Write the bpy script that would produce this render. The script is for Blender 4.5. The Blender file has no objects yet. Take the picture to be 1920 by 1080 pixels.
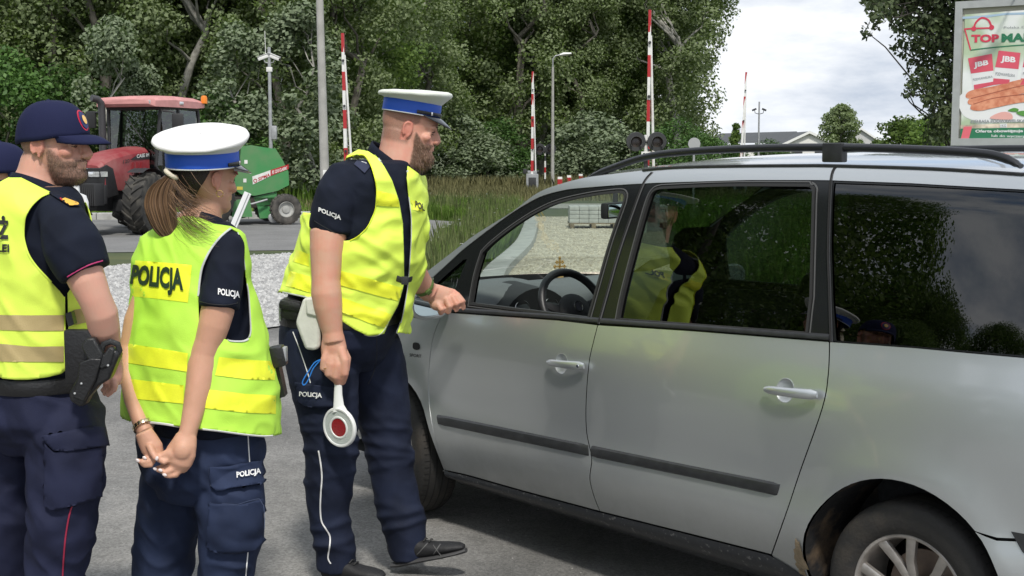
import bpy, bmesh, math, random
import numpy as np
from mathutils import Vector, Matrix, Quaternion
from mathutils.bvhtree import BVHTree
from mathutils.geometry import delaunay_2d_cdt
SC = bpy.context.scene
COL = SC.collection
rnd = random.Random(7)
# ------------------------------------------------------------------ camera
F, HC, YH = 2506.5, 1.74, 288.0
PITCH = math.atan((540 - YH) / F)
cd = bpy.data.cameras.new("camera")
cam = bpy.data.objects.new("camera", cd)
COL.objects.link(cam)
cam.location = (0, 0, HC)
cam.rotation_euler = (math.pi / 2 - PITCH, 0, 0)
cd.sensor_width = 36.0
cd.lens = 36.0 * F / 1920.0
cd.clip_start = 0.1
cd.clip_end = 2000
SC.camera = cam
# ------------------------------------------------------------------ sky and sun
SUN_EL, SUN_AZ = math.radians(54), math.radians(172)      # azimuth from +Y towards +X
w = bpy.data.worlds.new("World")
SC.world = w
w.use_nodes = True
nt = w.node_tree
N, L = nt.nodes, nt.links
N.clear()
out = N.new("ShaderNodeOutputWorld")
sky = N.new("ShaderNodeTexSky")
sky.sky_type = 'NISHITA'
sky.sun_disc = False
sky.sun_elevation = SUN_EL
sky.sun_rotation = SUN_AZ
bg1 = N.new("ShaderNodeBackground"); bg1.inputs[1].default_value = 0.12
L.new(sky.outputs[0], bg1.inputs[0])
tc = N.new("ShaderNodeTexCoord")
mp = N.new("ShaderNodeMapping"); mp.inputs['Scale'].default_value = (1.0, 1.0, 3.4)
mp.inputs['Location'].default_value = (3.1, 0.4, 0.2)
L.new(tc.outputs['Generated'], mp.inputs[0])
nz = N.new("ShaderNodeTexNoise"); nz.inputs['Scale'].default_value = 2.3; nz.inputs['Detail'].default_value = 9; nz.inputs['Roughness'].default_value = 0.55
L.new(mp.outputs[0], nz.inputs['Vector'])
cr = N.new("ShaderNodeValToRGB")
cr.color_ramp.elements[0].position = 0.30; cr.color_ramp.elements[0].color = (0, 0, 0, 1)
cr.color_ramp.elements[1].position = 0.44; cr.color_ramp.elements[1].color = (1, 1, 1, 1)
L.new(nz.outputs['Fac'], cr.inputs[0])
nz2 = N.new("ShaderNodeTexNoise"); nz2.inputs['Scale'].default_value = 4.6; nz2.inputs['Detail'].default_value = 8; nz2.inputs['Roughness'].default_value = 0.6
L.new(mp.outputs[0], nz2.inputs['Vector'])
cc = N.new("ShaderNodeValToRGB")
cc.color_ramp.elements[0].position = 0.36; cc.color_ramp.elements[0].color = (0.33, 0.38, 0.46, 1)
cc.color_ramp.elements[1].position = 0.58; cc.color_ramp.elements[1].color = (0.64, 0.66, 0.69, 1)
L.new(nz2.outputs['Fac'], cc.inputs[0])
bg2 = N.new("ShaderNodeBackground"); bg2.inputs[1].default_value = 1.0
L.new(cc.outputs[0], bg2.inputs[0])
mx = N.new("ShaderNodeMixShader")
L.new(cr.outputs[0], mx.inputs[0]); L.new(bg1.outputs[0], mx.inputs[1]); L.new(bg2.outputs[0], mx.inputs[2])
L.new(mx.outputs[0], out.inputs[0])
sl = bpy.data.lights.new("sun", 'SUN')
sl.energy = 2.1
sl.angle = math.radians(6.0)
sl.color = (1.0, 0.955, 0.88)
sun = bpy.data.objects.new("sun", sl)
COL.objects.link(sun)
sdir = Vector((math.cos(SUN_EL) * math.sin(SUN_AZ), math.cos(SUN_EL) * math.cos(SUN_AZ), math.sin(SUN_EL)))
sun.rotation_euler = sdir.to_track_quat('Z', 'Y').to_euler()
sun.location = (20, 10, 30)
SC.view_settings.view_transform = 'Standard'
SC.view_settings.look = 'None'
SC.view_settings.gamma = 1
SC.view_settings.exposure = 0.66
SC.render.engine = 'CYCLES'
SC.cycles.max_bounces = 8
SC.cycles.transparent_max_bounces = 24
SC.cycles.diffuse_bounces = 3
SC.cycles.glossy_bounces = 4
# ------------------------------------------------------------------ projection helpers
_ct, _st = math.cos(PITCH), math.sin(PITCH)
def ray(px, py):
 return Vector(((px - 960) / F, _ct + (540 - py) / F * _st, -_st + (540 - py) / F * _ct))
def P(px, py, Y):
 """world point at picture place px, py on the upright plane at distance Y"""
 d = ray(px, py); t = Y / d.y
 return Vector((d.x * t, Y, HC + d.z * t))
def G(px, py, z=0.0):
 """ground point under picture place"""
 d = ray(px, py); t = (z - HC) / d.z
 return Vector((d.x * t, d.y * t, z))
def proj(v):
 z = v[2] - HC
 d = v[1] * _ct - z * _st; u = v[1] * _st + z * _ct
 return (960 + F * v[0] / d, 540 - F * u / d)
# ------------------------------------------------------------------ materials
MATS = {}
def mat(name, col, rough=0.6, metal=0.0, var=0.0, vscale=8.0, bump=0.0, bscale=60.0, coat=0.0, spec=0.5,
  col2=None, emit=None, sheen=0.0, sss=0.0, alpha=None, trans=0.0, detail=4.0, lo=0.35, hi=0.65):
 if name in MATS: return MATS[name]
 m = bpy.data.materials.new(name); m.use_nodes = True
 n, l = m.node_tree.nodes, m.node_tree.links
 b = n["Principled BSDF"]
 b.inputs['Base Color'].default_value = (*col, 1)
 b.inputs['Roughness'].default_value = rough
 b.inputs['Metallic'].default_value = metal
 b.inputs['Specular IOR Level'].default_value = spec
 b.inputs['Coat Weight'].default_value = coat
 b.inputs['Coat Roughness'].default_value = 0.04
 if sheen: b.inputs['Sheen Weight'].default_value = sheen
 if sss:
  b.inputs['Subsurface Weight'].default_value = sss
  b.inputs['Subsurface Radius'].default_value = (0.012, 0.005, 0.003)
  b.inputs['Subsurface Scale'].default_value = 1.0
 if emit:
  b.inputs['Emission Color'].default_value = (*emit[0], 1); b.inputs['Emission Strength'].default_value = emit[1]
 if trans: b.inputs['Transmission Weight'].default_value = trans
 tcn = None
 if var or bump or col2:
  tcn = n.new("ShaderNodeTexCoord")
 if var or col2:
  t = n.new("ShaderNodeTexNoise"); t.inputs['Scale'].default_value = vscale; t.inputs['Detail'].default_value = detail
  l.new(tcn.outputs['Object'], t.inputs['Vector'])
  r = n.new("ShaderNodeValToRGB")
  c2 = col2 if col2 else tuple(c * (1 + var) for c in col)
  c1 = col if col2 else tuple(c * (1 - var) for c in col)
  r.color_ramp.elements[0].position = lo; r.color_ramp.elements[0].color = (*c1, 1)
  r.color_ramp.elements[1].position = hi; r.color_ramp.elements[1].color = (*c2, 1)
  l.new(t.outputs['Fac'], r.inputs[0]); l.new(r.outputs[0], b.inputs['Base Color'])
 if bump:
  t2 = n.new("ShaderNodeTexNoise"); t2.inputs['Scale'].default_value = bscale; t2.inputs['Detail'].default_value = 5
  l.new(tcn.outputs['Object'], t2.inputs['Vector'])
  bp = n.new("ShaderNodeBump"); bp.inputs['Strength'].default_value = bump; bp.inputs['Distance'].default_value = 0.01
  l.new(t2.outputs['Fac'], bp.inputs['Height']); l.new(bp.outputs[0], b.inputs['Normal'])
 MATS[name] = m
 return m
def glass_mat(name, tint, refl_rough=0.0, ior=1.5, boost=0.0):
 """thin window pane: tinted see-through with a fresnel mirror on top"""
 if name in MATS: return MATS[name]
 m = bpy.data.materials.new(name); m.use_nodes = True
 n, l = m.node_tree.nodes, m.node_tree.links; n.clear()
 o = n.new("ShaderNodeOutputMaterial"); tr = n.new("ShaderNodeBsdfTransparent"); tr.inputs[0].default_value = (*tint, 1)
 g = n.new("ShaderNodeBsdfGlossy"); g.inputs['Roughness'].default_value = refl_rough; g.inputs[0].default_value = (1, 1, 1, 1)
 fr = n.new("ShaderNodeFresnel"); fr.inputs[0].default_value = ior
 ad = n.new("ShaderNodeMath"); ad.operation = 'ADD'; ad.inputs[1].default_value = boost; ad.use_clamp = True
 l.new(fr.outputs[0], ad.inputs[0])
 mxs = n.new("ShaderNodeMixShader"); l.new(ad.outputs[0], mxs.inputs[0]); l.new(tr.outputs[0], mxs.inputs[1]); l.new(g.outputs[0], mxs.inputs[2])
 l.new(mxs.outputs[0], o.inputs[0])
 MATS[name] = m
 return m
# ------------------------------------------------------------------ object helpers
ORG = {}
def tag(o, label=None, cat=None, group=None, kind=None):
 if label: o['label'] = label
 if cat: o['category'] = cat
 if group: o['group'] = group
 if kind: o['kind'] = kind
 return o
def thing(name, label, cat, loc=(0, 0, 0), group=None, kind=None):
 o = bpy.data.objects.new(name, None); COL.objects.link(o)
 o.empty_display_size = 0.1
 o.location = loc; ORG[o.name] = Vector(loc)
 return tag(o, label, cat, group, kind)
def mk(name, V, Fc, mats, parent=None, smooth=True, idx=None, sharp=None):
 """one mesh object from world-space vertices"""
 if not isinstance(mats, (list, tuple)): mats = [mats]
 V = [Vector(v) for v in V]
 if parent is not None: org = ORG[parent.name]
 else:
  if V:
   xs = [v.x for v in V]; ys = [v.y for v in V]; zs = [v.z for v in V]
   org = Vector(((min(xs) + max(xs)) / 2, (min(ys) + max(ys)) / 2, min(zs)))
  else: org = Vector((0, 0, 0))
 me = bpy.data.meshes.new(name)
 me.from_pydata([v - org for v in V], [], [list(f) for f in Fc])
 for m in mats: me.materials.append(m)
 if idx is not None: me.polygons.foreach_set('material_index', idx)
 me.polygons.foreach_set('use_smooth', [smooth] * len(me.polygons))
 me.validate()
 me.update()
 if smooth and sharp: me.set_sharp_from_angle(angle=math.radians(sharp))
 o = bpy.data.objects.new(name, me); COL.objects.link(o)
 ORG[o.name] = org
 if parent is not None: o.parent = parent
 else: o.location = org
 return o
class MB:
 """collects simple shapes for one mesh"""
 def __init__(s): s.V = []; s.F = []; s.I = []
 def add(s, V, Fc, mi=0):
  k = len(s.V); s.V += [Vector(v) for v in V]; s.F += [[i + k for i in f] for f in Fc]; s.I += [mi] * len(Fc); return s
 def box(s, c, size, R=None, mi=0, bev=0.0):
  sx, sy, sz = [a / 2 for a in size]
  if bev > 0:
   b = min(bev, sx * .9, sy * .9, sz * .9)
   bm = bmesh.new(); bmesh.ops.create_cube(bm, size=1)
   for v in bm.verts: v.co = Vector((v.co.x * 2 * sx, v.co.y * 2 * sy, v.co.z * 2 * sz))
   bmesh.ops.bevel(bm, geom=bm.edges[:], offset=b, segments=2, affect='EDGES', profile=0.6)
   bm.verts.index_update()
   V = [v.co.copy() for v in bm.verts]; Fc = [[v.index for v in f.verts] for f in bm.faces]; bm.free()
  else:
   V = [Vector((x * sx, y * sy, z * sz)) for z in (-1, 1) for y in (-1, 1) for x in (-1, 1)]
   Fc = [(0, 2, 3, 1), (4, 5, 7, 6), (0, 1, 5, 4), (2, 6, 7, 3), (0, 4, 6, 2), (1, 3, 7, 5)]
  c = Vector(c)
  if R is not None: V = [R @ v for v in V]
  return s.add([v + c for v in V], Fc, mi)
 def tube(s, pts, rad, n=12, mi=0, cap=True, flat=1.0, ref=None):
  pts = [Vector(p) for p in pts]
  if not hasattr(rad, '__len__'): rad = [rad] * len(pts)
  V, Fc = [], []
  prev = None
  for i, p in enumerate(pts):
   t = (pts[min(i + 1, len(pts) - 1)] - pts[max(i - 1, 0)])
   if t.length < 1e-9: t = Vector((0, 0, 1))
   t.normalize()
   if prev is None:
    a = Vector(ref) if ref is not None else (Vector((0, 0, 1)) if abs(t.z) < .9 else Vector((1, 0, 0)))
   else: a = prev
   a = (a - t * a.dot(t))
   if a.length < 1e-6: a = t.orthogonal()
   a.normalize(); prev = a
   b = t.cross(a)
   r = rad[i]
   ra, rb = (r if isinstance(r, tuple) else (r, r * flat))
   for k in range(n):
    th = 2 * math.pi * k / n
    V.append(p + a * (ra * math.cos(th)) + b * (rb * math.sin(th)))
  for i in range(len(pts) - 1):
   for k in range(n):
    k2 = (k + 1) % n
    Fc.append((i * n + k, i * n + k2, (i + 1) * n + k2, (i + 1) * n + k))
  if cap:
   Fc.append(tuple(range(n - 1, -1, -1))); Fc.append(tuple(range((len(pts) - 1) * n, len(pts) * n)))
  return s.add(V, Fc, mi)
 def lathe(s, c, axis, prof, n=32, mi=0, up=None, a0=0.0, a1=None):
  """prof: (radius, along) pairs turned round axis through c"""
  axis = Vector(axis).normalized(); a = Vector(up) if up is not None else axis.orthogonal()
  a = (a - axis * a.dot(axis)).normalized(); b = axis.cross(a); c = Vector(c)
  full = a1 is None; a1 = 2 * math.pi if full else a1
  m = n if full else n + 1
  V, Fc = [], []
  for (r, h) in prof:
   for k in range(m):
    th = a0 + (a1 - a0) * k / n
    V.append(c + axis * h + a * (r * math.cos(th)) + b * (r * math.sin(th)))
  for i in range(len(prof) - 1):
   for k in range(n):
    k2 = (k + 1) % m
    Fc.append((i * m + k, i * m + k2, (i + 1) * m + k2, (i + 1) * m + k))
  return s.add(V, Fc, mi)
 def ball(s, c, r, R=None, n=12, mi=0):
  c = Vector(c); rr = r if hasattr(r, '__len__') else (r, r, r)
  V, Fc = [], []
  m = max(4, n // 2)
  for i in range(m + 1):
   ph = math.pi * i / m
   for k in range(n):
    th = 2 * math.pi * k / n
    v = Vector((rr[0] * math.sin(ph) * math.cos(th), rr[1] * math.sin(ph) * math.sin(th), rr[2] * math.cos(ph)))
    if R is not None: v = R @ v
    V.append(c + v)
  for i in range(m):
   for k in range(n):
    k2 = (k + 1) % n
    Fc.append((i * n + k, (i + 1) * n + k, (i + 1) * n + k2, i * n + k2))
  return s.add(V, Fc, mi)
 def prism(s, poly, d, mi=0):
  """poly: 3-D outline, extruded by vector d"""
  n = len(poly); d = Vector(d); V = [Vector(p) for p in poly] + [Vector(p) + d for p in poly]
  Fc = [tuple(range(n - 1, -1, -1)), tuple(range(n, 2 * n))] + [(i, (i + 1) % n, n + (i + 1) % n, n + i) for i in range(n)]
  return s.add(V, Fc, mi)
 def build(s, name, mats, parent=None, smooth=True, sharp=35, clean=True):
  o = mk(name, s.V, s.F, mats, parent, smooth, s.I)
  if clean:
   bm = bmesh.new(); bm.from_mesh(o.data)
   bmesh.ops.remove_doubles(bm, verts=bm.verts[:], dist=1e-5)
   bmesh.ops.recalc_face_normals(bm, faces=bm.faces[:])
   bm.to_mesh(o.data); bm.free()
  if smooth and sharp: o.data.set_sharp_from_angle(angle=math.radians(sharp))
  return o
def spline(pts, n=8, closed=False):
 """Catmull-Rom through the points (any dimension)"""
 Pp = [np.array(p, float) for p in pts]
 if len(Pp) < 3 and not closed: return [tuple(p) for p in Pp]
 out_ = []; m = len(Pp)
 segs = m if closed else m - 1
 for i in range(segs):
  if closed: p0, p1, p2, p3 = Pp[(i - 1) % m], Pp[i], Pp[(i + 1) % m], Pp[(i + 2) % m]
  else: p0, p1, p2, p3 = Pp[max(i - 1, 0)], Pp[i], Pp[i + 1], Pp[min(i + 2, m - 1)]
  for k in range(n):
   t = k / n
   out_.append(tuple(.5 * ((2 * p1) + (-p0 + p2) * t + (2 * p0 - 5 * p1 + 4 * p2 - p3) * t * t + (-p0 + 3 * p1 - 3 * p2 + p3) * t ** 3)))
 if not closed: out_.append(tuple(Pp[-1]))
 return out_
def lerp(a, b, t): return a + (b - a) * t
def interp(x, xs, ys): return float(np.interp(x, xs, ys))
def rotz(a): return Matrix.Rotation(a, 3, 'Z')
def in_poly(x, y, poly):
 c = False; j = len(poly) - 1
 for i in range(len(poly)):
  xi, yi = poly[i]; xj, yj = poly[j]
  if (yi > y) != (yj > y) and x < (xj - xi) * (y - yi) / (yj - yi) + xi: c = not c
  j = i
 return c
def densify(poly, step, closed=True):
 o = []; n = len(poly)
 for i in range(n if closed else n - 1):
  a = np.array(poly[i]); b = np.array(poly[(i + 1) % n]); k = max(1, int(np.linalg.norm(b - a) / step))
  for j in range(k): o.append(tuple(a + (b - a) * j / k))
 if not closed: o.append(tuple(poly[-1]))
 return o
def tri2d(poly, holes=(), grid=None):
 """constrained triangulation of a 2-D outline with holes and inner grid points"""
 V = [Vector(p) for p in poly]; E = [(i, (i + 1) % len(poly)) for i in range(len(poly))]
 for h in holes:
  k = len(V); V += [Vector(p) for p in h]; E += [(k + i, k + (i + 1) % len(h)) for i in range(len(h))]
 if grid:
  xs = [p[0] for p in poly]; ys = [p[1] for p in poly]
  gx = np.arange(min(xs) + grid * .5, max(xs), grid); gy = np.arange(min(ys) + grid * .5, max(ys), grid)
  bnd = np.array([tuple(v) for v in V])
  for x in gx:
   for y in gy:
    if in_poly(x, y, poly) and not any(in_poly(x, y, h) for h in holes):
     if np.min((bnd[:, 0] - x) ** 2 + (bnd[:, 1] - y) ** 2) > (grid * .35) ** 2: V.append(Vector((x, y)))
 r = delaunay_2d_cdt(V, E, [], 0, 1e-6)
 vo, fo = r[0], r[2]
 keep = []
 for f in fo:
  cx = sum(vo[i].x for i in f) / len(f); cy = sum(vo[i].y for i in f) / len(f)
  if in_poly(cx, cy, poly) and not any(in_poly(cx, cy, h) for h in holes): keep.append(list(f))
 return [(v.x, v.y) for v in vo], keep
def inset_poly(poly, d):
 """move a closed outline inwards by d"""
 n = len(poly); A = sum(poly[i][0] * poly[(i + 1) % n][1] - poly[(i + 1) % n][0] * poly[i][1] for i in range(n))
 s = 1 if A > 0 else -1; o = []
 for i in range(n):
  a = np.array(poly[i - 1]); b = np.array(poly[i]); c = np.array(poly[(i + 1) % n])
  e1 = b - a; e2 = c - b
  l1 = np.linalg.norm(e1) or 1e-9; l2 = np.linalg.norm(e2) or 1e-9
  n1 = np.array((-e1[1], e1[0])) / l1 * s; n2 = np.array((-e2[1], e2[0])) / l2 * s
  m = n1 + n2; q = float(m @ m)
  m = m * (2 / q if q > .5 else 1) * 1.0
  o.append(tuple(b + m * d))
 return o
# ---- lettering: a text turned into flat triangles (unit: cap height about 1)
def text_tris(s, bold=0.0, sx=1.0, res=3):
 cu = bpy.data.curves.new("lettering", 'FONT'); cu.body = s; cu.size = 1.0; cu.offset = bold; cu.resolution_u = res
 o = bpy.data.objects.new("lettering", cu); COL.objects.link(o)
 dg = bpy.context.evaluated_depsgraph_get(); dg.update()
 me = o.evaluated_get(dg).to_mesh()
 V = [(v.co.x * sx, v.co.y) for v in me.vertices]; Fc = [list(p.vertices) for p in me.polygons]
 o.evaluated_get(dg).to_mesh_clear()
 bpy.data.objects.remove(o); bpy.data.curves.remove(cu)
 if V:
  x0 = min(v[0] for v in V); x1 = max(v[0] for v in V); y0 = min(v[1] for v in V); y1 = max(v[1] for v in V)
 return V, Fc, (x0, y0, x1, y1)
def subdiv2(V, Fc, maxlen):
 bm = bmesh.new(); vs = [bm.verts.new((v[0], v[1], 0)) for v in V]
 for f in Fc:
  try: bm.faces.new([vs[i] for i in f])
  except ValueError: pass
 bmesh.ops.triangulate(bm, faces=bm.faces[:])
 for _ in range(6):
  E = [e for e in bm.edges if e.calc_length() > maxlen]
  if not E: break
  bmesh.ops.subdivide_edges(bm, edges=E, cuts=1); bmesh.ops.triangulate(bm, faces=bm.faces[:])
 bm.verts.index_update()
 r = [(v.co.x, v.co.y) for v in bm.verts], [[v.index for v in f.verts] for f in bm.faces]; bm.free(); return r
def text_quad(s, quad, bold=0.0, maxlen=None):
 """letters fitted into a quad of 2-D corners (bottom-left, bottom-right, top-right, top-left)"""
 V, Fc, (x0, y0, x1, y1) = text_tris(s, bold)
 if maxlen: V, Fc = subdiv2(V, Fc, maxlen)
 q = [np.array(p, float) for p in quad]; o = []
 for x, y in V:
  u = (x - x0) / (x1 - x0); v = (y - y0) / (y1 - y0)
  o.append(tuple((q[0] * (1 - u) + q[1] * u) * (1 - v) + (q[3] * (1 - u) + q[2] * u) * v))
 return o, Fc
def bvh_of(objs):
 V, Fc = [], []
 for o in (objs if isinstance(objs, (list, tuple)) else [objs]):
  k = len(V); g = ORG[o.name]
  V += [v.co + g for v in o.data.vertices]; Fc += [[i + k for i in p.vertices] for p in o.data.polygons]
 return BVHTree.FromPolygons(V, Fc)
def decal(name, pts2, Fc, bvh, m, parent, off=0.0015, step=None, smooth=True):
 """lay a flat shape given in picture places on a real surface (like a print on cloth)"""
 if step: pts2, Fc = subdiv2(pts2, Fc, step)
 eye = Vector((0, 0, HC)); V = []; ok = []
 last = None
 for (x, y) in pts2:
  d = ray(x, y).normalized(); h = bvh.ray_cast(eye, d)
  if h[0] is None: V.append(Vector((0, 0, 0))); ok.append(False); continue
  n = h[1] if h[1].dot(d) < 0 else -h[1]
  V.append(h[0] + n * off * .6 - d * off * .7); ok.append(True)
 Fk = [f for f in Fc if all(ok[i] for i in f) and max((V[f[a]] - V[f[a - 1]]).length for a in range(len(f))) < .12]
 used = sorted({i for f in Fk for i in f}); mp_ = {i: k for k, i in enumerate(used)}
 return mk(name, [V[i] for i in used], [[mp_[i] for i in f] for f in Fk], m, parent, smooth)
def decal_poly(name, poly, bvh, m, parent, off=0.0015, step=6):
 poly = densify(poly, step); V, Fc = tri2d(poly, grid=step)
 return decal(name, V, Fc, bvh, m, parent, off)
def decal_text(name, s, quad, bvh, m, parent, off=0.0022, bold=0.02):
 V, Fc = text_quad(s, quad, bold, maxlen=.25); return decal(name, V, Fc, bvh, m, parent, off)
# =================================================================== ground
def ground_poly(name, pts, z, m, kind="structure", label=None, sub=None):
 V2, Fc = tri2d(pts, grid=sub)
 o = mk(name, [(x, y, z) for x, y in V2], [f if True else f for f in Fc], m, None, smooth=False)
 for p in o.data.polygons:
  pass
 bm = bmesh.new(); bm.from_mesh(o.data); bmesh.ops.recalc_face_normals(bm, faces=bm.faces[:])
 if bm.faces and bm.faces[:][0].normal.z < 0: bmesh.ops.reverse_faces(bm, faces=bm.faces[:])
 bm.to_mesh(o.data); bm.free()
 o['kind'] = kind
 return o
ASPH = mat("asphalt", (0.158, 0.156, 0.150), rough=.88, col2=(0.215, 0.21, 0.20), vscale=1.3, detail=12, bump=.6, bscale=160)
def speckle(m, scale, amt):
 """fine chippings over the base colour"""
 n, l = m.node_tree.nodes, m.node_tree.links; b = n["Principled BSDF"]
 src = b.inputs['Base Color'].links[0].from_socket
 t = n.new("ShaderNodeTexCoord"); v = n.new("ShaderNodeTexVoronoi"); v.inputs['Scale'].default_value = scale
 l.new(t.outputs['Object'], v.inputs['Vector'])
 sx = n.new("ShaderNodeSeparateColor"); l.new(v.outputs['Color'], sx.inputs[0])
 mr = n.new("ShaderNodeMapRange"); mr.inputs[3].default_value = 1 - amt; mr.inputs[4].default_value = 1 + amt
 l.new(sx.outputs[0], mr.inputs[0])
 mm = n.new("ShaderNodeMix"); mm.data_type = 'RGBA'; mm.blend_type = 'MULTIPLY'; mm.inputs[0].default_value = 1
 l.new(src, mm.inputs[6]); l.new(mr.outputs[0], mm.inputs[7]); l.new(mm.outputs[2], b.inputs['Base Color'])
speckle(ASPH, 110, .28)
def patches(m, scale, a, b, lo, hi):
 n, l = m.node_tree.nodes, m.node_tree.links; bs = n["Principled BSDF"]; src = bs.inputs['Base Color'].links[0].from_socket
 t = n.new("ShaderNodeTexCoord"); z = n.new("ShaderNodeTexNoise"); z.inputs['Scale'].default_value = scale; z.inputs['Detail'].default_value = 6; z.inputs['Distortion'].default_value = .6; l.new(t.outputs['Object'], z.inputs['Vector'])
 mr = n.new("ShaderNodeMapRange"); mr.inputs[1].default_value = lo; mr.inputs[2].default_value = hi; mr.inputs[3].default_value = a; mr.inputs[4].default_value = b; l.new(z.outputs['Fac'], mr.inputs[0])
 mm = n.new("ShaderNodeMix"); mm.data_type = 'RGBA'; mm.blend_type = 'MULTIPLY'; mm.inputs[0].default_value = 1; l.new(src, mm.inputs[6]); l.new(mr.outputs[0], mm.inputs[7]); l.new(mm.outputs[2], bs.inputs['Base Color'])
patches(ASPH, .35, .78, 1.12, .40, .58); patches(ASPH, 9, .92, 1.05, .38, .55)
ASP2 = mat("road_asphalt", (0.17, 0.17, 0.168), rough=.85, var=.12, vscale=1.2, detail=10, bump=.3, bscale=90); speckle(ASP2, 70, .2)
SOIL = mat("field", (0.035, 0.055, 0.016), rough=.95, col2=(0.085, 0.095, 0.035), vscale=.7, detail=10, bump=.6, bscale=12)
WGRAV = mat("white_gravel", (0.22, 0.22, 0.22), rough=.9, col2=(0.38, 0.38, 0.375), vscale=3.5, detail=10, bump=1.0, bscale=22); speckle(WGRAV, 26, .3)
TGRAV = mat("tan_gravel", (0.34, 0.30, 0.235), rough=.95, col2=(0.50, 0.45, 0.36), vscale=2.2, detail=10, bump=.8, bscale=30); speckle(TGRAV, 24, .3)
CONC = mat("concrete", (0.40, 0.40, 0.385), rough=.9, var=.15, vscale=5, bump=.2, bscale=50)
ground_poly("ground", [(-400, -120), (400, -120), (400, 900), (-400, 900)], -.012, SOIL)
def px_poly(pts): return [(G(x, y).x, G(x, y).y) for x, y in pts]
# yard the people stand on
yard = [(-60, -30), (30, -30), (30, 11.2), (6, 11.2), (2.2, 12.2), (0.1, 13.2), (-2.0, 14.3), (-4.6, 15.5), (-7, 17.5), (-9, 21), (-60, 21)]
ground_poly("yard_asphalt", yard, -.006, ASPH)
road = [(-80, 20), (-9.2, 23.3), (-4, 24.2), (-1.2, 26), (-.9, 33.6), (-3, 36.5), (-14, 35), (-80, 31)]
ground_poly("road", road, -.002, ASP2)
isl = [(-6.6, 18.1), (-6.6, 19.5), (-5.9, 21.2), (-4.6, 22.7), (-3.2, 23.6), (-1.8, 24.1), (-1.35, 22.5), (-1.3, 16.0), (-1.9, 14.2), (-2.7, 12.9), (-3.5, 12.4), (-4.6, 13.2)]
isl = [tuple(p) for p in spline(isl, 4, closed=True)]
o_ = ground_poly("gravel_island", isl, .012, WGRAV)
# the path of tan gravel seen through the windscreen, with its kerb
kerbline = spline([(-.25, 14.5), (-.1, 18), (.0, 20), (.25, 23), (.42, 25.5), (.55, 29), (.65, 33), (.6, 37)], 6)
gp = kerbline + [(3.6, 37), (3.4, 30), (2.6, 22), (2.4, 14.5)]
ground_poly("gravel_path", gp, .006, TGRAV)
V, Fc = [], []
for (x, y) in kerbline: V += [(x - .34, y, -.01), (x - .34, y, .10), (x - .02, y, .10), (x, y, -.01)]
for i in range(len(kerbline) - 1):
 for j in range(3): k = i * 4 + j; Fc.append([k, k + 1, k + 5, k + 4])
tag(mk("path_kerb", V, Fc, CONC, None, smooth=False), kind="structure")
# crossing surface and track bed far behind
ground_poly("crossing_road", [(-30, 41), (40, 45), (40, 49), (-30, 45)], .0, mat("track_ballast", (0.30, 0.285, 0.26), rough=.95, var=.3, vscale=9))
# kerb blocks beyond the road behind the tractor
g = MB()
a, b = Vector((-14, 35.2, 0)), Vector((-3.2, 36.8, 0)); n_ = 11
for i in range(n_):
 c = a.lerp(b, (i + .5) / n_); g.box((c.x, c.y, .07), ((b - a).length / n_ - .01, .3, .2), rotz(math.atan2(b.y - a.y, b.x - a.x)), bev=.02)
tag(g.build("road_kerb", CONC, None, smooth=False), kind="structure")
def stones(name, poly, n, r0, r1, m, seed, z=0.0):
 rs = np.random.RandomState(seed); xs = [p[0] for p in poly]; ys = [p[1] for p in poly]; c = []
 while len(c) < n:
  x = rs.uniform(min(xs), max(xs)); y = 1 / rs.uniform(1 / max(ys), 1 / min(ys))
  if in_poly(x, y, poly): c.append((x, y, z))
 c = np.array(c); r = rs.uniform(r0, r1, n)
 base = np.array([(1, 0, 0), (0, 1, 0), (-1, 0, 0), (0, -1, 0), (0, 0, .75), (0, 0, -.4)])
 Fb = np.array([(0, 1, 4), (1, 2, 4), (2, 3, 4), (3, 0, 4)])
 a = rs.uniform(0, 6.28, n); ca, sa = np.cos(a), np.sin(a)
 B = base[None] * rs.uniform(.6, 1.2, (n, 6, 1)) * r[:, None, None]
 X = B[:, :, 0] * ca[:, None] - B[:, :, 1] * sa[:, None]; Y_ = B[:, :, 0] * sa[:, None] + B[:, :, 1] * ca[:, None]
 V = np.stack([X, Y_, B[:, :, 2]], 2) + c[:, None]
 Fa = (Fb[None] + (np.arange(n) * 6)[:, None, None]).reshape(-1, 3)
 me = bpy.data.meshes.new(name); me.from_pydata(V.reshape(-1, 3).tolist(), [], Fa.tolist()); me.materials.append(m); me.update()
 o = bpy.data.objects.new(name, me); COL.objects.link(o); o['kind'] = 'stuff'; return o
def stone_mat(name, a, b):
 m = mat(name, a, rough=.9); n, l = m.node_tree.nodes, m.node_tree.links
 g_ = n.new("ShaderNodeNewGeometry"); r = n.new("ShaderNodeValToRGB"); r.color_ramp.elements[0].color = (*a, 1); r.color_ramp.elements[1].color = (*b, 1)
 l.new(g_.outputs['Random Per Island'], r.inputs[0]); l.new(r.outputs[0], n["Principled BSDF"].inputs['Base Color']); return m
stones("gravel", isl, 16000, .012, .04, stone_mat("white_stones", (.24, .24, .24), (.50, .50, .49)), 3, .012)
stones("gravel", gp, 7000, .012, .035, stone_mat("tan_stones", (.30, .26, .20), (.58, .53, .43)), 4, .006)
near_ = [(-3.5, 4.2), (3.5, 4.2), (3.5, 12), (-5, 12)]
stones("road_grit", near_, 1500, .002, .006, stone_mat("grit", (.10, .10, .10), (.38, .37, .35)), 5, -.006)
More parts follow.
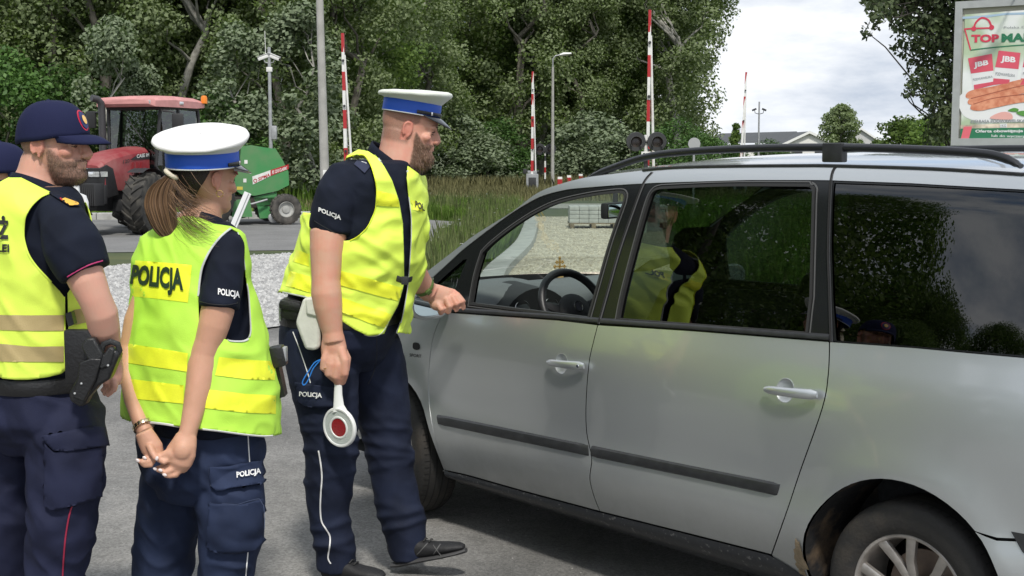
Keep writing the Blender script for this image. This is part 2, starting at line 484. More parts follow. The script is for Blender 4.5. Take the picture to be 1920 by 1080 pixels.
# =================================================================== the silver van
CY, CX0, CY0 = 0.69432, -0.5771, 6.330
c_r = Vector((math.sin(CY), -math.cos(CY), 0)); c_n = Vector((-math.cos(CY), -math.sin(CY), 0))
c_o = Vector((CX0, CY0, 0))
def CW(u, v, w_): return c_o + c_r * u + c_n * v + Vector((0, 0, w_))
HWID = -0.905                                     # centre plane of the car
_pw = [0.15, .22, .30, .38, .46, .52, .60, .72, .85, .95, 1.03, 1.10, 1.20, 1.60, 1.69, 1.76]
_pv = [-.12, -.085, -.04, -.005, .018, .020, .006, .010, .008, -.002, -.018, -.040, -.062, -.165, -.205, -.26]
def _smooth_prof():
 xs = np.linspace(.1, 1.8, 341); ys = np.interp(xs, _pw, _pv)
 k = np.ones(13) / 13
 for _ in range(2): ys = np.convolve(np.pad(ys, 6, mode='edge'), k, mode='valid')
 return xs, ys
_sx, _sy = _smooth_prof()
def vS(u, w_):
 v = float(np.interp(w_, _sx, _sy))
 if u < .5: v -= .17 * ((.5 - u) / 1.4) ** 2.4
 if u > 2.8: v -= .10 * ((u - 2.8) / .95) ** 2.2
 # flared lips round the wheel openings
 for uc in (0.0, 2.841):
  r = math.hypot(u - uc, w_ - .33)
  if w_ > .2: v += .020 * math.exp(-((r - .37) / .10) ** 2) if r > .37 else .020
 return v
def UW(px, py, off=0.0):
 """picture place -> (u, w) on the side skin"""
 d = ray(px, py); v = off
 for _ in range(12):
  o = Vector((0, 0, HC)) - (c_o + c_n * v)
  t = -(o.dot(c_n)) / d.dot(c_n)
  p = Vector((0, 0, HC)) + d * t - c_o
  u = p.dot(c_r); w_ = p.z
  v = vS(u, w_) + off
 return (u, w_)
def UWs(pts, off=0.0): return [UW(x, y, off) for x, y in pts]
def SP(u, w_, off=0.0, far=False):
 v = vS(u, w_) + off
 if far: v = 2 * HWID - v
 return CW(u, v, w_)
PAINT = mat("silver_paint", (0.55, 0.575, 0.585), rough=0.31, metal=0.78, coat=1.0, var=.03, vscale=900, detail=1)
def road_dirt(m):
 n, l = m.node_tree.nodes, m.node_tree.links; b = n["Principled BSDF"]; src = b.inputs['Base Color'].links[0].from_socket
 t = n.new("ShaderNodeTexCoord"); sp = n.new("ShaderNodeSeparateXYZ"); l.new(t.outputs['Object'], sp.inputs[0])
 z = n.new("ShaderNodeTexNoise"); z.inputs['Scale'].default_value = 7; z.inputs['Detail'].default_value = 9; z.inputs['Roughness'].default_value = .7; l.new(t.outputs['Object'], z.inputs['Vector'])
 mr = n.new("ShaderNodeMapRange"); mr.inputs[1].default_value = .30; mr.inputs[2].default_value = .62; mr.inputs[3].default_value = .55; mr.inputs[4].default_value = 0; l.new(sp.outputs[2], mr.inputs[0])
 mu = n.new("ShaderNodeMath"); mu.operation = 'MULTIPLY'; l.new(mr.outputs[0], mu.inputs[0]); l.new(z.outputs['Fac'], mu.inputs[1])
 mm = n.new("ShaderNodeMix"); mm.data_type = 'RGBA'; l.new(mu.outputs[0], mm.inputs[0]); l.new(src, mm.inputs[6]); mm.inputs[7].default_value = (.22, .19, .15, 1); l.new(mm.outputs[2], b.inputs['Base Color'])
 ma = n.new("ShaderNodeMath"); ma.operation = 'MULTIPLY_ADD'; ma.inputs[1].default_value = .9; ma.inputs[2].default_value = .36; l.new(mu.outputs[0], ma.inputs[0]); l.new(ma.outputs[0], b.inputs['Roughness'])
 cw = n.new("ShaderNodeMath"); cw.operation = 'MULTIPLY_ADD'; cw.inputs[1].default_value = -2.6; cw.inputs[2].default_value = 1; cw.use_clamp = True; l.new(mu.outputs[0], cw.inputs[0]); l.new(cw.outputs[0], b.inputs['Coat Weight'])
road_dirt(PAINT)
BLKP = mat("black_trim", (0.022, 0.023, 0.025), rough=0.42, var=.2, vscale=30)
BLKG = mat("gloss_black", (0.010, 0.011, 0.012), rough=0.22, spec=.4)
RUBB = mat("rubber_seal", (0.018, 0.018, 0.018), rough=0.65)
GREYR = mat("seal_edge", (0.09, 0.09, 0.09), rough=0.4)
SEAM = mat("seam_dark", (0.008, 0.008, 0.008), rough=0.8)
CHRO = mat("bright_metal", (0.72, 0.72, 0.72), rough=0.12, metal=1.0)
TYRE = mat("tyre_rubber", (0.022, 0.021, 0.020), rough=0.75, col2=(0.07, 0.058, 0.045), vscale=5, lo=.48, hi=.75, bump=.25, bscale=80)
RIMM = mat("alloy", (0.50, 0.47, 0.44), rough=0.42, metal=.75, var=.22, vscale=14)
MUD = mat("arch_liner", (0.012, 0.012, 0.013), rough=0.85, col2=(0.13, 0.09, 0.055), vscale=9, lo=.52, hi=.72, bump=.5, bscale=40)
GLT = glass_mat("tinted_glass", (0.11, 0.145, 0.125), ior=1.55, boost=.02)
GLT2 = glass_mat("privacy_glass", (0.028, 0.04, 0.045), ior=1.55, boost=.03)
GLC = glass_mat("clear_glass", (0.72, 0.82, 0.76), ior=1.45)
CABD = mat("cabin_dark", (0.018, 0.018, 0.020), rough=0.7, bump=.1, bscale=200)
CABG = mat("cabin_grey", (0.12, 0.125, 0.13), rough=0.6, bump=.15, bscale=260)
SEATM = mat("seat_cloth", (0.02, 0.021, 0.024), rough=0.9, var=.3, vscale=60)
LINER = mat("headliner", (0.18, 0.18, 0.175), rough=0.9)
car = thing("silver_minivan", "silver minivan with black roof rails and tinted rear windows, stopped beside the officers", "car", CW(1.4, -.9, 0))
def panel(name, poly, m, parent, off=0.0, inset=0.0022, grid=.05, flange=.014, far=False, holes=(), step=.03):
 poly = densify(poly, step)
 if inset: poly = inset_poly(poly, inset)
 holes = [densify(h, step) for h in holes]
 V2, Fc = tri2d(poly, holes, grid)
 V = [SP(u, w_, off, far) for u, w_ in V2]
 V2k = list(V2)
 nn = c_n if not far else -c_n
 # face direction
 Fo = []
 for f in Fc:
  a, b, c = V[f[0]], V[f[1]], V[f[2]]
  Fo.append(f if (b - a).cross(c - a).dot(nn) > 0 else f[::-1])
 if flange:
  for loop in [poly] + holes:
   k = len(V); n = len(loop)
   V += [SP(u, w_, off, far) for u, w_ in loop] + [SP(u, w_, off - flange, far) for u, w_ in loop]
   for i in range(n):
    j = (i + 1) % n; Fo.append([k + i, k + j, k + n + j, k + n + i])
 o = mk(name, V, Fo, m, parent)
 sg = -1 if far else 1; NR = []
 for i, (a, b) in enumerate(V2): NR.append(surf_n(a, b, far))
 if flange:
  for loop in [poly] + holes:
   n = len(loop); A = sum(loop[i][0] * loop[(i + 1) % n][1] - loop[(i + 1) % n][0] * loop[i][1] for i in range(n)); sA = 1 if A > 0 else -1
   if loop is not poly: sA = -sA
   e_ = []
   for i in range(n):
    t = np.array(loop[(i + 1) % n]) - np.array(loop[i - 1]); t = t / (np.linalg.norm(t) or 1)
    e_.append((c_r * t[1] - Vector((0, 0, 1)) * t[0]) * sA)
   NR += [(surf_n(a, b, far) * .75 + e_[i] * .66).normalized() for i, (a, b) in enumerate(loop)] + e_
 if len(o.data.vertices) == len(NR): o.data.normals_split_custom_set_from_vertices([tuple(x) for x in NR])
 return o
def surf_n(u, w_, far):
 e = .004
 a = SP(u + e, w_, 0, far) - SP(u - e, w_, 0, far); b = SP(u, w_ + e, 0, far) - SP(u, w_ - e, 0, far)
 n = a.cross(b).normalized(); return n if n.dot(c_n) * (-1 if far else 1) > 0 else -n
def both(name, poly, m, off=0.0, child=None, **kw):
 o1 = panel(name, poly, m, car if child is None else child[0], off, **kw)
 o2 = panel(name, poly, m, car if child is None else child[1], off, far=True, **kw)
 return o1, o2
# ---- lines read off the side of the car -------------------------------------------------
sil = UWs(spline([(794, 514), (842, 477), (892, 439), (961, 396), (1007, 362), (1047, 346), (1096, 333), (1140, 327), (1181, 322)], 5)) + \
 UWs(spline([(1181, 322), (1262, 314.5), (1384, 311.5), (1500, 310.6), (1562, 311), (1750, 316.7), (1917, 327)], 5))[1:]
_u = sil[-1]
sil = [(-.12, 1.075), (0.02, 1.15)] + [p for p in sil if p[0] > .12] + [(3.35, 1.70), (3.5, 1.675), (3.62, 1.62)]
def sil_w(u): return float(np.interp(u, [p[0] for p in sil], [p[1] for p in sil]))
blk = UWs(spline([(812, 519), (845, 489), (875, 462), (944, 410), (984, 384), (1018, 367), (1061, 356), (1104, 351.5), (1170, 346.5), (1206, 344.5)], 5)) + \
 UWs([(1233, 343), (1400, 338), (1530, 338), (1558, 338.5), (1708, 344), (1920, 356)])
blk = [p for p in blk] + [(3.42, 1.57), (3.5, 1.53)]
belt = UWs([(812, 579), (832, 583), (855, 586.5), (1047, 600), (1122, 607.5), (1300, 620), (1553, 640), (1566, 641), (1720, 652), (1920, 670)])
belt += [(3.4, 1.165), (3.52, 1.18)]
def belt_w(u): return float(np.interp(u, [p[0] for p in belt], [p[1] for p in belt]))
dfront = UWs(spline([(829, 589), (816, 620), (808.5, 651.5), (803.7, 704.5), (806, 767), (818, 829.6), (835, 881.6)], 5))
bseam = UWs(spline([(1121, 609), (1113, 640), (1104.6, 680), (1099, 752.6), (1100, 810), (1109.5, 858.5), (1106, 897), (1114, 931), (1125, 958.7)], 5))
cseam = UWs(spline([(1555.5, 642), (1553, 702), (1542, 764.5), (1500, 884.5), (1478, 951), (1446.6, 1040)], 5))
dbot1 = UWs([(835, 881.6), (980, 920), (1125, 958.7)])
dbot2 = UWs([(1126, 959.5), (1290, 1000), (1446.6, 1040)])
w_sill = dbot2[-1][1]
def between(line, u0, u1):
 o = [p for p in line if u0 + .003 < p[0] < u1 - .003]
 return [(u0, float(np.interp(u0, [p[0] for p in line], [p[1] for p in line])))] + o + [(u1, float(np.interp(u1, [p[0] for p in line], [p[1] for p in line])))]
# lower door skins
def up(l): return l
def cup_hole(px, py, far=False):
 c = UW(px, py); return [(c[0] + .0375 * math.cos(a), c[1] + .0405 * math.sin(a)) for a in np.linspace(0, 2 * math.pi, 29)[:-1]]
d1 = dfront + dbot1[1:-1] + bseam[::-1] + between(belt, dfront[0][0], bseam[0][0])[::-1][1:-1]
door_f, door_ff = both("front_door", d1, PAINT, holes=(cup_hole(1052.6, 681.8),), step=.012)
d2 = bseam + dbot2[1:-1] + cseam[::-1] + between(belt, bseam[0][0], cseam[0][0])[::-1][1:-1]
door_r, door_rf = both("rear_door", d2, PAINT, holes=(cup_hole(1472, 732),), step=.012)
def arc(uc, wc, r, a0, a1, n=26, rw=None):
 return [(uc + r * math.cos(math.radians(a0 + (a1 - a0) * i / n)), wc + (rw or r) * math.sin(math.radians(a0 + (a1 - a0) * i / n))) for i in range(n + 1)]
RAX = 2.841
# rear wing: arch runs from its rear foot over the top to the front foot
rear_arch = arc(RAX, .335, .378, 20, 190, rw=.378)
wing = [cseam[0]] + cseam[1:] + [(cseam[-1][0] + .02, w_sill - .03), (RAX - .385, w_sill - .045)] + arc(RAX, .335, .378, 190, 46, 24)
bump_top = UWs([(1762, 927.5), (1840, 938), (1920, 947.5)])
wing += [(RAX + .33, .60), (3.5, .645), (3.62, .655), (3.62, 1.1)] + [(3.56, 1.17)] + between(belt, cseam[0][0], 3.52)[::-1]
wing_n, wing_f = both("rear_wing", wing, PAINT)
MUDS = mat("dried_mud", (.26, .20, .13), rough=.95, var=.25, vscale=18, bump=.6, bscale=60)
rm_ = np.random.RandomState(2)
for k_ in range(26):
 a_ = math.radians(rm_.uniform(168, 192)); rr_ = .378 + abs(rm_.normal()) * .022 + .004; uc_, wc_ = RAX + rr_ * math.cos(a_), .335 + rr_ * math.sin(a_); q_ = rm_.uniform(.006, .022)
 panel("mud_splash", [(uc_ + q_ * rm_.uniform(.5, 1.2) * math.cos(b_), wc_ + 1.5 * q_ * rm_.uniform(.5, 1.2) * math.sin(b_)) for b_ in np.linspace(0, 2 * math.pi, 11)[:-1]], MUDS, wing_n, off=.0015 + .0004 * k_ % .003, inset=0, grid=None, flange=0, step=.05)
bmp = arc(RAX, .335, .378, 46, -2, 10) + [(RAX + .42, .27), (3.3, .24), (3.62, .24), (3.62, .65), (3.5, .64), (RAX + .33, .595)]
both("rear_bumper_side", bmp, PAINT)
mk_pts = UWs([(1893, 995), (1925, 1001), (1960, 1050), (1940, 1060), (1915, 1035)], .004)
both("bumper_vent", mk_pts, BLKP, off=.004, grid=None, flange=.004)
# front wing
fen = [(p[0], p[1]) for p in dfront] + [(dfront[-1][0] - .03, dfront[-1][1] - .01), (.385, .28)] + arc(0, .335, .378, -8, 186, 26)
fen += [(-.45, .30), (-.72, .30), (-.74, .55), (-.72, .74), (-.55, .86), (-.35, .95), (-.12, 1.04), (.02, 1.09)] + between(belt, .02, dfront[0][0])[1:-1][::1]
fen_n, fen_f = both("front_wing", fen, PAINT)
# upper side: silver cant rail from windscreen foot to tail
top = [p for p in sil if p[0] < 3.6]
cant = top + blk[::-1] + [(.02, 1.09), (-.12, 1.04)]
cant_n, cant_f = both("cant_rail", [(p[0], p[1]) for p in top] + [(3.62, 1.62), (3.62, 1.1), (3.56, 1.175), (3.5, 1.19), (3.5, 1.53)] + [p for p in blk[::-1] if p[0] < 3.49] + [(.02, 1.092), (-.12, 1.042)], PAINT, inset=.001)
# black window surround with openings
q_tri = UWs([(805, 545), (815, 533), (862, 492), (869, 490), (855, 530), (848, 556), (842, 562), (815, 563)])
q_tri = UWs([(822, 528), (868, 487), (874, 486), (858, 527), (848, 553), (812, 549), (806, 541)])
w1 = UWs(spline([(880, 570), (890, 515), (903, 473)], 4)[:-1] + spline([(903, 473), (921, 455), (961, 424), (1004, 397), (1047, 378), (1104, 365), (1150, 359)], 4)[:-1] +
   spline([(1150, 359), (1166, 359), (1172, 366), (1170, 380)], 3)[:-1] + spline([(1170, 380), (1145, 450.6), (1122, 530), (1103, 598)], 4))
w2 = UWs(spline([(1238, 351), (1360, 346), (1500, 346), (1518, 347), (1526, 354), (1526, 366)], 5)[:-1] + [(1525, 400), (1521, 557), (1513, 627)] + [(1340, 614), (1156, 600)] +
   spline([(1156, 600), (1166, 550), (1190, 457), (1212, 380), (1224, 357), (1238, 351)], 5)[1:-1])
w3 = UWs([(1563, 343), (1708, 348), (1920, 360)]) + [(3.3, 1.585), (3.40, 1.55), (3.42, 1.48), (3.43, 1.2)] + UWs([(1920, 667), (1720, 650), (1567, 639), (1561, 560), (1558, 458)])
gh = between(belt, belt[0][0], 3.5) + [(3.5, 1.53)] + [p for p in blk[::-1] if p[0] < 3.49]
frame_n, frame_f = both("window_surround", gh, BLKG, off=-.004, inset=0, holes=(q_tri, w1, w2, w3), flange=.03)
def ring(name, poly, wd, m, off):
 poly = densify(poly, .03); inn = inset_poly(poly, wd)
 for far in (False, True):
  n = len(poly); V = [SP(a, b, off, far) for a, b in poly] + [SP(a, b, off, far) for a, b in inn] + [SP(a, b, off - .02, far) for a, b in poly] + [SP(a, b, off - .02, far) for a, b in inn]
  Fc = []
  for i in range(n):
   j = (i + 1) % n; Fc += [[i, j, n + j, n + i], [2 * n + i, 2 * n + j, j, i], [n + i, n + j, 3 * n + j, 3 * n + i]]
  o = mk(name, V, Fc, m, frame_f if far else frame_n, smooth=False)
for wi in (w2, w1): ring("rubber_seal", inset_poly(densify(wi, .03), -.012), .004, GREYR, -.001)
for wi in (w2, w1): ring("rubber_seal", inset_poly(densify(wi, .03), -.003), .010, RUBB, .0015)
both("quarter_glass", q_tri, GLT, off=-.012, inset=0, flange=0)
both("rear_door_glass", w2, GLT, off=-.014, inset=0, flange=0)
both("rear_side_glass", w3, GLT2, off=-.0095, inset=0, flange=0)
panel("front_door_glass", w1, glass_mat("door_glass", (.55, .62, .58), ior=1.4), car, off=-.014, inset=0, flange=0, far=True)
# pillar seams
for a, b in (((1222, 323), (1121, 608)),):
 s_ = UWs(spline([(1222, 323), (1206, 343), (1186, 395), (1160, 470), (1140, 540), (1121, 607)], 6), .001)
c_s = UWs(spline([(1567, 312), (1557, 338), (1552, 458), (1554, 541), (1557, 641)], 6), .001)
for far in (False, True):
 for ss in (s_, c_s):
  g = MB(); g.tube([SP(a, b, .0005, far) for a, b in ss], .0035, n=6); g.build("pillar_seam", SEAM, frame_f if far else frame_n)
  g = MB(); g.tube([SP(a + .006, b, -.001, far) for a, b in ss], .0025, n=6); g.build("seam_edge", GREYR if ss is s_ else BLKP, frame_f if far else frame_n)  # the grey line paints in the highlight along the B-pillar seam
def strip(name, top_, bot_, m, th, parent, far=False, n=30, round_=.5):
 """raised moulding between two (u, w) lines"""
 V, Fc = [], []
 m_ = 6
 for i in range(n + 1):
  t = i / n
  a = np.array([np.interp(t, np.linspace(0, 1, len(top_)), [p[k] for p in top_]) for k in (0, 1)])
  b = np.array([np.interp(t, np.linspace(0, 1, len(bot_)), [p[k] for p in bot_]) for k in (0, 1)])
  for j in range(m_ + 1):
   s = j / m_; q = a * (1 - s) + b * s
   e = 1 - abs(2 * s - 1) ** 4
   if i in (0, n): e *= .2
   V.append(SP(q[0], q[1], -.003 + (th + .003) * (e ** .6), far))
 for i in range(n):
  for j in range(m_):
   k = i * (m_ + 1) + j; Fc.append([k, k + 1, k + m_ + 2, k + m_ + 1])
 k = 0;
 Fc.append(list(range(m_ + 1))); Fc.append([n * (m_ + 1) + j for j in range(m_ + 1)][::-1])
 o = mk(name, V, Fc, m, parent)
 o.data.set_sharp_from_angle(angle=math.radians(40)); return o
t1a, t1b = UWs([(816, 777), (960, 805), (1099.5, 833.3)], .01), UWs([(819, 798), (960, 827), (1101, 856.5)], .01)
t2a, t2b = UWs([(1106, 834.8), (1284, 871), (1460.5, 906)], .01), UWs([(1104.5, 857.5), (1280, 894), (1453, 931.5)], .01)
for far, pf, pr in ((False, door_f, door_r), (True, door_ff, door_rf)):
 strip("trim_strip", t1a, t1b, BLKP, .013, pf, far); strip("trim_strip", t2a, t2b, BLKP, .013, pr, far)
 bt = [(a, b + .024) for a, b in between(belt, belt[1][0] + .02, bseam[0][0] - .004)]; bb = [(a, b + .002) for a, b in between(belt, belt[1][0] + .02, bseam[0][0] - .004)]
 strip("belt_moulding", bt, bb, BLKP, .008, pf, far)
 bt = [(a, b + .024) for a, b in between(belt, bseam[0][0] + .003, cseam[0][0] - .003)]; bb = [(a, b + .002) for a, b in between(belt, bseam[0][0] + .003, cseam[0][0] - .003)]
 strip("belt_moulding", bt, bb, BLKP, .008, pr, far)
# door handles
def handle(px0, py0, px1, py1, dx, dy, lock, parent, far):
 a = UW(px0, py0, .03); b = UW(px1, py1, .03); c = UW(dx, dy)
 g = MB()      # recess cup
 V, Fc = [], []
 rings = [(1.0, -.0045), (.95, -.0035), (.80, -.0095), (.45, -.0155), (.0, -.017)]
 for (s, d) in rings:
  for k in range(28):
   th = 2 * math.pi * k / 28
   V.append(SP(c[0] + .040 * s * math.copysign(abs(math.cos(th)) ** .8, math.cos(th)), c[1] + .043 * s * math.sin(th), d + .0125 * (1 - s) * 0, far))
 for i in range(len(rings) - 1):
  for k in range(28): Fc.append([i * 28 + k, i * 28 + (k + 1) % 28, (i + 1) * 28 + (k + 1) % 28, (i + 1) * 28 + k])
 g.add([v + (c_n * .004 if not far else -c_n * .004) for v in V], Fc)
 g.build("handle_cup", PAINT, parent)
 g = MB(); pts = []
 for i in range(11):
  t = i / 10; u_, w__ = lerp(a[0], b[0], t), lerp(a[1], b[1], t)
  pts.append(SP(u_, w__, .012 + .024 * math.sin(math.pi * min(max(t, .04), .96)) ** .45, far))
 rads = [(lerp(.0135, .018, i / 10) * (.6 if i in (0, 10) else 1), .007 if i in (0, 10) else .010) for i in range(11)]
 g.tube(pts, rads, n=14, ref=(0, 0, 1)); h = g.build("door_handle", PAINT, parent)
 if lock:
  g = MB(); p = pts[-2]; nn = -c_n if far else c_n
  g.lathe(p + nn * .009, nn, [(0, .003), (.006, .003), (.0075, .0)], n=16); g.build("lock_barrel", CHRO, h)
for far, pf, pr in ((False, door_f, door_r), (True, door_ff, door_rf)):
 handle(1024, 679, 1092, 687, 1052.6, 681.8, True, pf, far)
 handle(1431, 730, 1529, 741, 1472, 732, False, pr, far)
# sill
sl_t = [(.395, .285)] + [(u, w_ - .004) for u, w_ in (dbot1 + dbot2[1:])] + [(RAX - .385, w_sill - .045)]
for far in (False, True):
 V, Fc = [], []
 us = np.linspace(.385, RAX - .375, 60);
 for u in us:
  wt = float(np.interp(u, [p[0] for p in sl_t], [p[1] for p in sl_t]))
  wb = .215 if .45 < u < 2.4 else .235
  for j in range(9):
   t = j / 8; w_ = lerp(wt, wb, t)
   v = vS(u, w_) + .004 + .012 * math.sin(math.pi * min(1, t * 1.3)) - .10 * max(0, t - .7) ** 1.2
   if far: v = 2 * HWID - v
   V.append(CW(u, v, w_))
 for i in range(len(us) - 1):
  for j in range(8): k = i * 9 + j; Fc.append([k, k + 1, k + 10, k + 9])
 mk("sill", V, Fc, mat("sill_plastic", (0.020, 0.022, 0.026), rough=.38, col2=(.10, .10, .10), vscale=55, lo=.62, hi=.68, bump=.1), car)
# dark inner shell behind the skin (seams look into it) and arch liners
def shell(off, far):
 poly = [(-.72, .30)] + [(-.45, .30)] + arc(0, .335, .39, 186, -8, 26) + [(.42, .24), (2.42, .26)] + arc(RAX, .335, .39, 190, -4, 26) + [(3.3, .26), (3.6, .26), (3.6, 1.1)] + between(belt, .1, 3.5)[::-1] + [(-.12, 1.0), (-.5, .84), (-.72, .7)]
 return panel("inner_shell", poly, SEAM, car, off=off, inset=.004, flange=0, far=far)
shell(-.019, False); shell(-.019, True)
for uc in (0.0, RAX):
 for far in (False, True):
  V, Fc = [], []
  ang = [math.radians(a) for a in range(-12, 193, 8)]
  dep = [-.012, -.05, -.12, -.20, -.30]
  for a in ang:
   for d in dep:
    u = uc + .385 * math.cos(a); w_ = .335 + .385 * math.sin(a)
    v = vS(u, min(w_, .8)) + d if not far else 2 * HWID - (vS(u, min(w_, .8)) + d)
    V.append(CW(u, v, w_))
  nD = len(dep)
  for i in range(len(ang) - 1):
   for j in range(nD - 1): k = i * nD + j; Fc.append([k, k + 1, k + nD + 1, k + nD])
  # inner wall
  k0 = len(V); V.append(CW(uc, (-.32 if not far else 2 * HWID + .32), .3))
  for i in range(len(ang) - 1): Fc.append([k0, i * nD + nD - 1, (i + 1) * nD + nD - 1])
  mk("wheel_arch", V, Fc, MUD, car)
# floor, bonnet, windscreen, roof, tail
def grid_mesh(name, rows, m, parent, sharp=None):
 n = len(rows[0]); V = [p for r in rows for p in r]; Fc = []
 for i in range(len(rows) - 1):
  for j in range(n - 1): k = i * n + j; Fc.append([k, k + 1, k + n + 1, k + n])
 o = mk(name, V, Fc, m, parent)
 if sharp: o.data.set_sharp_from_angle(angle=math.radians(sharp))
 return o
def cross(u, w_, bow, crown, n=20, off=0.0):
 """a row from near edge to far edge of the body at (u, w)"""
 v0 = vS(u, w_) + off; v1 = 2 * HWID - v0; r = []
 for i in range(n + 1):
  s = -1 + 2 * i / n; v = lerp(v0, v1, i / n); q = 1 - abs(s) ** 2.6
  r.append(CW(u - bow * (1 - s * s), v, w_ + crown * q))
 return r
hdr = 1.02
rows = []
silp = [p for p in sil if p[0] <= hdr + .2]
silr = spline([p for p in sil], 1)
ws = [(u, w_) for u, w_ in sil if u <= hdr]
ws.append((hdr, sil_w(hdr)))
for i, (u, w_) in enumerate(ws):
 t = (u + .12) / (hdr + .12)
 rows.append(cross(u, w_, lerp(.26, .10, t), lerp(.005, .035, t)))
grid_mesh("windscreen", rows, GLC, car)
rr = [(hdr, sil_w(hdr))] + [(u, w_) for u, w_ in sil if u > hdr + .01]
rows = [cross(u, w_, lerp(.10, 0, min(1, (u - hdr) / .6)), lerp(.035, .05, min(1, (u - hdr) / .8)) if u < 3.3 else .05 - .02 * (u - 3.3) / .3, off=0.0) for u, w_ in rr]
roof = grid_mesh("roof", rows, PAINT, car)
rows = [[p - Vector((0, 0, .035)) for p in cross(u, w_ - .01, lerp(.10, 0, min(1, (u - hdr) / .6)), lerp(.03, .04, min(1, (u - hdr) / .8)), off=-.03)] for u, w_ in rr]
grid_mesh("headliner", rows, LINER, car)
# roof ditch line
for far in (False, True):
 g = MB(); g.tube([SP(u, w_, .001, far) for u, w_ in sil if u > 1.45 and u < 3.6], .006, n=6); g.build("roof_ditch", BLKP, roof)
# bonnet
hood = []
for (u, w_, b, c) in [(-.12, 1.05, .26, .03), (-.25, 1.0, .20, .045), (-.4, .945, .19, .05), (-.55, .88, .17, .05), (-.68, .80, .16, .045), (-.735, .73, .16, .03)]:
 hood.append(cross(u, w_, b, c))
grid_mesh("bonnet", hood, PAINT, car)
nose = []
for (u, w_, b) in [(-.735, .73, .16), (-.75, .66, .17), (-.755, .56, .175), (-.765, .50, .18), (-.765, .36, .18), (-.74, .27, .17), (-.70, .22, .16)]:
 nose.append(cross(u, w_, b, 0))
grid_mesh("front_bumper", nose, PAINT, car)
V = cross(-.757, .695, .165, 0); V2_ = cross(-.765, .585, .175, 0)
grid_mesh("radiator_grille", [[p - c_r * .012 for p in V[7:14]], [p - c_r * .012 for p in V2_[7:14]]], BLKP, car)
for a, b in ((1, 6), (14, 19)):
 grid_mesh("headlight", [[p - c_r * .012 for p in V[a:b + 1]], [p - c_r * .016 for p in V2_[a:b + 1]]], mat("lamp_glass", (.7, .72, .74), rough=.08, metal=.6, coat=1), car)
# tail
tail = []
for (u, w_, b) in [(3.62, 1.62, -.02), (3.66, 1.50, -.02), (3.70, 1.3, -.03), (3.72, 1.15, -.035), (3.72, .9, -.04), (3.71, .66, -.04)]:
 tail.append(cross(min(u, 3.62), w_, b - (u - 3.62), 0))
grid_mesh("tailgate", tail, PAINT, car)
g0 = [cross(3.62, 1.55, -.045, 0, off=-.08), cross(3.62, 1.35, -.10, 0, off=-.08), cross(3.62, 1.18, -.115, 0, off=-.08)]
grid_mesh("rear_window", [[p + c_r * .012 for p in r] for r in g0], GLT2, car)
bm_ = [cross(3.62, .66, -.04, 0), cross(3.62, .64, -.14, 0), cross(3.62, .45, -.16, 0), cross(3.62, .28, -.13, 0), cross(3.6, .24, -.05, 0)]
grid_mesh("rear_bumper", bm_, PAINT, car)
for far in (False, True):
 poly = [(3.5, .8), (3.615, .8), (3.615, 1.1), (3.53, 1.1)]
 panel("tail_light", poly, mat("red_lens", (.35, .01, .01), rough=.12, coat=1), car, off=.004, far=far, flange=.006)
V = [CW(u, v, .22) for u in (-.70, 3.6) for v in (-.12, 2 * HWID + .12)]
mk("floor_pan", V, [(0, 1, 3, 2)], SEAM, car, smooth=False)
V = [CW(u, v, .42) for u in (.45, 2.42) for v in (-.06, 2 * HWID + .06)] + [CW(u, v, .43) for u in (2.42, 3.5) for v in (-.38, 2 * HWID + .38)]
mk("cabin_floor", V, [(0, 1, 3, 2), (4, 5, 7, 6)], CABD, car, smooth=False)
# roof rails
for far in (False, True):
 topp = UWs([(1100, 333), (1140, 318), (1221, 294.5), (1302, 284.5), (1424, 278.5), (1566, 276.5), (1708, 279.5), (1845, 287), (1893, 296), (1922, 312)], -.035)
 g = MB(); pts = []
 for (u, w_) in spline(topp, 5):
  v = -.235; v = v if not far else 2 * HWID - v
  pts.append(CW(u, v, w_))
 n = len(pts)
 rads = [((0.0145 if 3 < i < n - 4 else (.012 if i > 1 and i < n - 2 else .008)), .015) for i in range(n)]
 g.tube(pts, rads, n=14, ref=(0, 0, 1))
 rail = g.build("roof_rail", mat("rail_black", (.013, .014, .017), rough=.36), car)
 u0 = UW(1575, 297, -.035)[0]
 vv = -.235 if not far else 2 * HWID + .235
 g = MB(); g.box(CW(u0, vv, (sil_w(u0) + 1.765) / 2 + .012), (.085, .034, 1.765 - sil_w(u0) + .0), Matrix.Rotation(CY - math.pi / 2, 3, 'Z'), bev=.006)
 g.build("rail_foot", BLKP, rail)
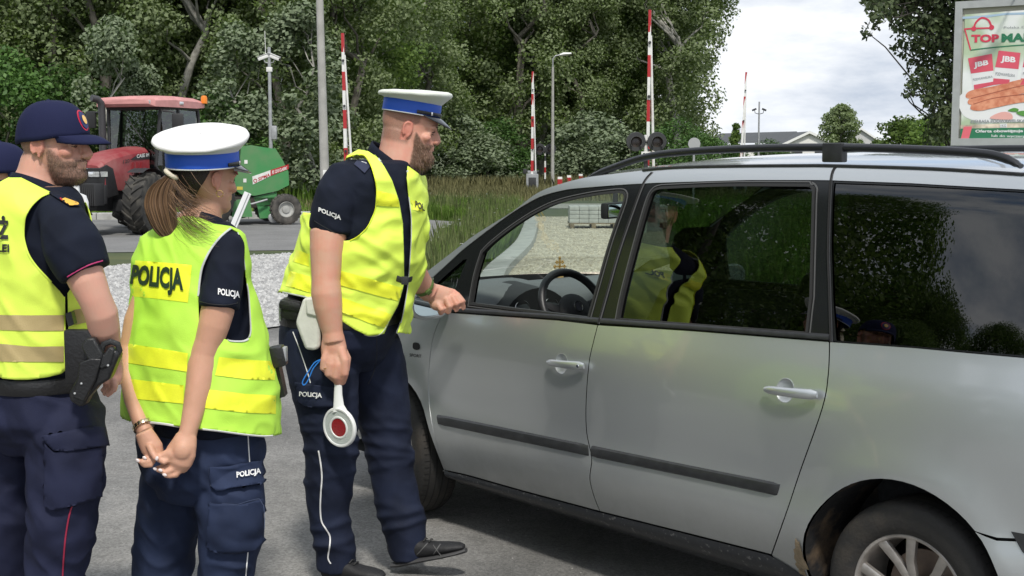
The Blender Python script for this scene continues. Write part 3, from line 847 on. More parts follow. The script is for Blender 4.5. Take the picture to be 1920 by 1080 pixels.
# exterior mirrors
def mirror(far):
 s = -1 if far else 1
 def M(u, dv, w_): return CW(u, (dv if not far else 2 * HWID - dv), w_)
 g = MB(); R = Matrix.Rotation(CY - math.pi / 2, 3, 'Z')
 rings = []
 V, Fc = [], []
 nseg = 26
 for i in range(9):
  t = i / 8
  sc = [.25, .62, .83, .94, .985, 1.0, 1.0, .985, .93][i]
  u = .31 + .15 * t
  for k in range(nseg):
   th = 2 * math.pi * k / nseg
   ex = math.copysign(abs(math.cos(th)) ** .75, math.cos(th)); ez = math.copysign(abs(math.sin(th)) ** .8, math.sin(th))
   V.append(M(u, .105 + .105 * sc * ex, 1.075 + .068 * sc * ez))
 for i in range(8):
  for k in range(nseg): Fc.append([i * nseg + k, i * nseg + (k + 1) % nseg, (i + 1) * nseg + (k + 1) % nseg, (i + 1) * nseg + k])
 Fc.append(list(range(nseg)))
 g.add(V, Fc); g.tube([M(.40, -.045, 1.07), M(.38, .03, 1.06), M(.38, .07, 1.06)], .028, n=10)
 mi = g.build("wing_mirror", BLKG, car)
 V = [M(.455, .105 + .094 * math.copysign(abs(math.cos(t)) ** .75, math.cos(t)), 1.075 + .059 * math.copysign(abs(math.sin(t)) ** .8, math.sin(t))) for t in np.linspace(0, 2 * math.pi, nseg, endpoint=False)]
 mk("mirror_glass", V, [list(range(nseg))], mat("mirror_silver", (.75, .85, .86), rough=.01, metal=1.0), mi, smooth=False)
 g = MB(); g.tube([M(.458, .105 + .098 * math.copysign(abs(math.cos(t)) ** .75, math.cos(t)), 1.075 + .063 * math.copysign(abs(math.sin(t)) ** .8, math.sin(t))) for t in np.linspace(0, 2 * math.pi, 40)], .009, n=8)
 g.build("mirror_rim", PAINT, mi)
mirror(False); mirror(True)
# wheels
def wheel(uc, far, steer=0.0):
 side = 1 if not far else -1
 vc = -.03 if not far else 2 * HWID + .03
 cen = CW(uc, vc - .10 * side, .317)
 ax = (c_n * side); ax = Matrix.Rotation(steer, 3, 'Z') @ ax
 wh = thing("wheel", None, None, (0, 0, 0)); wh.parent = car; wh.location = Vector((0, 0, 0)); ORG[wh.name] = ORG[car.name]
 up_ = Vector((0, 0, 1)); fw = ax.cross(up_)
 g = MB()
 prof = [(.205, .085), (.215, .097), (.235, .104), (.262, .107), (.285, .104), (.300, .097), (.309, .085), (.3135, .07), (.3165, .03), (.3175, 0), (.3165, -.03), (.3135, -.07), (.300, -.097), (.262, -.107), (.205, -.085)]
 g.lathe(cen, ax, prof, n=72, up=up_)
 for gx in (-.055, -.02, .02, .055):
  pass
 ty = g.build("tyre", TYRE, wh, sharp=50)
 # tread grooves: thin dark rings and cross sipes
 g = MB()
 for gx in (-.05, -.017, .017, .05):
  g.lathe(cen, ax, [(.3172 if abs(gx) < .03 else .3158, gx - .0035), (.3178 if abs(gx) < .03 else .3164, gx), (.3172 if abs(gx) < .03 else .3158, gx + .0035)], n=72, up=up_)
 for k in range(64):
  a = 2 * math.pi * k / 64
  for s in (-1, 1):
   d = up_ * math.cos(a) + fw * math.sin(a); t = up_ * -math.sin(a) + fw * math.cos(a)
   p0 = cen + d * .3166 + ax * (s * .052); p1 = cen + d * .3135 + ax * (s * .078)
   g.add([p0 - t * .0015, p0 + t * .0015, p1 + t * .0015 + d * .001, p1 - t * .0015 + d * .001], [(0, 1, 2, 3)])
 g.build("tread_groove", SEAM, ty, smooth=False)
 g = MB()
 g.lathe(cen, ax, [(.207, .080), (.210, .088), (.206, .092), (.198, .090), (.192, .078), (.188, .03), (.185, -.06)], n=64, up=up_)
 # ten blades in five pairs
 for k in range(5):
  for s in (-1, 1):
   a0 = 2 * math.pi * (k + .0) / 5 + s * .13 + .31; a1 = 2 * math.pi * k / 5 + s * .30 + .31
   def pt(r, a, h): return cen + (up_ * math.cos(a) + fw * math.sin(a)) * r + ax * h
   wv0, wv1 = .030, .026
   V = []
   for (r, a, h, wd) in ((.045, a0, .052, wv0), (.12, lerp(a0, a1, .45), .070, .030), (.196, a1, .082, .036)):
    for q, dh in ((-1, -.018), (-1, -.003), (-.65, 0), (.65, 0), (1, -.003), (1, -.018)): V.append(pt(r, a + q * wd / 2 / r, h + dh))
   Fc = []
   for i in range(2):
    for j in range(5): b = i * 6 + j; Fc.append([b, b + 1, b + 7, b + 6])
   g.add(V, Fc)
 g.lathe(cen, ax, [(0, .062), (.024, .062), (.030, .058), (.05, .054), (.062, .045), (.062, .02)], n=40, up=up_)
 for k in range(5):
  a = 2 * math.pi * k / 5; p = cen + (up_ * math.cos(a) + fw * math.sin(a)) * .045 + ax * .054
  g.lathe(p, ax, [(0, .006), (.007, .006), (.008, 0)], n=8)
 g.build("rim", RIMM, wh, sharp=30)
 g = MB(); g.lathe(cen, ax, [(.02, -.02), (.14, -.018), (.14, -.04)], n=40); g.build("brake_disc", mat("disc", (.25, .2, .17), rough=.5, metal=.8, var=.3), wh)
wheel(0, False, math.radians(-13)); wheel(0, True, math.radians(-13)); wheel(RAX, False); wheel(RAX, True)
# ---- cabin
Rc = Matrix.Rotation(CY - math.pi / 2, 3, 'Z')     # local x = rearwards, y = outwards near side
def cbox(g, u, v, w_, su, sv, sw, bev=.01, tilt=0.0, mi=0):
 R = Rc @ Matrix.Rotation(tilt, 3, 'Y'); g.box(CW(u, v, w_), (su, sv, sw), R, mi, bev)
# local frames: x axis = c_r
rows = []
for (u, w_) in [(-.12, 1.07), (.08, 1.098), (.22, 1.103), (.34, 1.09), (.41, 1.05), (.44, .97), (.42, .85), (.36, .70), (.30, .5)]:
 r = []
 for i in range(25):
  v = lerp(-.085, 2 * HWID + .085, i / 24)
  hump = math.exp(-((v + .46) / .21) ** 4)
  uu = u + (.06 * hump if u > .30 and w_ > .9 else 0) - .05 * math.exp(-((v + .905) / .3) ** 4) * (w_ < .9)
  ww = w_ + (.035 * hump if .2 < u and w_ > .95 else 0)
  r.append(CW(uu, v, ww))
 rows.append(r)
dash = grid_mesh("dashboard", rows, CABG, car)
g = MB(); V, Fc = [], []
for i in range(13):
 t = i / 12; v = lerp(-.24, -.68, t); h = math.sin(math.pi * t) ** .5
 V += [CW(.515, v, .945), CW(.535, v, .95 + .165 * h), CW(.33, v, .97 + .165 * h)]
for i in range(12):
 k = i * 3; Fc += [[k, k + 3, k + 4, k + 1], [k + 1, k + 4, k + 5, k + 2]]
g.add(V, Fc); binn = g.build("gauge_cluster", CABD, dash)
for v in (-.37, -.55):
 g = MB(); g.lathe(CW(.530, v, 1.02), c_r + Vector((0, 0, .15)), [(.043, 0), (.046, .004), (.043, .006)], n=28); g.build("gauge_ring", mat("gauge_ring", (.35, .35, .36), rough=.3, metal=.8), binn)
 g = MB(); g.lathe(CW(.530, v, 1.02), c_r + Vector((0, 0, .15)), [(0, .001), (.042, .001)], n=28); g.build("gauge_face", mat("gauge_face", (.05, .055, .06), rough=.3), binn)
g = MB(); cbox(g, .462, -.16, 1.015, .02, .13, .055, .006); vent = g.build("air_vent", CABG, dash)
for q in range(4):
 g = MB(); cbox(g, .474, -.16, .997 + q * .0125, .006, .115, .004, .001); g.build("vent_slat", CABD, vent)
# steering wheel
swc = CW(.80, -.45, 1.045); swn = (c_r * .86 + Vector((0, 0, .46))).normalized(); swu = (Vector((0, 0, 1)) - swn * swn.z).normalized(); sws = swn.cross(swu)
g = MB(); g.tube([swc + (swu * math.cos(a) + sws * math.sin(a)) * .178 for a in np.linspace(0, 2 * math.pi, 49)], .0185, n=12, cap=False)
sw = g.build("steering_wheel", mat("wheel_leather", (.016, .016, .018), rough=.45), car)
g = MB();
def sp(a, b, c=0): return swc + sws * a + swu * b + swn * c
for s in (-1, 1):
 g.tube([sp(s * .05, -.01, -.005), sp(s * .12, .012, -.004), sp(s * .172, .03, 0)], [(.03, .012), (.022, .010), (.018, .010)], n=10, ref=swu)
 g.tube([sp(s * .03, -.05, -.005), sp(s * .055, -.12, -.004), sp(s * .075, -.160, 0)], [(.024, .012), (.018, .010), (.016, .010)], n=10, ref=sws)
g.ball(sp(0, -.01, .002), (.092, .080, .030), Matrix((sws, swu, swn)).transposed(), n=24)
g.build("spokes", CABD, sw)
g = MB(); g.lathe(sp(0, -.005, .028), swn, [(.0, .004), (.021, .004)], n=28); g.build("hub_badge", mat("badge_dark", (.05, .05, .06), rough=.3), sw)
g = MB(); g.lathe(sp(0, -.005, .028), swn, [(.021, .003), (.0225, .008), (.0245, .008), (.026, .002)], n=28); g.build("badge_ring", CHRO, sw)
g = MB(); g.tube([swc - swn * .02, CW(.55, -.45, .93)], .035, n=12); g.build("steering_column", CABD, sw)
# seats
def seat(u, v, rearrow=False):
 s = thing("seat", None, None); s.parent = car; s.location = (0, 0, 0); ORG[s.name] = ORG[car.name]
 g = MB(); cbox(g, u - .22, v, .60, .50, .50, .17, .06, -.08); g.build("seat_cushion", SEATM, s)
 g = MB()
 rows_ = [(0, .62, .22, .085), (.02, .75, .25, .085), (.05, .92, .25, .075), (.08, 1.08, .235, .062), (.105, 1.19, .19, .05), (.112, 1.225, .12, .03)]
 g.tube([CW(u + a, v, w_) for a, w_, _, _ in rows_], [(c, d) for _, _, c, d in rows_], n=20, ref=c_n); g.build("seat_back", SEATM, s)
 g = MB(); hr = [(.10, 1.255, .10, .035), (.105, 1.28, .135, .052), (.115, 1.35, .14, .055), (.125, 1.41, .13, .048), (.128, 1.44, .09, .02)]
 g.tube([CW(u + a, v, w_) for a, w_, _, _ in hr], [(c, d) for _, _, c, d in hr], n=20, ref=c_n)
 for q in (-.06, .06): g.tube([CW(u + .108, v + q, 1.18), CW(u + .108, v + q, 1.28)], .007, n=8)
 g.build("headrest", SEATM, s)
for u, v in ((1.42, -.45), (1.42, -1.36), (2.28, -.40), (2.28, -.905), (2.28, -1.41), (3.02, -.5), (3.02, -1.3)): seat(u, v)
# door cards and inner A pillars
for far in (False, True):
 poly = [(.45, .78), (.45, .45), (2.40, .45), (2.42, .8), (3.4, .8), (3.45, 1.14)] + [(a, b + .0) for a, b in between(belt, .1, 3.4)[::-1]]
 panel("door_card", poly, CABD, car, off=-.055, inset=.0, flange=0, far=far)
g = MB();
V = []
# inner mirror
g = MB(); g.box(CW(.70, -.80, 1.475), (.04, .24, .075), Rc @ Matrix.Rotation(.35, 3, 'Z'), bev=.014); g.tube([CW(.70, -.80, 1.50), CW(.64, -.86, 1.56), CW(.62, -.9, 1.585)], .012, n=8)
rm = g.build("rear_view_mirror", CABD, car)
g = MB(); g.box(CW(.70, -.80, 1.475) + (Rc @ Matrix.Rotation(.35, 3, 'Z')) @ Vector((.0205, 0, 0)), (.003, .22, .058), Rc @ Matrix.Rotation(.35, 3, 'Z'), bev=.001); g.build("mirror_glass", mat("mirror_silver", (.75, .85, .86)), rm)
# bright front-wing badge and lettering
g = MB()
ub, wb = UW(781, 649)
V = [SP(ub + .027 * math.copysign(abs(math.cos(t)) ** .7, math.cos(t)), wb + .017 * math.copysign(abs(math.sin(t)) ** .7, math.sin(t)), .004) for t in np.linspace(0, 2 * math.pi, 24, endpoint=False)]
g.prism(V, -c_n * .006); sr = g.build("side_repeater", BLKG, car, sharp=30)
b_all = bvh_of([fen_n])
decal_text("wing_lettering", "SPORT", [(768, 668.5), (790, 671), (790.5, 665), (768.3, 662.5)], b_all, BLKP, fen_n, off=.0015, bold=.01)
# dashboard cross
def cross_orn():
 base = CW(.02, -1.06, 1.098)
 g = MB(); y = c_n * 1
 ax = (c_n * .9 - c_r * .35).normalized(); up_ = Vector((0, 0, 1)); th = .004
 def bar(cx, cz, hx, hz):
  o = base + ax * cx + up_ * cz; nn = ax.cross(up_)
  g.prism([o - ax * hx - up_ * hz - nn * th / 2, o + ax * hx - up_ * hz - nn * th / 2, o + ax * hx + up_ * hz - nn * th / 2, o - ax * hx + up_ * hz - nn * th / 2], nn * th)
 bar(0, .038, .0045, .042)
 for cz, hx in ((.022, .017), (.043, .022), (.062, .013)):
  bar(0, cz, hx, .0035)
  for s in (-1, 1):
   for dx, dz in ((0, .0045), (0, -.0045), (.004 * s, 0)):
    g.ball(base + ax * (s * hx + dx) + up_ * (cz + dz), .0045, n=8)
 g.ball(base + up_ * .082, .006, n=8); g.lathe(base, up_, [(0, .004), (.016, .003), (.018, -.004)], n=16)
 o = g.build("ornamental_cross", mat("carved_wood", (.42, .26, .09), rough=.5, var=.15), None)
 o.location = o.location; o.scale = (1.2, 1.2, 1.2)
 tag(o, "small golden three-armed cross standing on the minivan dashboard", "cross")
cross_orn()
# =================================================================== trees and plants
def leaf_mat(name, dark, light, under=None, transl=.25, rough=.55):
 m = bpy.data.materials.new(name); m.use_nodes = True
 n, l = m.node_tree.nodes, m.node_tree.links; b = n["Principled BSDF"]; o = n["Material Output"]
 geo = n.new("ShaderNodeNewGeometry"); oi = n.new("ShaderNodeObjectInfo")
 r = n.new("ShaderNodeValToRGB"); e = r.color_ramp.elements
 e[0].position = 0; e[0].color = (*dark, 1); e[1].position = 1; e[1].color = (*light, 1)
 l.new(geo.outputs['Random Per Island'], r.inputs[0])
 hs = n.new("ShaderNodeHueSaturation")
 mr = n.new("ShaderNodeMapRange"); mr.inputs[3].default_value = .72; mr.inputs[4].default_value = 1.25; l.new(oi.outputs['Random'], mr.inputs[0])
 l.new(mr.outputs[0], hs.inputs['Value']); l.new(r.outputs[0], hs.inputs['Color'])
 src = hs.outputs[0]
 if under:
  mm = n.new("ShaderNodeMix"); mm.data_type = 'RGBA'; l.new(geo.outputs['Backfacing'], mm.inputs[0])
  l.new(src, mm.inputs[6]); mm.inputs[7].default_value = (*under, 1); src = mm.outputs[2]
 l.new(src, b.inputs['Base Color']); b.inputs['Roughness'].default_value = rough; b.inputs['Specular IOR Level'].default_value = .35
 t = n.new("ShaderNodeBsdfTranslucent"); l.new(src, t.inputs[0])
 ms = n.new("ShaderNodeMixShader"); ms.inputs[0].default_value = transl
 l.new(b.outputs[0], ms.inputs[1]); l.new(t.outputs[0], ms.inputs[2]); l.new(ms.outputs[0], o.inputs[0])
 return m
LF_POP = leaf_mat("poplar_leaves", (.095, .150, .032), (.20, .285, .075), under=(.23, .29, .14), transl=.45)
LF_DRK = leaf_mat("dark_leaves", (.065, .125, .024), (.18, .27, .06), transl=.45)
LF_SIL = leaf_mat("silver_leaves", (.07, .12, .040), (.16, .22, .085), under=(.25, .31, .19), transl=.4)
LF_BRT = leaf_mat("bright_leaves", (.035, .085, .015), (.085, .17, .035))
LF_DUL = leaf_mat("dull_leaves", (.035, .055, .025), (.10, .13, .055), transl=.3)  # dull dark green leaf colour of the overhanging tree
BARK = mat("bark", (.13, .12, .10), rough=.95, var=.35, vscale=6, bump=.6, bscale=20)
BARKP = mat("pale_bark", (.30, .29, .26), rough=.9, var=.3, vscale=5, bump=.5, bscale=20)
def leaf_arrays(centers, radii, counts, size, rs, up_bias=.35, elong=1.35, flat=.8):
 """many small leaf faces scattered through clumps"""
 n = int(sum(counts)); C = np.repeat(np.asarray(centers, float), counts, axis=0); R = np.repeat(np.asarray(radii, float), counts)
 d = rs.normal(size=(n, 3)); d /= np.linalg.norm(d, axis=1)[:, None]
 rad = R * rs.uniform(.25, 1.08, n) ** .6
 p = C + d * rad[:, None] * np.array([1, 1, flat])
 nrm = d * .7 + rs.normal(size=(n, 3)) * .6 + np.array([0, 0, up_bias]); nrm /= np.linalg.norm(nrm, axis=1)[:, None]
 t = np.cross(nrm, rs.normal(size=(n, 3))); t /= np.linalg.norm(t, axis=1)[:, None] + 1e-9
 b = np.cross(nrm, t); s = size * rs.uniform(.6, 1.3, n)
 L_ = (t * (s * elong * .5)[:, None]); W_ = b * (s * .5)[:, None]
 V = np.stack([p - L_, p + W_ * .9 - L_ * .1, p + L_, p - W_ * .9 - L_ * .1], axis=1).reshape(-1, 3)
 return V
def quads_obj(name, V, m, parent=None, org=None):
 n = len(V) // 4; me = bpy.data.meshes.new(name)
 me.vertices.add(len(V)); me.vertices.foreach_set('co', np.asarray(V, np.float32).ravel())
 me.loops.add(len(V)); me.loops.foreach_set('vertex_index', np.arange(len(V), dtype=np.int32))
 me.polygons.add(n); me.polygons.foreach_set('loop_start', np.arange(0, 4 * n, 4, dtype=np.int32)); me.polygons.foreach_set('loop_total', np.full(n, 4, np.int32))
 me.materials.append(m); me.update(calc_edges=True); me.validate()
 o = bpy.data.objects.new(name, me); COL.objects.link(o)
 if parent: o.parent = parent
 return o
def limb_mesh(g, p0, p1, r0, r1, rs, wig=.12, n=6):
 pts = []; p0 = np.array(p0, float); p1 = np.array(p1, float); Ln = np.linalg.norm(p1 - p0)
 for i in range(n + 1):
  t = i / n; pts.append(p0 * (1 - t) + p1 * t + rs.normal(size=3) * wig * Ln * .12 * math.sin(math.pi * t))
 g.tube(pts, [lerp(r0, r1, i / n) for i in range(n + 1)], n=8); return pts
def make_tree(label, cat, h, r, crown0, nclump, nleaf, size, m, seed, shape='tall', bark=BARK, name="broadleaf_tree", clump=(.5, .95), limbs=16, group=None, holes=.0, trunk_r=None):
 rs = np.random.RandomState(seed)
 root = thing(name, label, cat, (0, 0, 0), group)
 g = MB(); tr = trunk_r or h * .013
 tp = limb_mesh(g, (0, 0, -.05), (rs.uniform(-.3, .3), rs.uniform(-.3, .3), h * .93), tr, tr * .18, rs, .35, 9)
 cs, rd = [], []
 for i in range(nclump):
  t = rs.uniform(0, 1) ** .9; z = crown0 + (h - crown0) * t
  if shape == 'tall': rr = r * (math.sin(math.pi * min(1, (t * .82 + .16))) ** .55)
  elif shape == 'round': rr = r * math.sqrt(max(.02, 1 - (2 * t - .95) ** 2))
  elif shape == 'cone': rr = r * (1 - t) + .1
  else: rr = r * (.55 + .45 * math.sin(math.pi * t))
  a = rs.uniform(0, 2 * math.pi); q = rr * rs.uniform(.25, 1.0) ** .5 * (1 + .25 * math.sin(3 * a + z))
  cs.append((q * math.cos(a), q * math.sin(a), z)); rd.append(rs.uniform(*clump) * (1.0 if shape != 'cone' else .6))
 for i in range(limbs):
  k = rs.randint(len(cs)); c = cs[k]; z0 = max(crown0 * .6, c[2] - rs.uniform(.8, 2.2) * (r / 2.5)); z0 = min(z0, h * .85)
  j = min(9, max(0, int(z0 / (h * .93) * 9))); limb_mesh(g, tp[j], c, tr * .45 * (1 - z0 / h * .6), tr * .08, rs, .5, 5)
 tk = g.build("trunk", bark, root, sharp=60)
 cnt = (np.array(rd) ** 2); cnt = np.maximum(8, (cnt / cnt.sum() * nleaf).astype(int))
 quads_obj("crown", leaf_arrays(cs, rd, cnt, size, rs), m, root)
 return root
def copy_tree(o, loc, rz=0.0, s=1.0, label=None, group=None):
 c = o.copy(); COL.objects.link(c)
 for ch in o.children:
  d = ch.copy(); COL.objects.link(d); d.parent = c
  for g_ in ch.children:
   e = g_.copy(); COL.objects.link(e); e.parent = d
 c.location = loc; c.rotation_euler = (0, 0, rz); c.scale = (s, s, s) if not hasattr(s, '__len__') else s
 if label: c['label'] = label
 if group: c['group'] = group
 return c
GRP = "poplar trees of the wood beyond the crossing"
pop = [make_tree("tall dense green poplar in the wall of woodland behind the road", "tree", 15, 2.3, 1.6, 130, 30000, .115, LF_POP, 3 + i, 'tall', BARKP if i == 1 else BARK, "poplar_tree", group=GRP) for i in range(3)]
dk = make_tree("tall dense green poplar in the wall of woodland behind the road", "tree", 13, 2.7, .8, 120, 25000, .125, LF_DRK, 11, 'tall', BARK, "poplar_tree", group=GRP)
protos = pop + [dk]
rs_ = np.random.RandomState(5)
first = [True] * 4
def put(pi, loc, rz, s, label=None, group=None):
 if first[pi]:
  first[pi] = False; o = protos[pi]; o.location = loc; o.rotation_euler = (0, 0, rz); o.scale = (s, s, s)
  if label: o['label'] = label
  return o
 return copy_tree(protos[pi], loc, rz, s, label, group)
for row, (Y, x0, x1, st) in enumerate([(47, -60, 1262, 2.5), (51, -80, 1262, 2.4), (56, -80, 1250, 2.6), (62, -90, 1240, 2.8), (70, -100, 1235, 3.0)]):
 X0_, X1_ = P(x0, 288, Y).x, P(x1, 288, Y).x; n_ = int((X1_ - X0_) / st) + 1
 for i in range(n_):
  X = X0_ + (X1_ - X0_) * i / (n_ - 1) + (rs_.uniform(-.7, .7) if i < n_ - 1 else 0)
  pxx = proj((X, Y, HC))[0]; k = max(0, min(1, (pxx - 640) / 230)); k = k * k * (3 - 2 * k); Y2 = Y + 30 * k; X2 = X * Y2 / Y
  put(int(rs_.choice([0, 1, 2, 3], p=[.3, .25, .3, .15])), (X2, Y2 + rs_.uniform(-1, 1), -.05), rs_.uniform(0, 6.28), rs_.uniform(.85, 1.15) * (1 + .22 * k))
# front trees with their own look
def at_px(px, Y): q = P(px, 288, Y); return (q.x, q.y, -.05)
sil_p = make_tree("slender silvery sapling standing before the dark wood above the tractor cab", "tree", 5.6, 1.1, .6, 46, 7500, .10, LF_SIL, 31, 'tall', BARKP, "silver_poplar", clump=(.3, .55), limbs=12)
sil_p.location = at_px(215, 40)
copy_tree(sil_p, at_px(262, 41), 2.0, (.72, .72, .80), "short silvery sapling just right of the slender sapling above the tractor")
copy_tree(sil_p, at_px(455, 42), 1.2, (1.25, 1.25, 1.0), "wide pale green sapling behind the camera mast left side")
copy_tree(sil_p, at_px(565, 42.5), 4.2, (1.35, 1.35, 1.12), "tall pale green sapling between the camera mast and the concrete pole")
brt = make_tree("low bright green bush at the far left edge of the wood", "bush", 4.6, 1.9, .2, 60, 8500, .12, LF_BRT, 41, 'round', BARK, "bush", clump=(.45, .8), limbs=10)
brt.location = at_px(20, 41)
copy_tree(brt, at_px(130, 42), 1.0, (.95, .95, .9), "bright green bush behind the tractor exhaust")
copy_tree(brt, at_px(400, 41.5), 2.0, (.9, .9, .72), "bright green bush behind the tractor cab roof")
copy_tree(brt, at_px(935, 70), 3.0, (1.15, 1.15, .72), "round bright green bush left of the far crossing barrier")
silb = make_tree("grey green willow bush behind the bearded officer's chin", "bush", 2.7, 1.5, .1, 46, 6000, .10, LF_SIL, 52, 'round', BARK, "willow_bush", clump=(.3, .6), limbs=8)
silb.location = at_px(850, 69); silb.scale = (1.5, 1.5, 1.35)
copy_tree(silb, at_px(905, 68), 1.3, (1.5, 1.5, .95), "low grey green willow bush beside the bright bush near the barrier")
copy_tree(silb, at_px(1110, 70), 2.3, (1.8, 1.8, 1.3), "grey green willow bush right of the street lamp post")
copy_tree(silb, at_px(1165, 69), .3, (1.6, 1.6, .95), "low grey green willow bush left of the near crossing lights")
copy_tree(silb, at_px(700, 50), .3, (1.2, 1.2, .8), "willow bush hidden partly behind the bearded officer's shoulder")
# trees right of the sky gap
rt = make_tree("large round green tree on the skyline right of the white gabled house", "tree", 8.2, 2.3, 1.2, 90, 9000, .26, LF_POP, 61, 'round', BARK, "round_tree", clump=(.6, 1.0))
q_ = P(1577, 288, 150); rt.location = (q_.x, q_.y, 0); rt.scale = (.86, .86, .84)
sp_ = make_tree("small dark spruce on the skyline left of the white house", "tree", 5.6, 1.0, .5, 60, 2600, .22, LF_DRK, 63, 'cone', BARK, "spruce_tree", clump=(.4, .7), limbs=6)
q_ = P(1379, 288, 130); sp_.location = (q_.x, q_.y, 0); sp_.scale = (.9, .9, .80)
hz = [(1345, 70, .50, 'brt'), (1375, 74, .44, 'brt'), (1440, 72, .50, 'brt'), (1465, 80, .42, 'brt'), (1268, 52, .62, 'brt'), (1310, 60, .55, 'brt'),
   (1650, 58, .50, 'dk'), (1690, 52, .66, 'dk'), (1740, 50, .66, 'dk'), (1620, 70, .40, 'dk'), (1790, 52, .8, 'dk')]
hl = ["low green bush behind the near barrier pole on the skyline", "low green bush left of the thin far barrier", "green bush right of the thin far barrier", "small green bush before the white gabled house",
   "green bush below the right edge of the wood", "green bush behind the round grey sign", "dark bush at the left end of the row beside the billboard", "dark bush in the middle of the row beside the billboard",
   "tall dark bush nearest the billboard edge", "small dark bush right of the round skyline tree", "dark bush behind the foot of the billboard"]
dbush = make_tree(hl[6], "bush", 4.4, 1.7, .1, 60, 5200, .16, LF_DRK, 77, 'round', BARK, "bush", clump=(.35, .7), limbs=10)
fst = True
for (px, Y, s, k), lb in zip(hz, hl):
 q_ = P(px, 288, Y)
 if k == 'dk' and fst: dbush.location = (q_.x, q_.y, 0); dbush.scale = (s, s, s); fst = False; continue
 copy_tree(brt if k == 'brt' else dbush, (q_.x, q_.y, 0), px * .37, (s * 1.2, s * 1.2, s), lb)
# overhanging tree behind the billboard
def overhang():
 rs = np.random.RandomState(9)
 Y0 = 26.0; base = P(1835, 288, Y0); root = thing("overhanging_tree", "dark loose-leaved tree hanging over the left side of the billboard", "tree", (0, 0, 0))
 g = MB(); tp = limb_mesh(g, (0, 0, -.05), (.2, 0, 9.5), .17, .05, rs, .3, 9)
 cl = [(1632, 8, .24), (1640, 40, .20), (1655, 22, .3), (1624, 62, .12), (1680, 12, .34), (1700, 48, .30), (1690, 82, .16), (1720, 25, .42), (1745, 55, .42), (1730, 90, .34), (1722, 122, .22), (1760, 100, .38), (1770, 20, .5),
    (1712, 150, .20), (1705, 172, .14), (1735, 165, .26), (1758, 150, .34), (1775, 180, .34), (1745, 195, .20), (1760, 220, .30), (1775, 245, .34), (1750, 255, .22), (1785, 130, .4), (1800, 60, .55), (1810, -10, .8), (1740, -30, .7), (1690, -30, .6), (1655, -28, .5),
    (1790, 215, .4), (1840, 20, .8), (1850, -60, 1.1), (1900, -40, 1.1), (1960, 0, 1.1), (1820, 120, .6), (1780, -80, .9), (1860, 200, .7), (1900, 120, .8)]
 cs, rd = [], []
 for (x, y, r_) in cl:
  for k in range(3):
   q = P(x + rs.uniform(-10, 10), y + rs.uniform(-10, 10), Y0 + rs.uniform(-1.3, 1.0)) - base; cs.append((q.x, q.y, q.z + 1.74)); rd.append(r_ * rs.uniform(.7, 1.0))
 cs = [(c[0], c[1], c[2] + base.z - 1.74) for c in cs]
 for i in range(0, len(cs), 2):
  c = cs[i]; z0 = min(8.8, max(1.5, c[2] - rs.uniform(-.2, 1.2))); j = min(9, int(z0 / 9.5 * 9)); limb_mesh(g, tp[j], c, .035, .008, rs, .7, 6)
 g.build("trunk", mat("dark_bark", (.05, .045, .04), rough=.95), root, sharp=60)
 cnt = (np.array(rd) ** 2); cnt = np.maximum(10, (cnt * 1000).astype(int))
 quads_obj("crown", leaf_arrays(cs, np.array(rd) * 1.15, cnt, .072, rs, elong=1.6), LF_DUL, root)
 root.location = (base.x, base.y, 0)
overhang()
# trees round the yard, seen mirrored in the side windows
side = [(-14.5, 2.6, .5), (-15, 6.5, .95), (-15.5, -.8, .62), (-17, -5, .6), (-18, 10.5, 1.0), (-21, 1, .8), (-13, -9, .5), (-23, 15, 1.05), (-22, 5, 1.25), (-21, 10, 1.2), (-27, 8, 1.5), (-26, 2, .95)]
sl_ = ["bushy tree on the left edge of the yard beyond the picture edge"]
for i, (x, y, s) in enumerate(side):
 if i == 0: yt = make_tree('bushy tree growing along the left side of the yard', 'tree', 11, 3.4, .4, 150, 72000, .075, LF_DRK, 91, 'round', BARK, 'yard_tree', group='trees along the left side of the yard', clump=(.6, 1.1)); yt.location = (x, y, -.05); yt.scale = (s, s, s)
 else: copy_tree(yt, (x, y, -.05), i * 1.3, s)
# ------------------------------------------------------------------ grasses
def blades(name, pts, hts, wid, m, rs, lean=.35, kind="stuff"):
 n = len(pts); pts = np.asarray(pts, float); a = rs.uniform(0, 2 * math.pi, n)
 d = np.stack([np.cos(a), np.sin(a), np.zeros(n)], 1); side_ = np.stack([-np.sin(a), np.cos(a), np.zeros(n)], 1)
 le = rs.uniform(.1, 1, n) * lean; h = np.asarray(hts)
 w_ = (wid * rs.uniform(.6, 1.4, n))[:, None]
 up_ = np.array([0, 0, 1.0])
 p0 = pts; p1 = pts + up_ * (h * .55)[:, None] + d * (h * le * .3)[:, None]; p2 = pts + up_ * (h * (1 - le * .3))[:, None] + d * (h * le)[:, None]
 V = np.stack([p0 - side_ * w_, p0 + side_ * w_, p1 + side_ * w_ * .8, p2, p1 - side_ * w_ * .8], 1).reshape(-1, 3)
 me = bpy.data.meshes.new(name); me.vertices.add(len(V)); me.vertices.foreach_set('co', V.astype(np.float32).ravel())
 me.loops.add(len(V)); me.loops.foreach_set('vertex_index', np.arange(len(V), dtype=np.int32))
 me.polygons.add(n); me.polygons.foreach_set('loop_start', np.arange(0, 5 * n, 5, dtype=np.int32)); me.polygons.foreach_set('loop_total', np.full(n, 5, np.int32))
 me.materials.append(m); me.update(calc_edges=True)
 o = bpy.data.objects.new(name, me); COL.objects.link(o); o['kind'] = kind; return o
GRM = leaf_mat("meadow_grass_blades", (.15, .27, .04), (.33, .50, .11), transl=.5)
GRP_ = leaf_mat("pale_grass_blades", (.20, .28, .09), (.42, .48, .20), transl=.3)
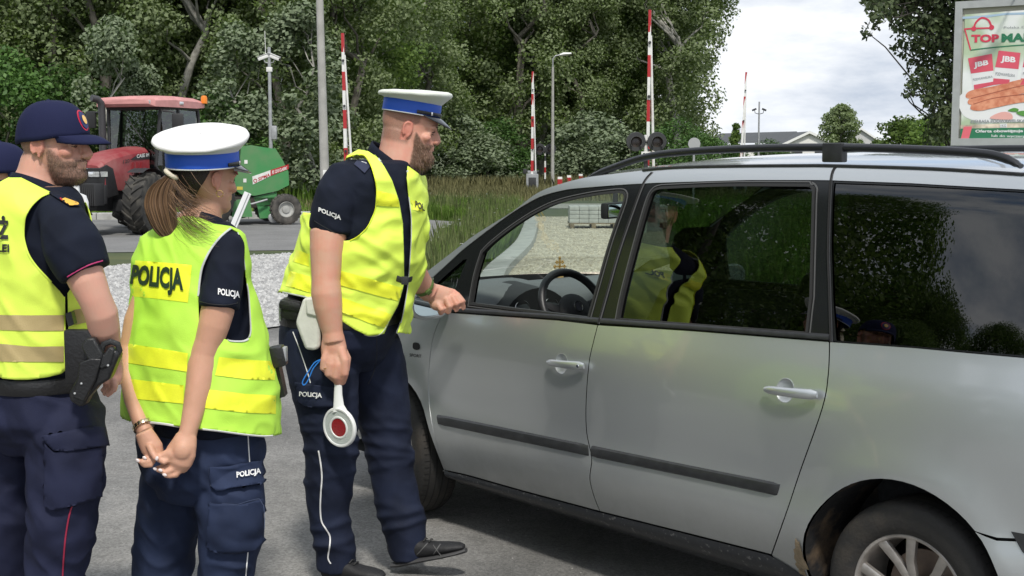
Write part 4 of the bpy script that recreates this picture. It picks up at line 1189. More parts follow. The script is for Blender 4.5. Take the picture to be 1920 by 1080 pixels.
GRD = leaf_mat("dry_grass_blades", (.17, .17, .07), (.40, .38, .19), transl=.25)
def scatter(n, poly, rs, nearbias=True):
 xs = [p[0] for p in poly]; ys = [p[1] for p in poly]; o = []
 while len(o) < n:
  m_ = n * 2; x = rs.uniform(min(xs), max(xs), m_)
  y = 1 / rs.uniform(1 / max(ys), 1 / min(ys), m_) if nearbias else rs.uniform(min(ys), max(ys), m_)
  for a, b in zip(x, y):
   if in_poly(a, b, poly): o.append((a, b, -.02))
   if len(o) >= n: break
 return o
rs_g = np.random.RandomState(21)
mead = [(-1.25, 16), (-.7, 14.2), (-.62, 18), (-.45, 21), (-.12, 24), (.05, 27), (.2, 30), (.25, 34), (.2, 40), (-3.6, 40.5), (-3.2, 37), (-1, 34), (-.9, 27), (-1.2, 23.5)]
pts = scatter(52000, mead, rs_g); hh = rs_g.uniform(.15, .50, len(pts)); hh = hh * (1 + .25 * np.sin(np.array(pts)[:, 0] * 3 + np.array(pts)[:, 1] * 1.3))
blades("tall_grass", pts, hh, .006, GRM, rs_g)
sel = scatter(4000, mead, rs_g); blades("seeding_grass", sel, rs_g.uniform(.4, .8, len(sel)), .004, GRP_, rs_g, .2)
mead2 = [(2.7, 14), (3.6, 30), (3.8, 40), (22, 42), (20, 14)]
pts = scatter(52000, mead2, rs_g); blades("tall_grass", pts, rs_g.uniform(.2, .75, len(pts)), .007, GRM, rs_g)
dry = [(-14, 37), (-3.4, 38.2), (-.5, 40.2), (-.3, 49.5), (22, 49.5), (26, 66), (-6, 66), (-8, 46), (-16, 45)]
pts = scatter(52000, dry, rs_g, False); blades("dry_grass", pts, rs_g.uniform(.15, .5, len(pts)), .010, GRD, rs_g, .3)
dry2 = [(-18, 38), (-4, 42), (-6, 50), (-20, 47)]
pts = scatter(9000, dry2, rs_g, False); blades("verge_grass", pts, rs_g.uniform(.4, 1.0, len(pts)), .012, GRM, rs_g, .3)
dry3 = [(-8, 61.6), (26, 61.6), (28, 72), (-10, 72)]
pts = scatter(26000, dry3, rs_g, False); blades("dry_grass", pts, rs_g.uniform(.3, .85, len(pts)), .014, GRD, rs_g, .3)
ver = [(-60, 31.3), (-14, 35.4), (-3.4, 37), (-3.4, 39), (-60, 36)]
pts = scatter(16000, ver, rs_g, False); blades("verge_grass", pts, rs_g.uniform(.15, .5, len(pts)), .009, GRM, rs_g, .3)
# white meadow flowers: countable heads in the near meadow
fl = scatter(120, mead, rs_g)[:70]
g = MB(); g.tube([(0, 0, 0), (.02, 0, .25), (.03, .01, .5)], .0022, n=5, mi=0)
for k in range(7):
 a = k * .9; g.add([(.03, .01, .5), (.03 + .022 * math.cos(a - .25), .01 + .022 * math.sin(a - .25), .505), (.03 + .028 * math.cos(a), .01 + .028 * math.sin(a), .503), (.03 + .022 * math.cos(a + .25), .01 + .022 * math.sin(a + .25), .505)], [(0, 1, 2, 3)], 1)
f0 = g.build("meadow_flower", [mat("stem_green", (.06, .11, .03)), mat("petal_white", (.8, .8, .78))], None, smooth=False, clean=False)
tag(f0, "small white flower on a thin stem in the tall grass by the minivan", "flower", "white flowers in the tall grass by the minivan")
for i, (x, y, z) in enumerate(fl):
 o = f0 if i == 0 else f0.copy()
 if i: COL.objects.link(o)
 o.location = (x, y, -.02); o.rotation_euler = (0, 0, i * 1.7); o.scale = (1, 1, rnd.uniform(.8, 1.3))
# =================================================================== crossing, street furniture, houses, billboard
STEEL = mat("galvanised", (.42, .43, .44), rough=.5, metal=.5, var=.1, vscale=10)
WHT = mat("white_enamel", (.74, .74, .72), rough=.4, var=.06, vscale=12)
RED = mat("red_enamel", (.42, .025, .03), rough=.4)
DKGREY = mat("dark_grey_metal", (.035, .037, .04), rough=.55)
CABI = mat("cabinet_grey", (.30, .315, .33), rough=.55, var=.12, vscale=6)
POLEC = mat("pole_concrete", (.36, .355, .335), rough=.9, var=.12, vscale=4, bump=.2, bscale=40)
def barrier(px, py_top, Y, label, wpx, lean=0.0, stay=True):
 b = P(px, 288, Y); s = F / Y
 b = Vector((b.x, b.y, 0)); ztop = HC + (288 - py_top) / s
 t = thing("crossing_barrier", label, "barrier", b, "raised red and white crossing barriers")
 wd = wpx / s
 z0 = .95
 g = MB(); g.box(b + Vector((0, .1, .42)), (.55, .5, .84), bev=.04); g.box(b + Vector((0, .1, .9)), (.42, .38, .16), bev=.03); g.box(b + Vector((0, .1, .04)), (.65, .6, .08), bev=.01)
 hs = g.build("drive_housing", CABI, t)
 g = MB(); g.box(b + Vector((0, -.153, .45)), (.34, .012, .46), bev=.004); g.build("housing_door", DKGREY, hs)
 g = MB(); n_ = 7; seg = (ztop - z0) / 9
 # white beam
 d = Vector((lean, 0, 0))
 g.tube([b + Vector((0, -.05, z0 - .3)), b + d + Vector((0, -.05, ztop))], [(wd * .5, wd * .3), (wd * .36, wd * .24)], n=4, ref=(1, 1, 0))
 bm_ = g.build("barrier_arm", WHT, t, sharp=20)
 L_ = ztop - z0; k = 0; z = ztop
 while z > z0 + .2:
  f0 = (z - z0) / L_; f1 = (z - .5 - z0) / L_
  g = MB(); w0 = lerp(wd * .5, wd * .36, f0) + .004
  g.tube([b + d * f1 + Vector((0, -.05, max(z0, z - .48))), b + d * f0 + Vector((0, -.05, z + (.004 if k == 0 else 0)))], [(w0, w0 * .63), (w0, w0 * .63)], n=4, ref=(1, 1, 0))
  g.build("red_stripe", RED, bm_, sharp=20); z -= .98; k += 1
 for q in range(3):
  g = MB(); zz = lerp(z0, ztop, .22 + q * .3); g.lathe(b + d * ((zz - z0) / L_) + Vector((0, -.05 - wd * .42, zz)), (0, -1, 0), [(0, .03), (.03, .03), (.035, 0)], n=10); g.build("arm_lamp", DKGREY, bm_)
 if stay:
  g = MB(); g.tube([b + Vector((.16, 0, .7)), b + d * .85 + Vector((.035, -.02, ztop - .55))], [.035, .022], n=8); g.build("stay_tube", WHT, t)
  g = MB(); g.tube([b + Vector((0, -.05, z0 + 1.0)), b + Vector((.13, 0, z0 + 1.0))], .012, n=6); g.build("tie_rod", STEEL, t)
 g = MB(); g.box(b + Vector((-.33, .1, .95)), (.16, .3, .22), bev=.02); g.tube([b + Vector((-.33, .1, .95)), b + Vector((.3, .1, .95))], .04, n=8); g.build("counterweight", DKGREY, t)
barrier(650, 67, 35, "raised red and white crossing barrier between the concrete pole and the bearded officer", 10, -.06)
barrier(998, 137, 60, "raised red and white crossing barrier left of the curved street lamp", 8, .02)
barrier(1214, 25, 30, "tallest raised crossing barrier, standing between the two large round signal lamps", 11, .02)
barrier(1388, 138, 55, "thin leaning raised barrier alone against the sky", 8, .18)
def signal(px, pyc, Y, rpx, gap, label, plate=None, polecol=None):
 s = F / Y; b = P(px, 288, Y); b = Vector((b.x, b.y, 0)); z = HC + (288 - pyc) / s; r = rpx / s
 t = thing("crossing_signal", label, "signal light", b)
 g = MB(); g.tube([b, b + Vector((0, 0, z + .15))], .045, n=12); pl = g.build("signal_pole", WHT, t)
 for k in range(3):
  g = MB(); g.tube([b + Vector((0, 0, .3 + k * .55)), b + Vector((0, 0, .55 + k * .55))], .0465, n=12); g.build("pole_band", RED if k % 2 else DKGREY, pl)
 g = MB(); g.tube([b + Vector((-gap / s, -.06, z)), b + Vector((gap / s, -.06, z))], .03, n=8); g.build("crossbar", DKGREY, t)
 for sx in (-1, 1):
  c = b + Vector((sx * gap / s, -.1, z))
  g = MB(); g.lathe(c, (0, -1, 0), [(0, -.05), (r * .7, -.05), (r, -.01), (r, .01), (r * .96, .018), (r * .55, .018)], n=36); hd = g.build("signal_head", DKGREY, t)
  g = MB(); g.lathe(c + Vector((0, 0, -.01)), (0, -1, 0), [(r * .56, .0), (r * .60, .05), (r * .62, .17), (r * .60, .17), (r * .55, .05)], n=28, up=(0, 0, -1), a0=.75, a1=2 * math.pi - .75); g.build("lamp_hood", mat("hood_grey", (.10, .10, .10), rough=.5), hd)
  g = MB(); g.lathe(c + Vector((0, 0, -.01)), (0, -1, 0), [(0, .03), (r * .3, .028), (r * .52, .018)], n=28); g.build("lamp_lens", mat("unlit_lens", (.07, .055, .055), rough=.2), hd)
 if plate:
  c = b + Vector((0, -.11, z - .30)); g = MB(); g.box(c, (.22, .012, .17), bev=.004); pt = g.build("number_plate", WHT, t)
  V, Fc, (x0, y0, x1, y1) = text_tris(plate, .01); k = .11 / (y1 - y0)
  mk("plate_lettering", [c + Vector(((x - (x0 + x1) / 2) * k, -.009, (y - (y0 + y1) / 2) * k)) for x, y in V], Fc, BLKP, pt, smooth=False)
signal(1211, 266, 29.5, 18, 19.5, "large pair of dark round crossing signal lamps above the minivan roof rail", "SZ")
signal(1022, 280, 63, 10.5, 10, "small far pair of round crossing signal lamps beside the street lamp post")
def pole(name, px, Y, top_py, r0, r1, m, label, cat, extra=None, pxtop=None):
 b = P(px, 288, Y); b = Vector((b.x, b.y, 0)); z = HC + (288 - top_py) / (F / Y); t = thing(name, label, cat, b)
 tx = P(pxtop, 288, Y).x - b.x if pxtop else 0
 g = MB(); g.tube([b + Vector((0, 0, -.02)), b + Vector((tx / 2, 0, z / 2)), b + Vector((tx, 0, z))], [r0, (r0 + r1) / 2, r1], n=20); g.build("post", m, t); return t, b, z
t, b, z = pole("utility_pole", 610, 28, -160, .105, .062, POLEC, "tall grey concrete pole running out of the picture above the bearded officer's shoulder", "pole", pxtop=601)
g = MB(); g.box(b + Vector((.02, -.10, 1.25)), (.12, .012, .3), bev=.003); g.build("pole_notice", WHT, t)
t, b, z = pole("camera_mast", 508, 38, 92, .055, .045, STEEL, "slim steel mast carrying two white cameras behind the green baler", "camera mast")
s = F / 38
g = MB(); g.box(b + Vector((.11, -.02, HC + (288 - 249) / s)), (.14, .14, .38), bev=.01); g.build("junction_box", STEEL, t)
for sx in (-1, 1):
 c = b + Vector((sx * .17, -.05, HC + (288 - 111) / s)); R = Matrix.Rotation(sx * -.25, 3, 'Z') @ Matrix.Rotation(sx * .38, 3, 'Y')
 g = MB(); g.box(c, (.30, .10, .10), R, bev=.02); g.box(c + Vector((0, 0, .065)), (.34, .13, .012), R, bev=.004); cm = g.build("camera", WHT, t)
 g = MB(); g.lathe(c + R @ Vector((sx * .15, 0, 0)), R @ Vector((sx, 0, 0)), [(0, .004), (.035, .004), (.04, 0)], n=16); g.build("lens", BLKG, cm)
 g = MB(); g.tube([b + Vector((0, 0, z - .45)), b + Vector((sx * .12, -.03, z - .42)), c], .016, n=8); g.build("bracket", STEEL, t)
g = MB(); g.tube([b + Vector((-.1, 0, z - .25)), b + Vector((-.11, 0, z + .45))], .008, n=6); g.tube([b + Vector((-.1, 0, z - .25)), b + Vector((0, 0, z - .25))], .01, n=6); g.box(b + Vector((0, 0, z - .62)), (.16, .12, .13), bev=.01); g.build("antenna", WHT, t)
t, b, z = pole("street_lamp", 1036, 62, 128, .09, .055, POLEC, "street lamp with a concrete post and short curved arm left of the large tree", "street lamp")
g = MB(); s = F / 62
g.tube([b + Vector((0, 0, z)), b + Vector((.0, 0, z + .35)), b + Vector((.12, 0, z + .5)), b + Vector((.4, 0, z + .55))], .03, n=8); g.build("lamp_arm", STEEL, t)
g = MB(); g.tube([b + Vector((.32, 0, z + .53)), b + Vector((.5, 0, z + .57)), b + Vector((.85, 0, z + .60))], [(.05, .09), (.09, .14), (.05, .08)], n=12); g.build("lamp_head", WHT, t)
t, b, z = pole("camera_mast", 1422, 60, 192, .05, .035, STEEL, "thin mast with small cameras on the skyline right of the leaning barrier", "camera mast")
for sx in (-1, 1):
 g = MB(); g.tube([b + Vector((0, 0, z - .55)), b + Vector((sx * .18, 0, z - .5)), b + Vector((sx * .2, 0, z - .38))], .015, n=6); g.box(b + Vector((sx * .22, 0, z - .35)), (.2, .09, .08), Matrix.Rotation(sx * .4, 3, 'Y'), bev=.01); g.build("camera", DKGREY, t)
t, b, z = pole("street_lamp", 1713, 110, 218, .05, .03, STEEL, "thin distant street lamp above the dark bushes near the billboard", "street lamp")
g = MB(); g.box(b + Vector((-.32, 0, z)), (.7, .08, .05), bev=.01); g.build("lamp_head", STEEL, t)
# back of a round sign
t, b, z = pole("round_sign", 1301, 35, 300, .03, .03, STEEL, "back of a round grey traffic sign right of the large signal lamps", "traffic sign")
g = MB(); zc = HC + (288 - 270) / (F / 35); g.tube([b, b + Vector((0, 0, zc + .1))], .03, n=10); g.build("post", STEEL, t)
g = MB(); g.lathe(b + Vector((0, -.04, zc)), (0, -1, 0), [(0, 0), (.155, 0), (.16, .006), (.155, .012), (0, .012)], n=36); g.build("sign_plate", mat("sign_back", (.36, .37, .38), rough=.55), t)
# red and white marker posts
mp0 = None
for i, (px, Y) in enumerate([(1050, 58), (1067, 62), (1089, 66)]):
 b = P(px, 288, Y); b = Vector((b.x, b.y, 0)); lb = ["leftmost of three short red and white marker posts beyond the street lamp", "middle one of three short red and white marker posts beyond the street lamp", "rightmost of three short red and white marker posts beyond the street lamp"][i]
 if mp0 is None:
  mp0 = thing("marker_post", lb, "marker post", b, "red and white marker posts by the crossing")
  g = MB(); g.box(b + Vector((0, 0, .35)), (.2, .08, .78), bev=.02); p_ = g.build("post", WHT, mp0)
  g = MB(); g.box(b + Vector((0, 0, .53)), (.207, .087, .22)); g.build("red_band", RED, p_)
 else: copy_tree(mp0, b, 0, 1, lb)
# stack of paving blocks on pallets behind the windscreen
def block_stack(px, Y, label, n):
 b = P(px, 288, Y); b = Vector((b.x, b.y, 0)); t = thing("paving_pallet", label, "pallet", b, "pallets of grey paving blocks on the gravel")
 g = MB()
 for k in range(3): g.box(b + Vector((-.5 + k * .5, 0, .06)), (.1, .95, .1), bev=.008)
 for k in range(7): g.box(b + Vector((0, -.42 + k * .14, .122)), (1.15, .1, .022))
 g.build("pallet", mat("pallet_wood", (.22, .17, .11), rough=.9, var=.2), t)
 g = MB()
 for lz in range(4):
  for ix in range(5): g.box(b + Vector((-.45 + ix * .225, 0, .18 + lz * .098)), (.218, .88, .091), bev=.008)
 g.build("block_stack", mat("paving_block", (.47, .47, .45), rough=.9, var=.12, vscale=7), t)
block_stack(1112, 31.5, "left pallet of grey paving blocks seen through the front windows", 4)
block_stack(1205, 31.8, "right pallet of grey paving blocks seen through the front windows", 4)
# --- houses
def house(px, Y, wpx, eave_py, ridge_py, depth, label, wallm, roofm, left_len_px=0, gable=True):
 s = F / Y; b = P(px, 288, Y); b = Vector((b.x, b.y, 0)); w_ = wpx / s; ze = HC + (288 - eave_py) / s; zr = HC + (288 - ridge_py) / s
 t = thing("house", label, "house", b)
 g = MB(); g.prism([b + Vector((-w_ / 2, 0, 0)), b + Vector((w_ / 2, 0, 0)), b + Vector((w_ / 2, 0, ze)), b + Vector((0, 0, zr)), b + Vector((-w_ / 2, 0, ze))], (0, depth, 0)); g.build("wall", wallm, t, smooth=False)
 g = MB(); o = .45; th = .22
 for sx in (-1, 1):
  sl_ = (zr - ze) / (w_ / 2)
  g.prism([b + Vector((0, -o, zr + .03)), b + Vector((sx * (w_ / 2 + o), -o, ze - sl_ * o + .03)), b + Vector((sx * (w_ / 2 + o), -o, ze - sl_ * o + th + .03)), b + Vector((0, -o, zr + th + .03))], (0, depth + 2 * o, 0))
 rf = g.build("roof", roofm, t, smooth=False)
 g = MB()
 for sx in (-1, 1):
  g.prism([b + Vector((0, -o - .06, zr - .05)), b + Vector((sx * (w_ / 2 + o), -o - .06, ze - sl_ * o - .1)), b + Vector((sx * (w_ / 2 + o), -o - .06, ze - sl_ * o + .27)), b + Vector((0, -o - .06, zr + .32))], (0, .05, 0))
 g.build("barge_board", WHT, rf, smooth=False)
 for k, fx in enumerate((-.22, .22)):
  g = MB(); g.box(b + Vector((w_ * fx, -.03, ze * .55)), (w_ * .2, .08, ze * .45)); wn = g.build("window", DKGREY, t, smooth=False)
 return t, b, s, ze, zr, w_
ROOFD = mat("dark_roof", (.06, .065, .07), rough=.7, var=.1)
t, b, s, ze, zr, w_ = house(1516, 190, 96, 272, 250, 14, "white gabled house with dark roof wings showing above the minivan roof", mat("render_white", (.72, .71, .68), rough=.9), ROOFD)
# long side wing to the left
g = MB(); x1 = P(1500, 288, 192).x; x0 = P(1326, 288, 192).x
g.prism([Vector((x0, 194, 0)), Vector((x1, 194, 0)), Vector((x1, 194, HC + 16 / s)), Vector((x0, 194, HC + 16 / s))], (0, 8, 0)); g.build("side_wall", mat("render_white", (.72, .71, .68)), t, smooth=False)
g = MB(); g.prism([Vector((x0 - .5, 193.5, HC + 20 / s)), Vector((x0 + 3, 199, HC + 36 / s)), Vector((x1 + 1, 199, HC + 40 / s)), Vector((x1 + 1, 193.5, HC + 20 / s))], (0, .3, .25)); g.build("wing_roof", ROOFD, t, smooth=False)
house(1612, 240, 60, 262, 243, 12, "grey roofed house partly behind the round skyline tree", mat("render_grey", (.5, .5, .5), rough=.9), mat("grey_roof", (.17, .18, .20), rough=.7))
g = MB(); b = P(1700, 288, 300)
# --- billboard
def billboard():
 A = P(1783, 288, 20.0); yaw = math.radians(-33)
 ex = Vector((math.cos(yaw), math.sin(yaw), 0)); n = Vector((math.sin(yaw), -math.cos(yaw), 0)); up_ = Vector((0, 0, 1))
 s = F / 20.0; z0 = HC + (288 - 273) / s; z1 = HC + (288 - 9.5) / s; Hh = z1 - z0; W = 3.1
 A = Vector((A.x, A.y, 0))
 t = thing("billboard", "grey framed supermarket billboard with sausage poster at the right edge", "billboard", A + ex * W / 2)
 def q(x, z, d=0.0): return A + ex * x + up_ * (z0 + z) + n * d
 g = MB()
 fw = .105
 def bar(x0, z0_, x1, z1_, d0=-.09, d1=.03):
  V = [q(x0, z0_, d0), q(x1, z0_, d0), q(x1, z1_, d0), q(x0, z1_, d0)]; g.prism(V, n * (d1 - d0))
 bar(0, 0, fw, Hh); bar(W - fw, 0, W, Hh); bar(fw, Hh - fw, W - fw, Hh); bar(fw, 0, W - fw, fw)
 g.build("frame", mat("billboard_frame", (.38, .40, .40), rough=.5, var=.05), t, smooth=False)
 g = MB(); bar(fw, fw, W - fw, Hh - fw, -.08, -.02); g.build("backboard", mat("backboard", (.45, .44, .36), rough=.7), t, smooth=False)
 g = MB()
 for x in (.6, W - .6): g.tube([q(x, 0, -.15) - up_ * (z0 + .02), q(x, Hh * .8, -.15)], .07, n=12)
 g.build("post", STEEL, t)
 g = MB()
 for x in (.9, 2.2): g.tube([q(x, Hh, -.05), q(x, Hh + .12, .1), q(x, Hh + .14, .45)], .015, n=8); g.box(q(x, Hh + .13, .5), (.3, .1, .06), bev=.01)
 g.build("floodlight", STEEL, t)
 # poster sheet, slightly buckled
 px0, px1, pz0, pz1 = fw + .03, W - fw - .03, fw + .06, Hh - fw - .07
 def wav(x, z): return .006 * math.sin(x * 3.1 + z * 2.0) + .004 * math.sin(z * 7 + x)
 rows = []
 nx, nz_ = 60, 40
 for i in range(nz_ + 1):
  r = []
  for j in range(nx + 1):
   x = lerp(px0, px1, j / nx); z = lerp(pz0 + .012 * math.sin(x * 9) * (i == 0), pz1 + .02 * math.sin(x * 1.3) - .02, i / nz_); r.append(q(x, z, wav(x, z)))
  rows.append(r)
 pm = bpy.data.materials.new("poster_paper"); pm.use_nodes = True; nn_, ll = pm.node_tree.nodes, pm.node_tree.links; bs = nn_["Principled BSDF"]; bs.inputs['Roughness'].default_value = .45
 tcx = nn_.new("ShaderNodeTexCoord"); nz_t = nn_.new("ShaderNodeTexNoise"); nz_t.inputs['Scale'].default_value = 1.2; nz_t.inputs['Detail'].default_value = 2; ll.new(tcx.outputs['Object'], nz_t.inputs['Vector'])
 rp = nn_.new("ShaderNodeValToRGB"); rp.color_ramp.elements[0].position = .38; rp.color_ramp.elements[0].color = (.45, .56, .38, 1); rp.color_ramp.elements[1].position = .52; rp.color_ramp.elements[1].color = (.84, .87, .86, 1)
 ll.new(nz_t.outputs['Fac'], rp.inputs[0]); ll.new(rp.outputs[0], bs.inputs['Base Color'])
 ps = grid_mesh("poster", rows, pm, t)
 k = [0]
 def flat(name, pts, m, lay, parent=ps, step=.12, holes=()):
  V2, Fc = tri2d(densify(pts, step), holes=holes, grid=step)
  return mk(name, [q(x, z, wav(x, z) + .0015 * lay + .001) for x, z in V2], Fc, m, parent)
 # picture place on the sheet: X, Z from photo pixels
 def pz(px, py):
  d = ray(px, py); o = Vector((0, 0, HC)); tt = (A - o).dot(n) / d.dot(n); w_ = o + d * tt - A; return (w_.dot(ex), w_.z - z0)
 def poly(name, pts, m, lay, sm=False):
  pp = [pz(*p) for p in pts]
  if sm: pp = [tuple(a) for a in spline(pp, 6, closed=True)]
  return flat(name, pp, m, lay)
 def crop(x, y): return (1740 + x * .2594, y * .2594)
 C_ = lambda L_: [crop(a, b_) for a, b_ in L_]
 RD = mat("poster_red", (.66, .055, .10), rough=.5); RD2 = mat("poster_crimson", (.70, .10, .15), rough=.5); GN = mat("poster_green", (.03, .20, .10), rough=.5); WP = mat("poster_white", (.80, .81, .82), rough=.5); GY = mat("poster_grey", (.30, .32, .34), rough=.5)
 SAUS = mat("poster_sausage", (.62, .20, .11), rough=.5, col2=(.80, .36, .22), vscale=14); SAD = mat("poster_sausage_dark", (.42, .12, .07), rough=.5); WD = mat("poster_wood", (.48, .42, .33), rough=.5, var=.2, vscale=14); HM = mat("poster_ham", (.78, .42, .38), rough=.5)
 TL = mat("poster_teal", (.10, .30, .30), rough=.5)
 sx_ = 1700
 poly("poster_table", C_([(236, 905), (700, 888), (1500, 870), (1500, 960), (236, 940)]), WD, 1)
 poly("poster_sky_band", C_([(232, 122), (400, 112), (560, 94), (1500, 60), (1500, 88), (560, 108), (400, 130), (232, 138)]), mat("poster_blue", (.40, .55, .70), rough=.5), 1)
 poly("poster_plate", C_([(226, 720), (260, 670), (420, 625), (700, 590), (1150, 600), (1400, 660), (1400, 760), (1150, 850), (700, 880), (420, 885), (280, 850), (232, 790)]), WP, 1, True)
 # logo bag and handle
 def line(name, pts, wd, m, lay, sm=True):
  pp = [pz(*crop(a, b_)) for a, b_ in pts]
  if sm: pp = [tuple(a) for a in spline(pp, 6)]
  up_l, dn = [], []
  for i, p_ in enumerate(pp):
   a_ = np.array(pp[max(i - 1, 0)]); c__ = np.array(pp[min(i + 1, len(pp) - 1)]); tt = (c__ - a_) / (np.linalg.norm(c__ - a_) + 1e-9); nn2 = np.array((-tt[1], tt[0])) * wd / 2
   up_l.append(tuple(np.array(p_) + nn2)); dn.append(tuple(np.array(p_) - nn2))
  V2 = up_l + dn; m_ = len(pp); Fc = [[i, i + 1, m_ + i + 1, m_ + i] for i in range(m_ - 1)]
  return mk(name, [q(x, z, wav(x, z) + .0015 * lay + .001) for x, z in V2], Fc, m, ps)
 line("logo_bag", [(262, 210), (330, 205), (458, 202)], .022, RD, 2, False); line("logo_bag", [(266, 212), (286, 285), (308, 362)], .02, RD, 2, False)
 line("logo_handle", [(330, 205), (345, 165), (375, 135), (405, 130), (440, 150), (460, 198)], .028, RD, 2)
 line("logo_swoosh", [(306, 362), (450, 345), (690, 325), (1000, 320)], .016, GN, 2)
 for c__ in ((331, 207), (460, 198)):
  x, z = pz(*crop(*c__)); flat("logo_dot", [(x + .036 * math.cos(a), z + .036 * math.sin(a)) for a in np.linspace(0, 2 * math.pi, 18, endpoint=False)], RD, 3)
 def txt(name, s_, quad, m, lay, bold=.02):
  V2, Fc = text_quad(s_, [pz(*crop(*a)) for a in quad], bold, maxlen=.5)
  return mk(name, [q(x, z, wav(x, z) + .0015 * lay + .001) for x, z in V2], Fc, m, ps, smooth=False)
 txt("logo_lettering", "TOP", [(313, 308), (512, 305), (514, 246), (313, 250)], RD, 3, .05)
 txt("logo_lettering", "MARKET", [(530, 305), (960, 296), (962, 232), (532, 243)], GN, 3, .05)
 txt("poster_lettering", "Polska Grupa Supermarketów", [(548, 212), (1110, 200), (1110, 178), (548, 190)], GY, 3, .0)
 for (dx, dy, ov) in ((0, 0, 0), (198, -24, 0), (396, -34, 0), (590, -30, 0)):
  a0 = [(290, 422), (462, 388), (474, 510), (312, 532)] if dx == 0 else [(510 + dx - 198, 365), (668 + dx - 198, 382), (654 + dx - 198, 500), (486 + dx - 198, 486)]
  b0 = [(312, 532), (474, 510), (470, 602), (330, 650)] if dx == 0 else [(486 + dx - 198, 486), (654 + dx - 198, 500), (640 + dx - 198, 600), (466 + dx - 198, 618)]
  poly("poster_pack", C_(b0), WP, 2); poly("poster_pack_top", C_(a0), RD2, 3)
  c0 = [(332, 614), (472, 590), (470, 615), (334, 648)] if dx == 0 else [(474 + dx - 198, 566), (592 + dx - 198, 575), (588 + dx - 198, 602), (468 + dx - 198, 615)]
  poly("poster_pack_band", C_(c0), RD2, 3)
  jb = [(334, 500), (438, 478), (436, 432), (330, 452)] if dx == 0 else [(524 + dx - 198, 455), (632 + dx - 198, 465), (634 + dx - 198, 412), (532 + dx - 198, 402)]
  txt("pack_lettering", "JBB", jb, WP, 4, .04)
  jc = [(326, 586), (468, 560), (466, 545), (326, 568)] if dx == 0 else [(488 + dx - 198, 544), (628 + dx - 198, 556), (630 + dx - 198, 536), (490 + dx - 198, 520)]
  txt("pack_lettering", "PODWAWELSKA", jc, GY, 4, .01)
 for i, (y0, y1, x0) in enumerate([(690, 610, 285), (735, 655, 300), (775, 720, 320)]):
  top_ = [(x0, y0 - 20), (x0 + 60, y0 - 45), (480, y0 - 68), (700, y1 - 40), (1000, y1 - 60), (1250, y1 - 20)]
  bot_ = [(1240, y1 + 30), (1000, y1 + 10), (700, y1 + 18), (480, y0 + 5), (x0 + 60, y0 + 25), (x0 - 8, y0 + 15)]
  poly("poster_sausage", C_(top_ + bot_), SAUS, 3 + i, True)
  if i: line("sausage_edge", [(x0 + 10, y0 - 22), (480, y0 - 66), (700, y1 - 38), (1000, y1 - 58)], .012, SAD, 4 + i)
 poly("poster_slice", C_([(450, 855), (500, 820), (560, 808), (605, 825), (610, 860), (560, 865)]), HM, 6, True); poly("poster_leaf", C_([(578, 800), (620, 780), (655, 790), (640, 808)]), mat("poster_leaf", (.10, .30, .06)), 6, True); poly("poster_leaf", C_([(638, 815), (690, 800), (740, 820), (690, 840)]), mat("poster_leaf", (.1, .3, .06)), 6, True)
 txt("poster_lettering", "KIEŁBASA PODWAWELSKA", [(312, 890), (702, 884), (702, 862), (312, 866)], GY, 7, .03)
 poly("poster_weight_tag", C_([(522, 894), (572, 893), (572, 922), (522, 922)]), WP, 6); txt("poster_lettering", "1KG", [(528, 918), (566, 918), (566, 898), (528, 899)], GY, 7, .01)
 poly("poster_banner", C_([(238, 930), (700, 922), (1500, 905), (1500, 1030), (700, 1020), (400, 1012), (234, 1000)]), GN, 6)
 poly("poster_ribbon", C_([(262, 915), (322, 914), (298, 1003), (240, 1000)]), mat("poster_pink", (.80, .16, .20)), 7)
 txt("poster_lettering", "Oferta obowiązuje od 31 lipca", [(345, 965), (905, 960), (905, 932), (345, 938)], WP, 8, .03)
 txt("poster_lettering", "lub do wyczerpania zapasów", [(462, 995), (920, 1005), (920, 980), (462, 972)], WP, 8, .01)
billboard()
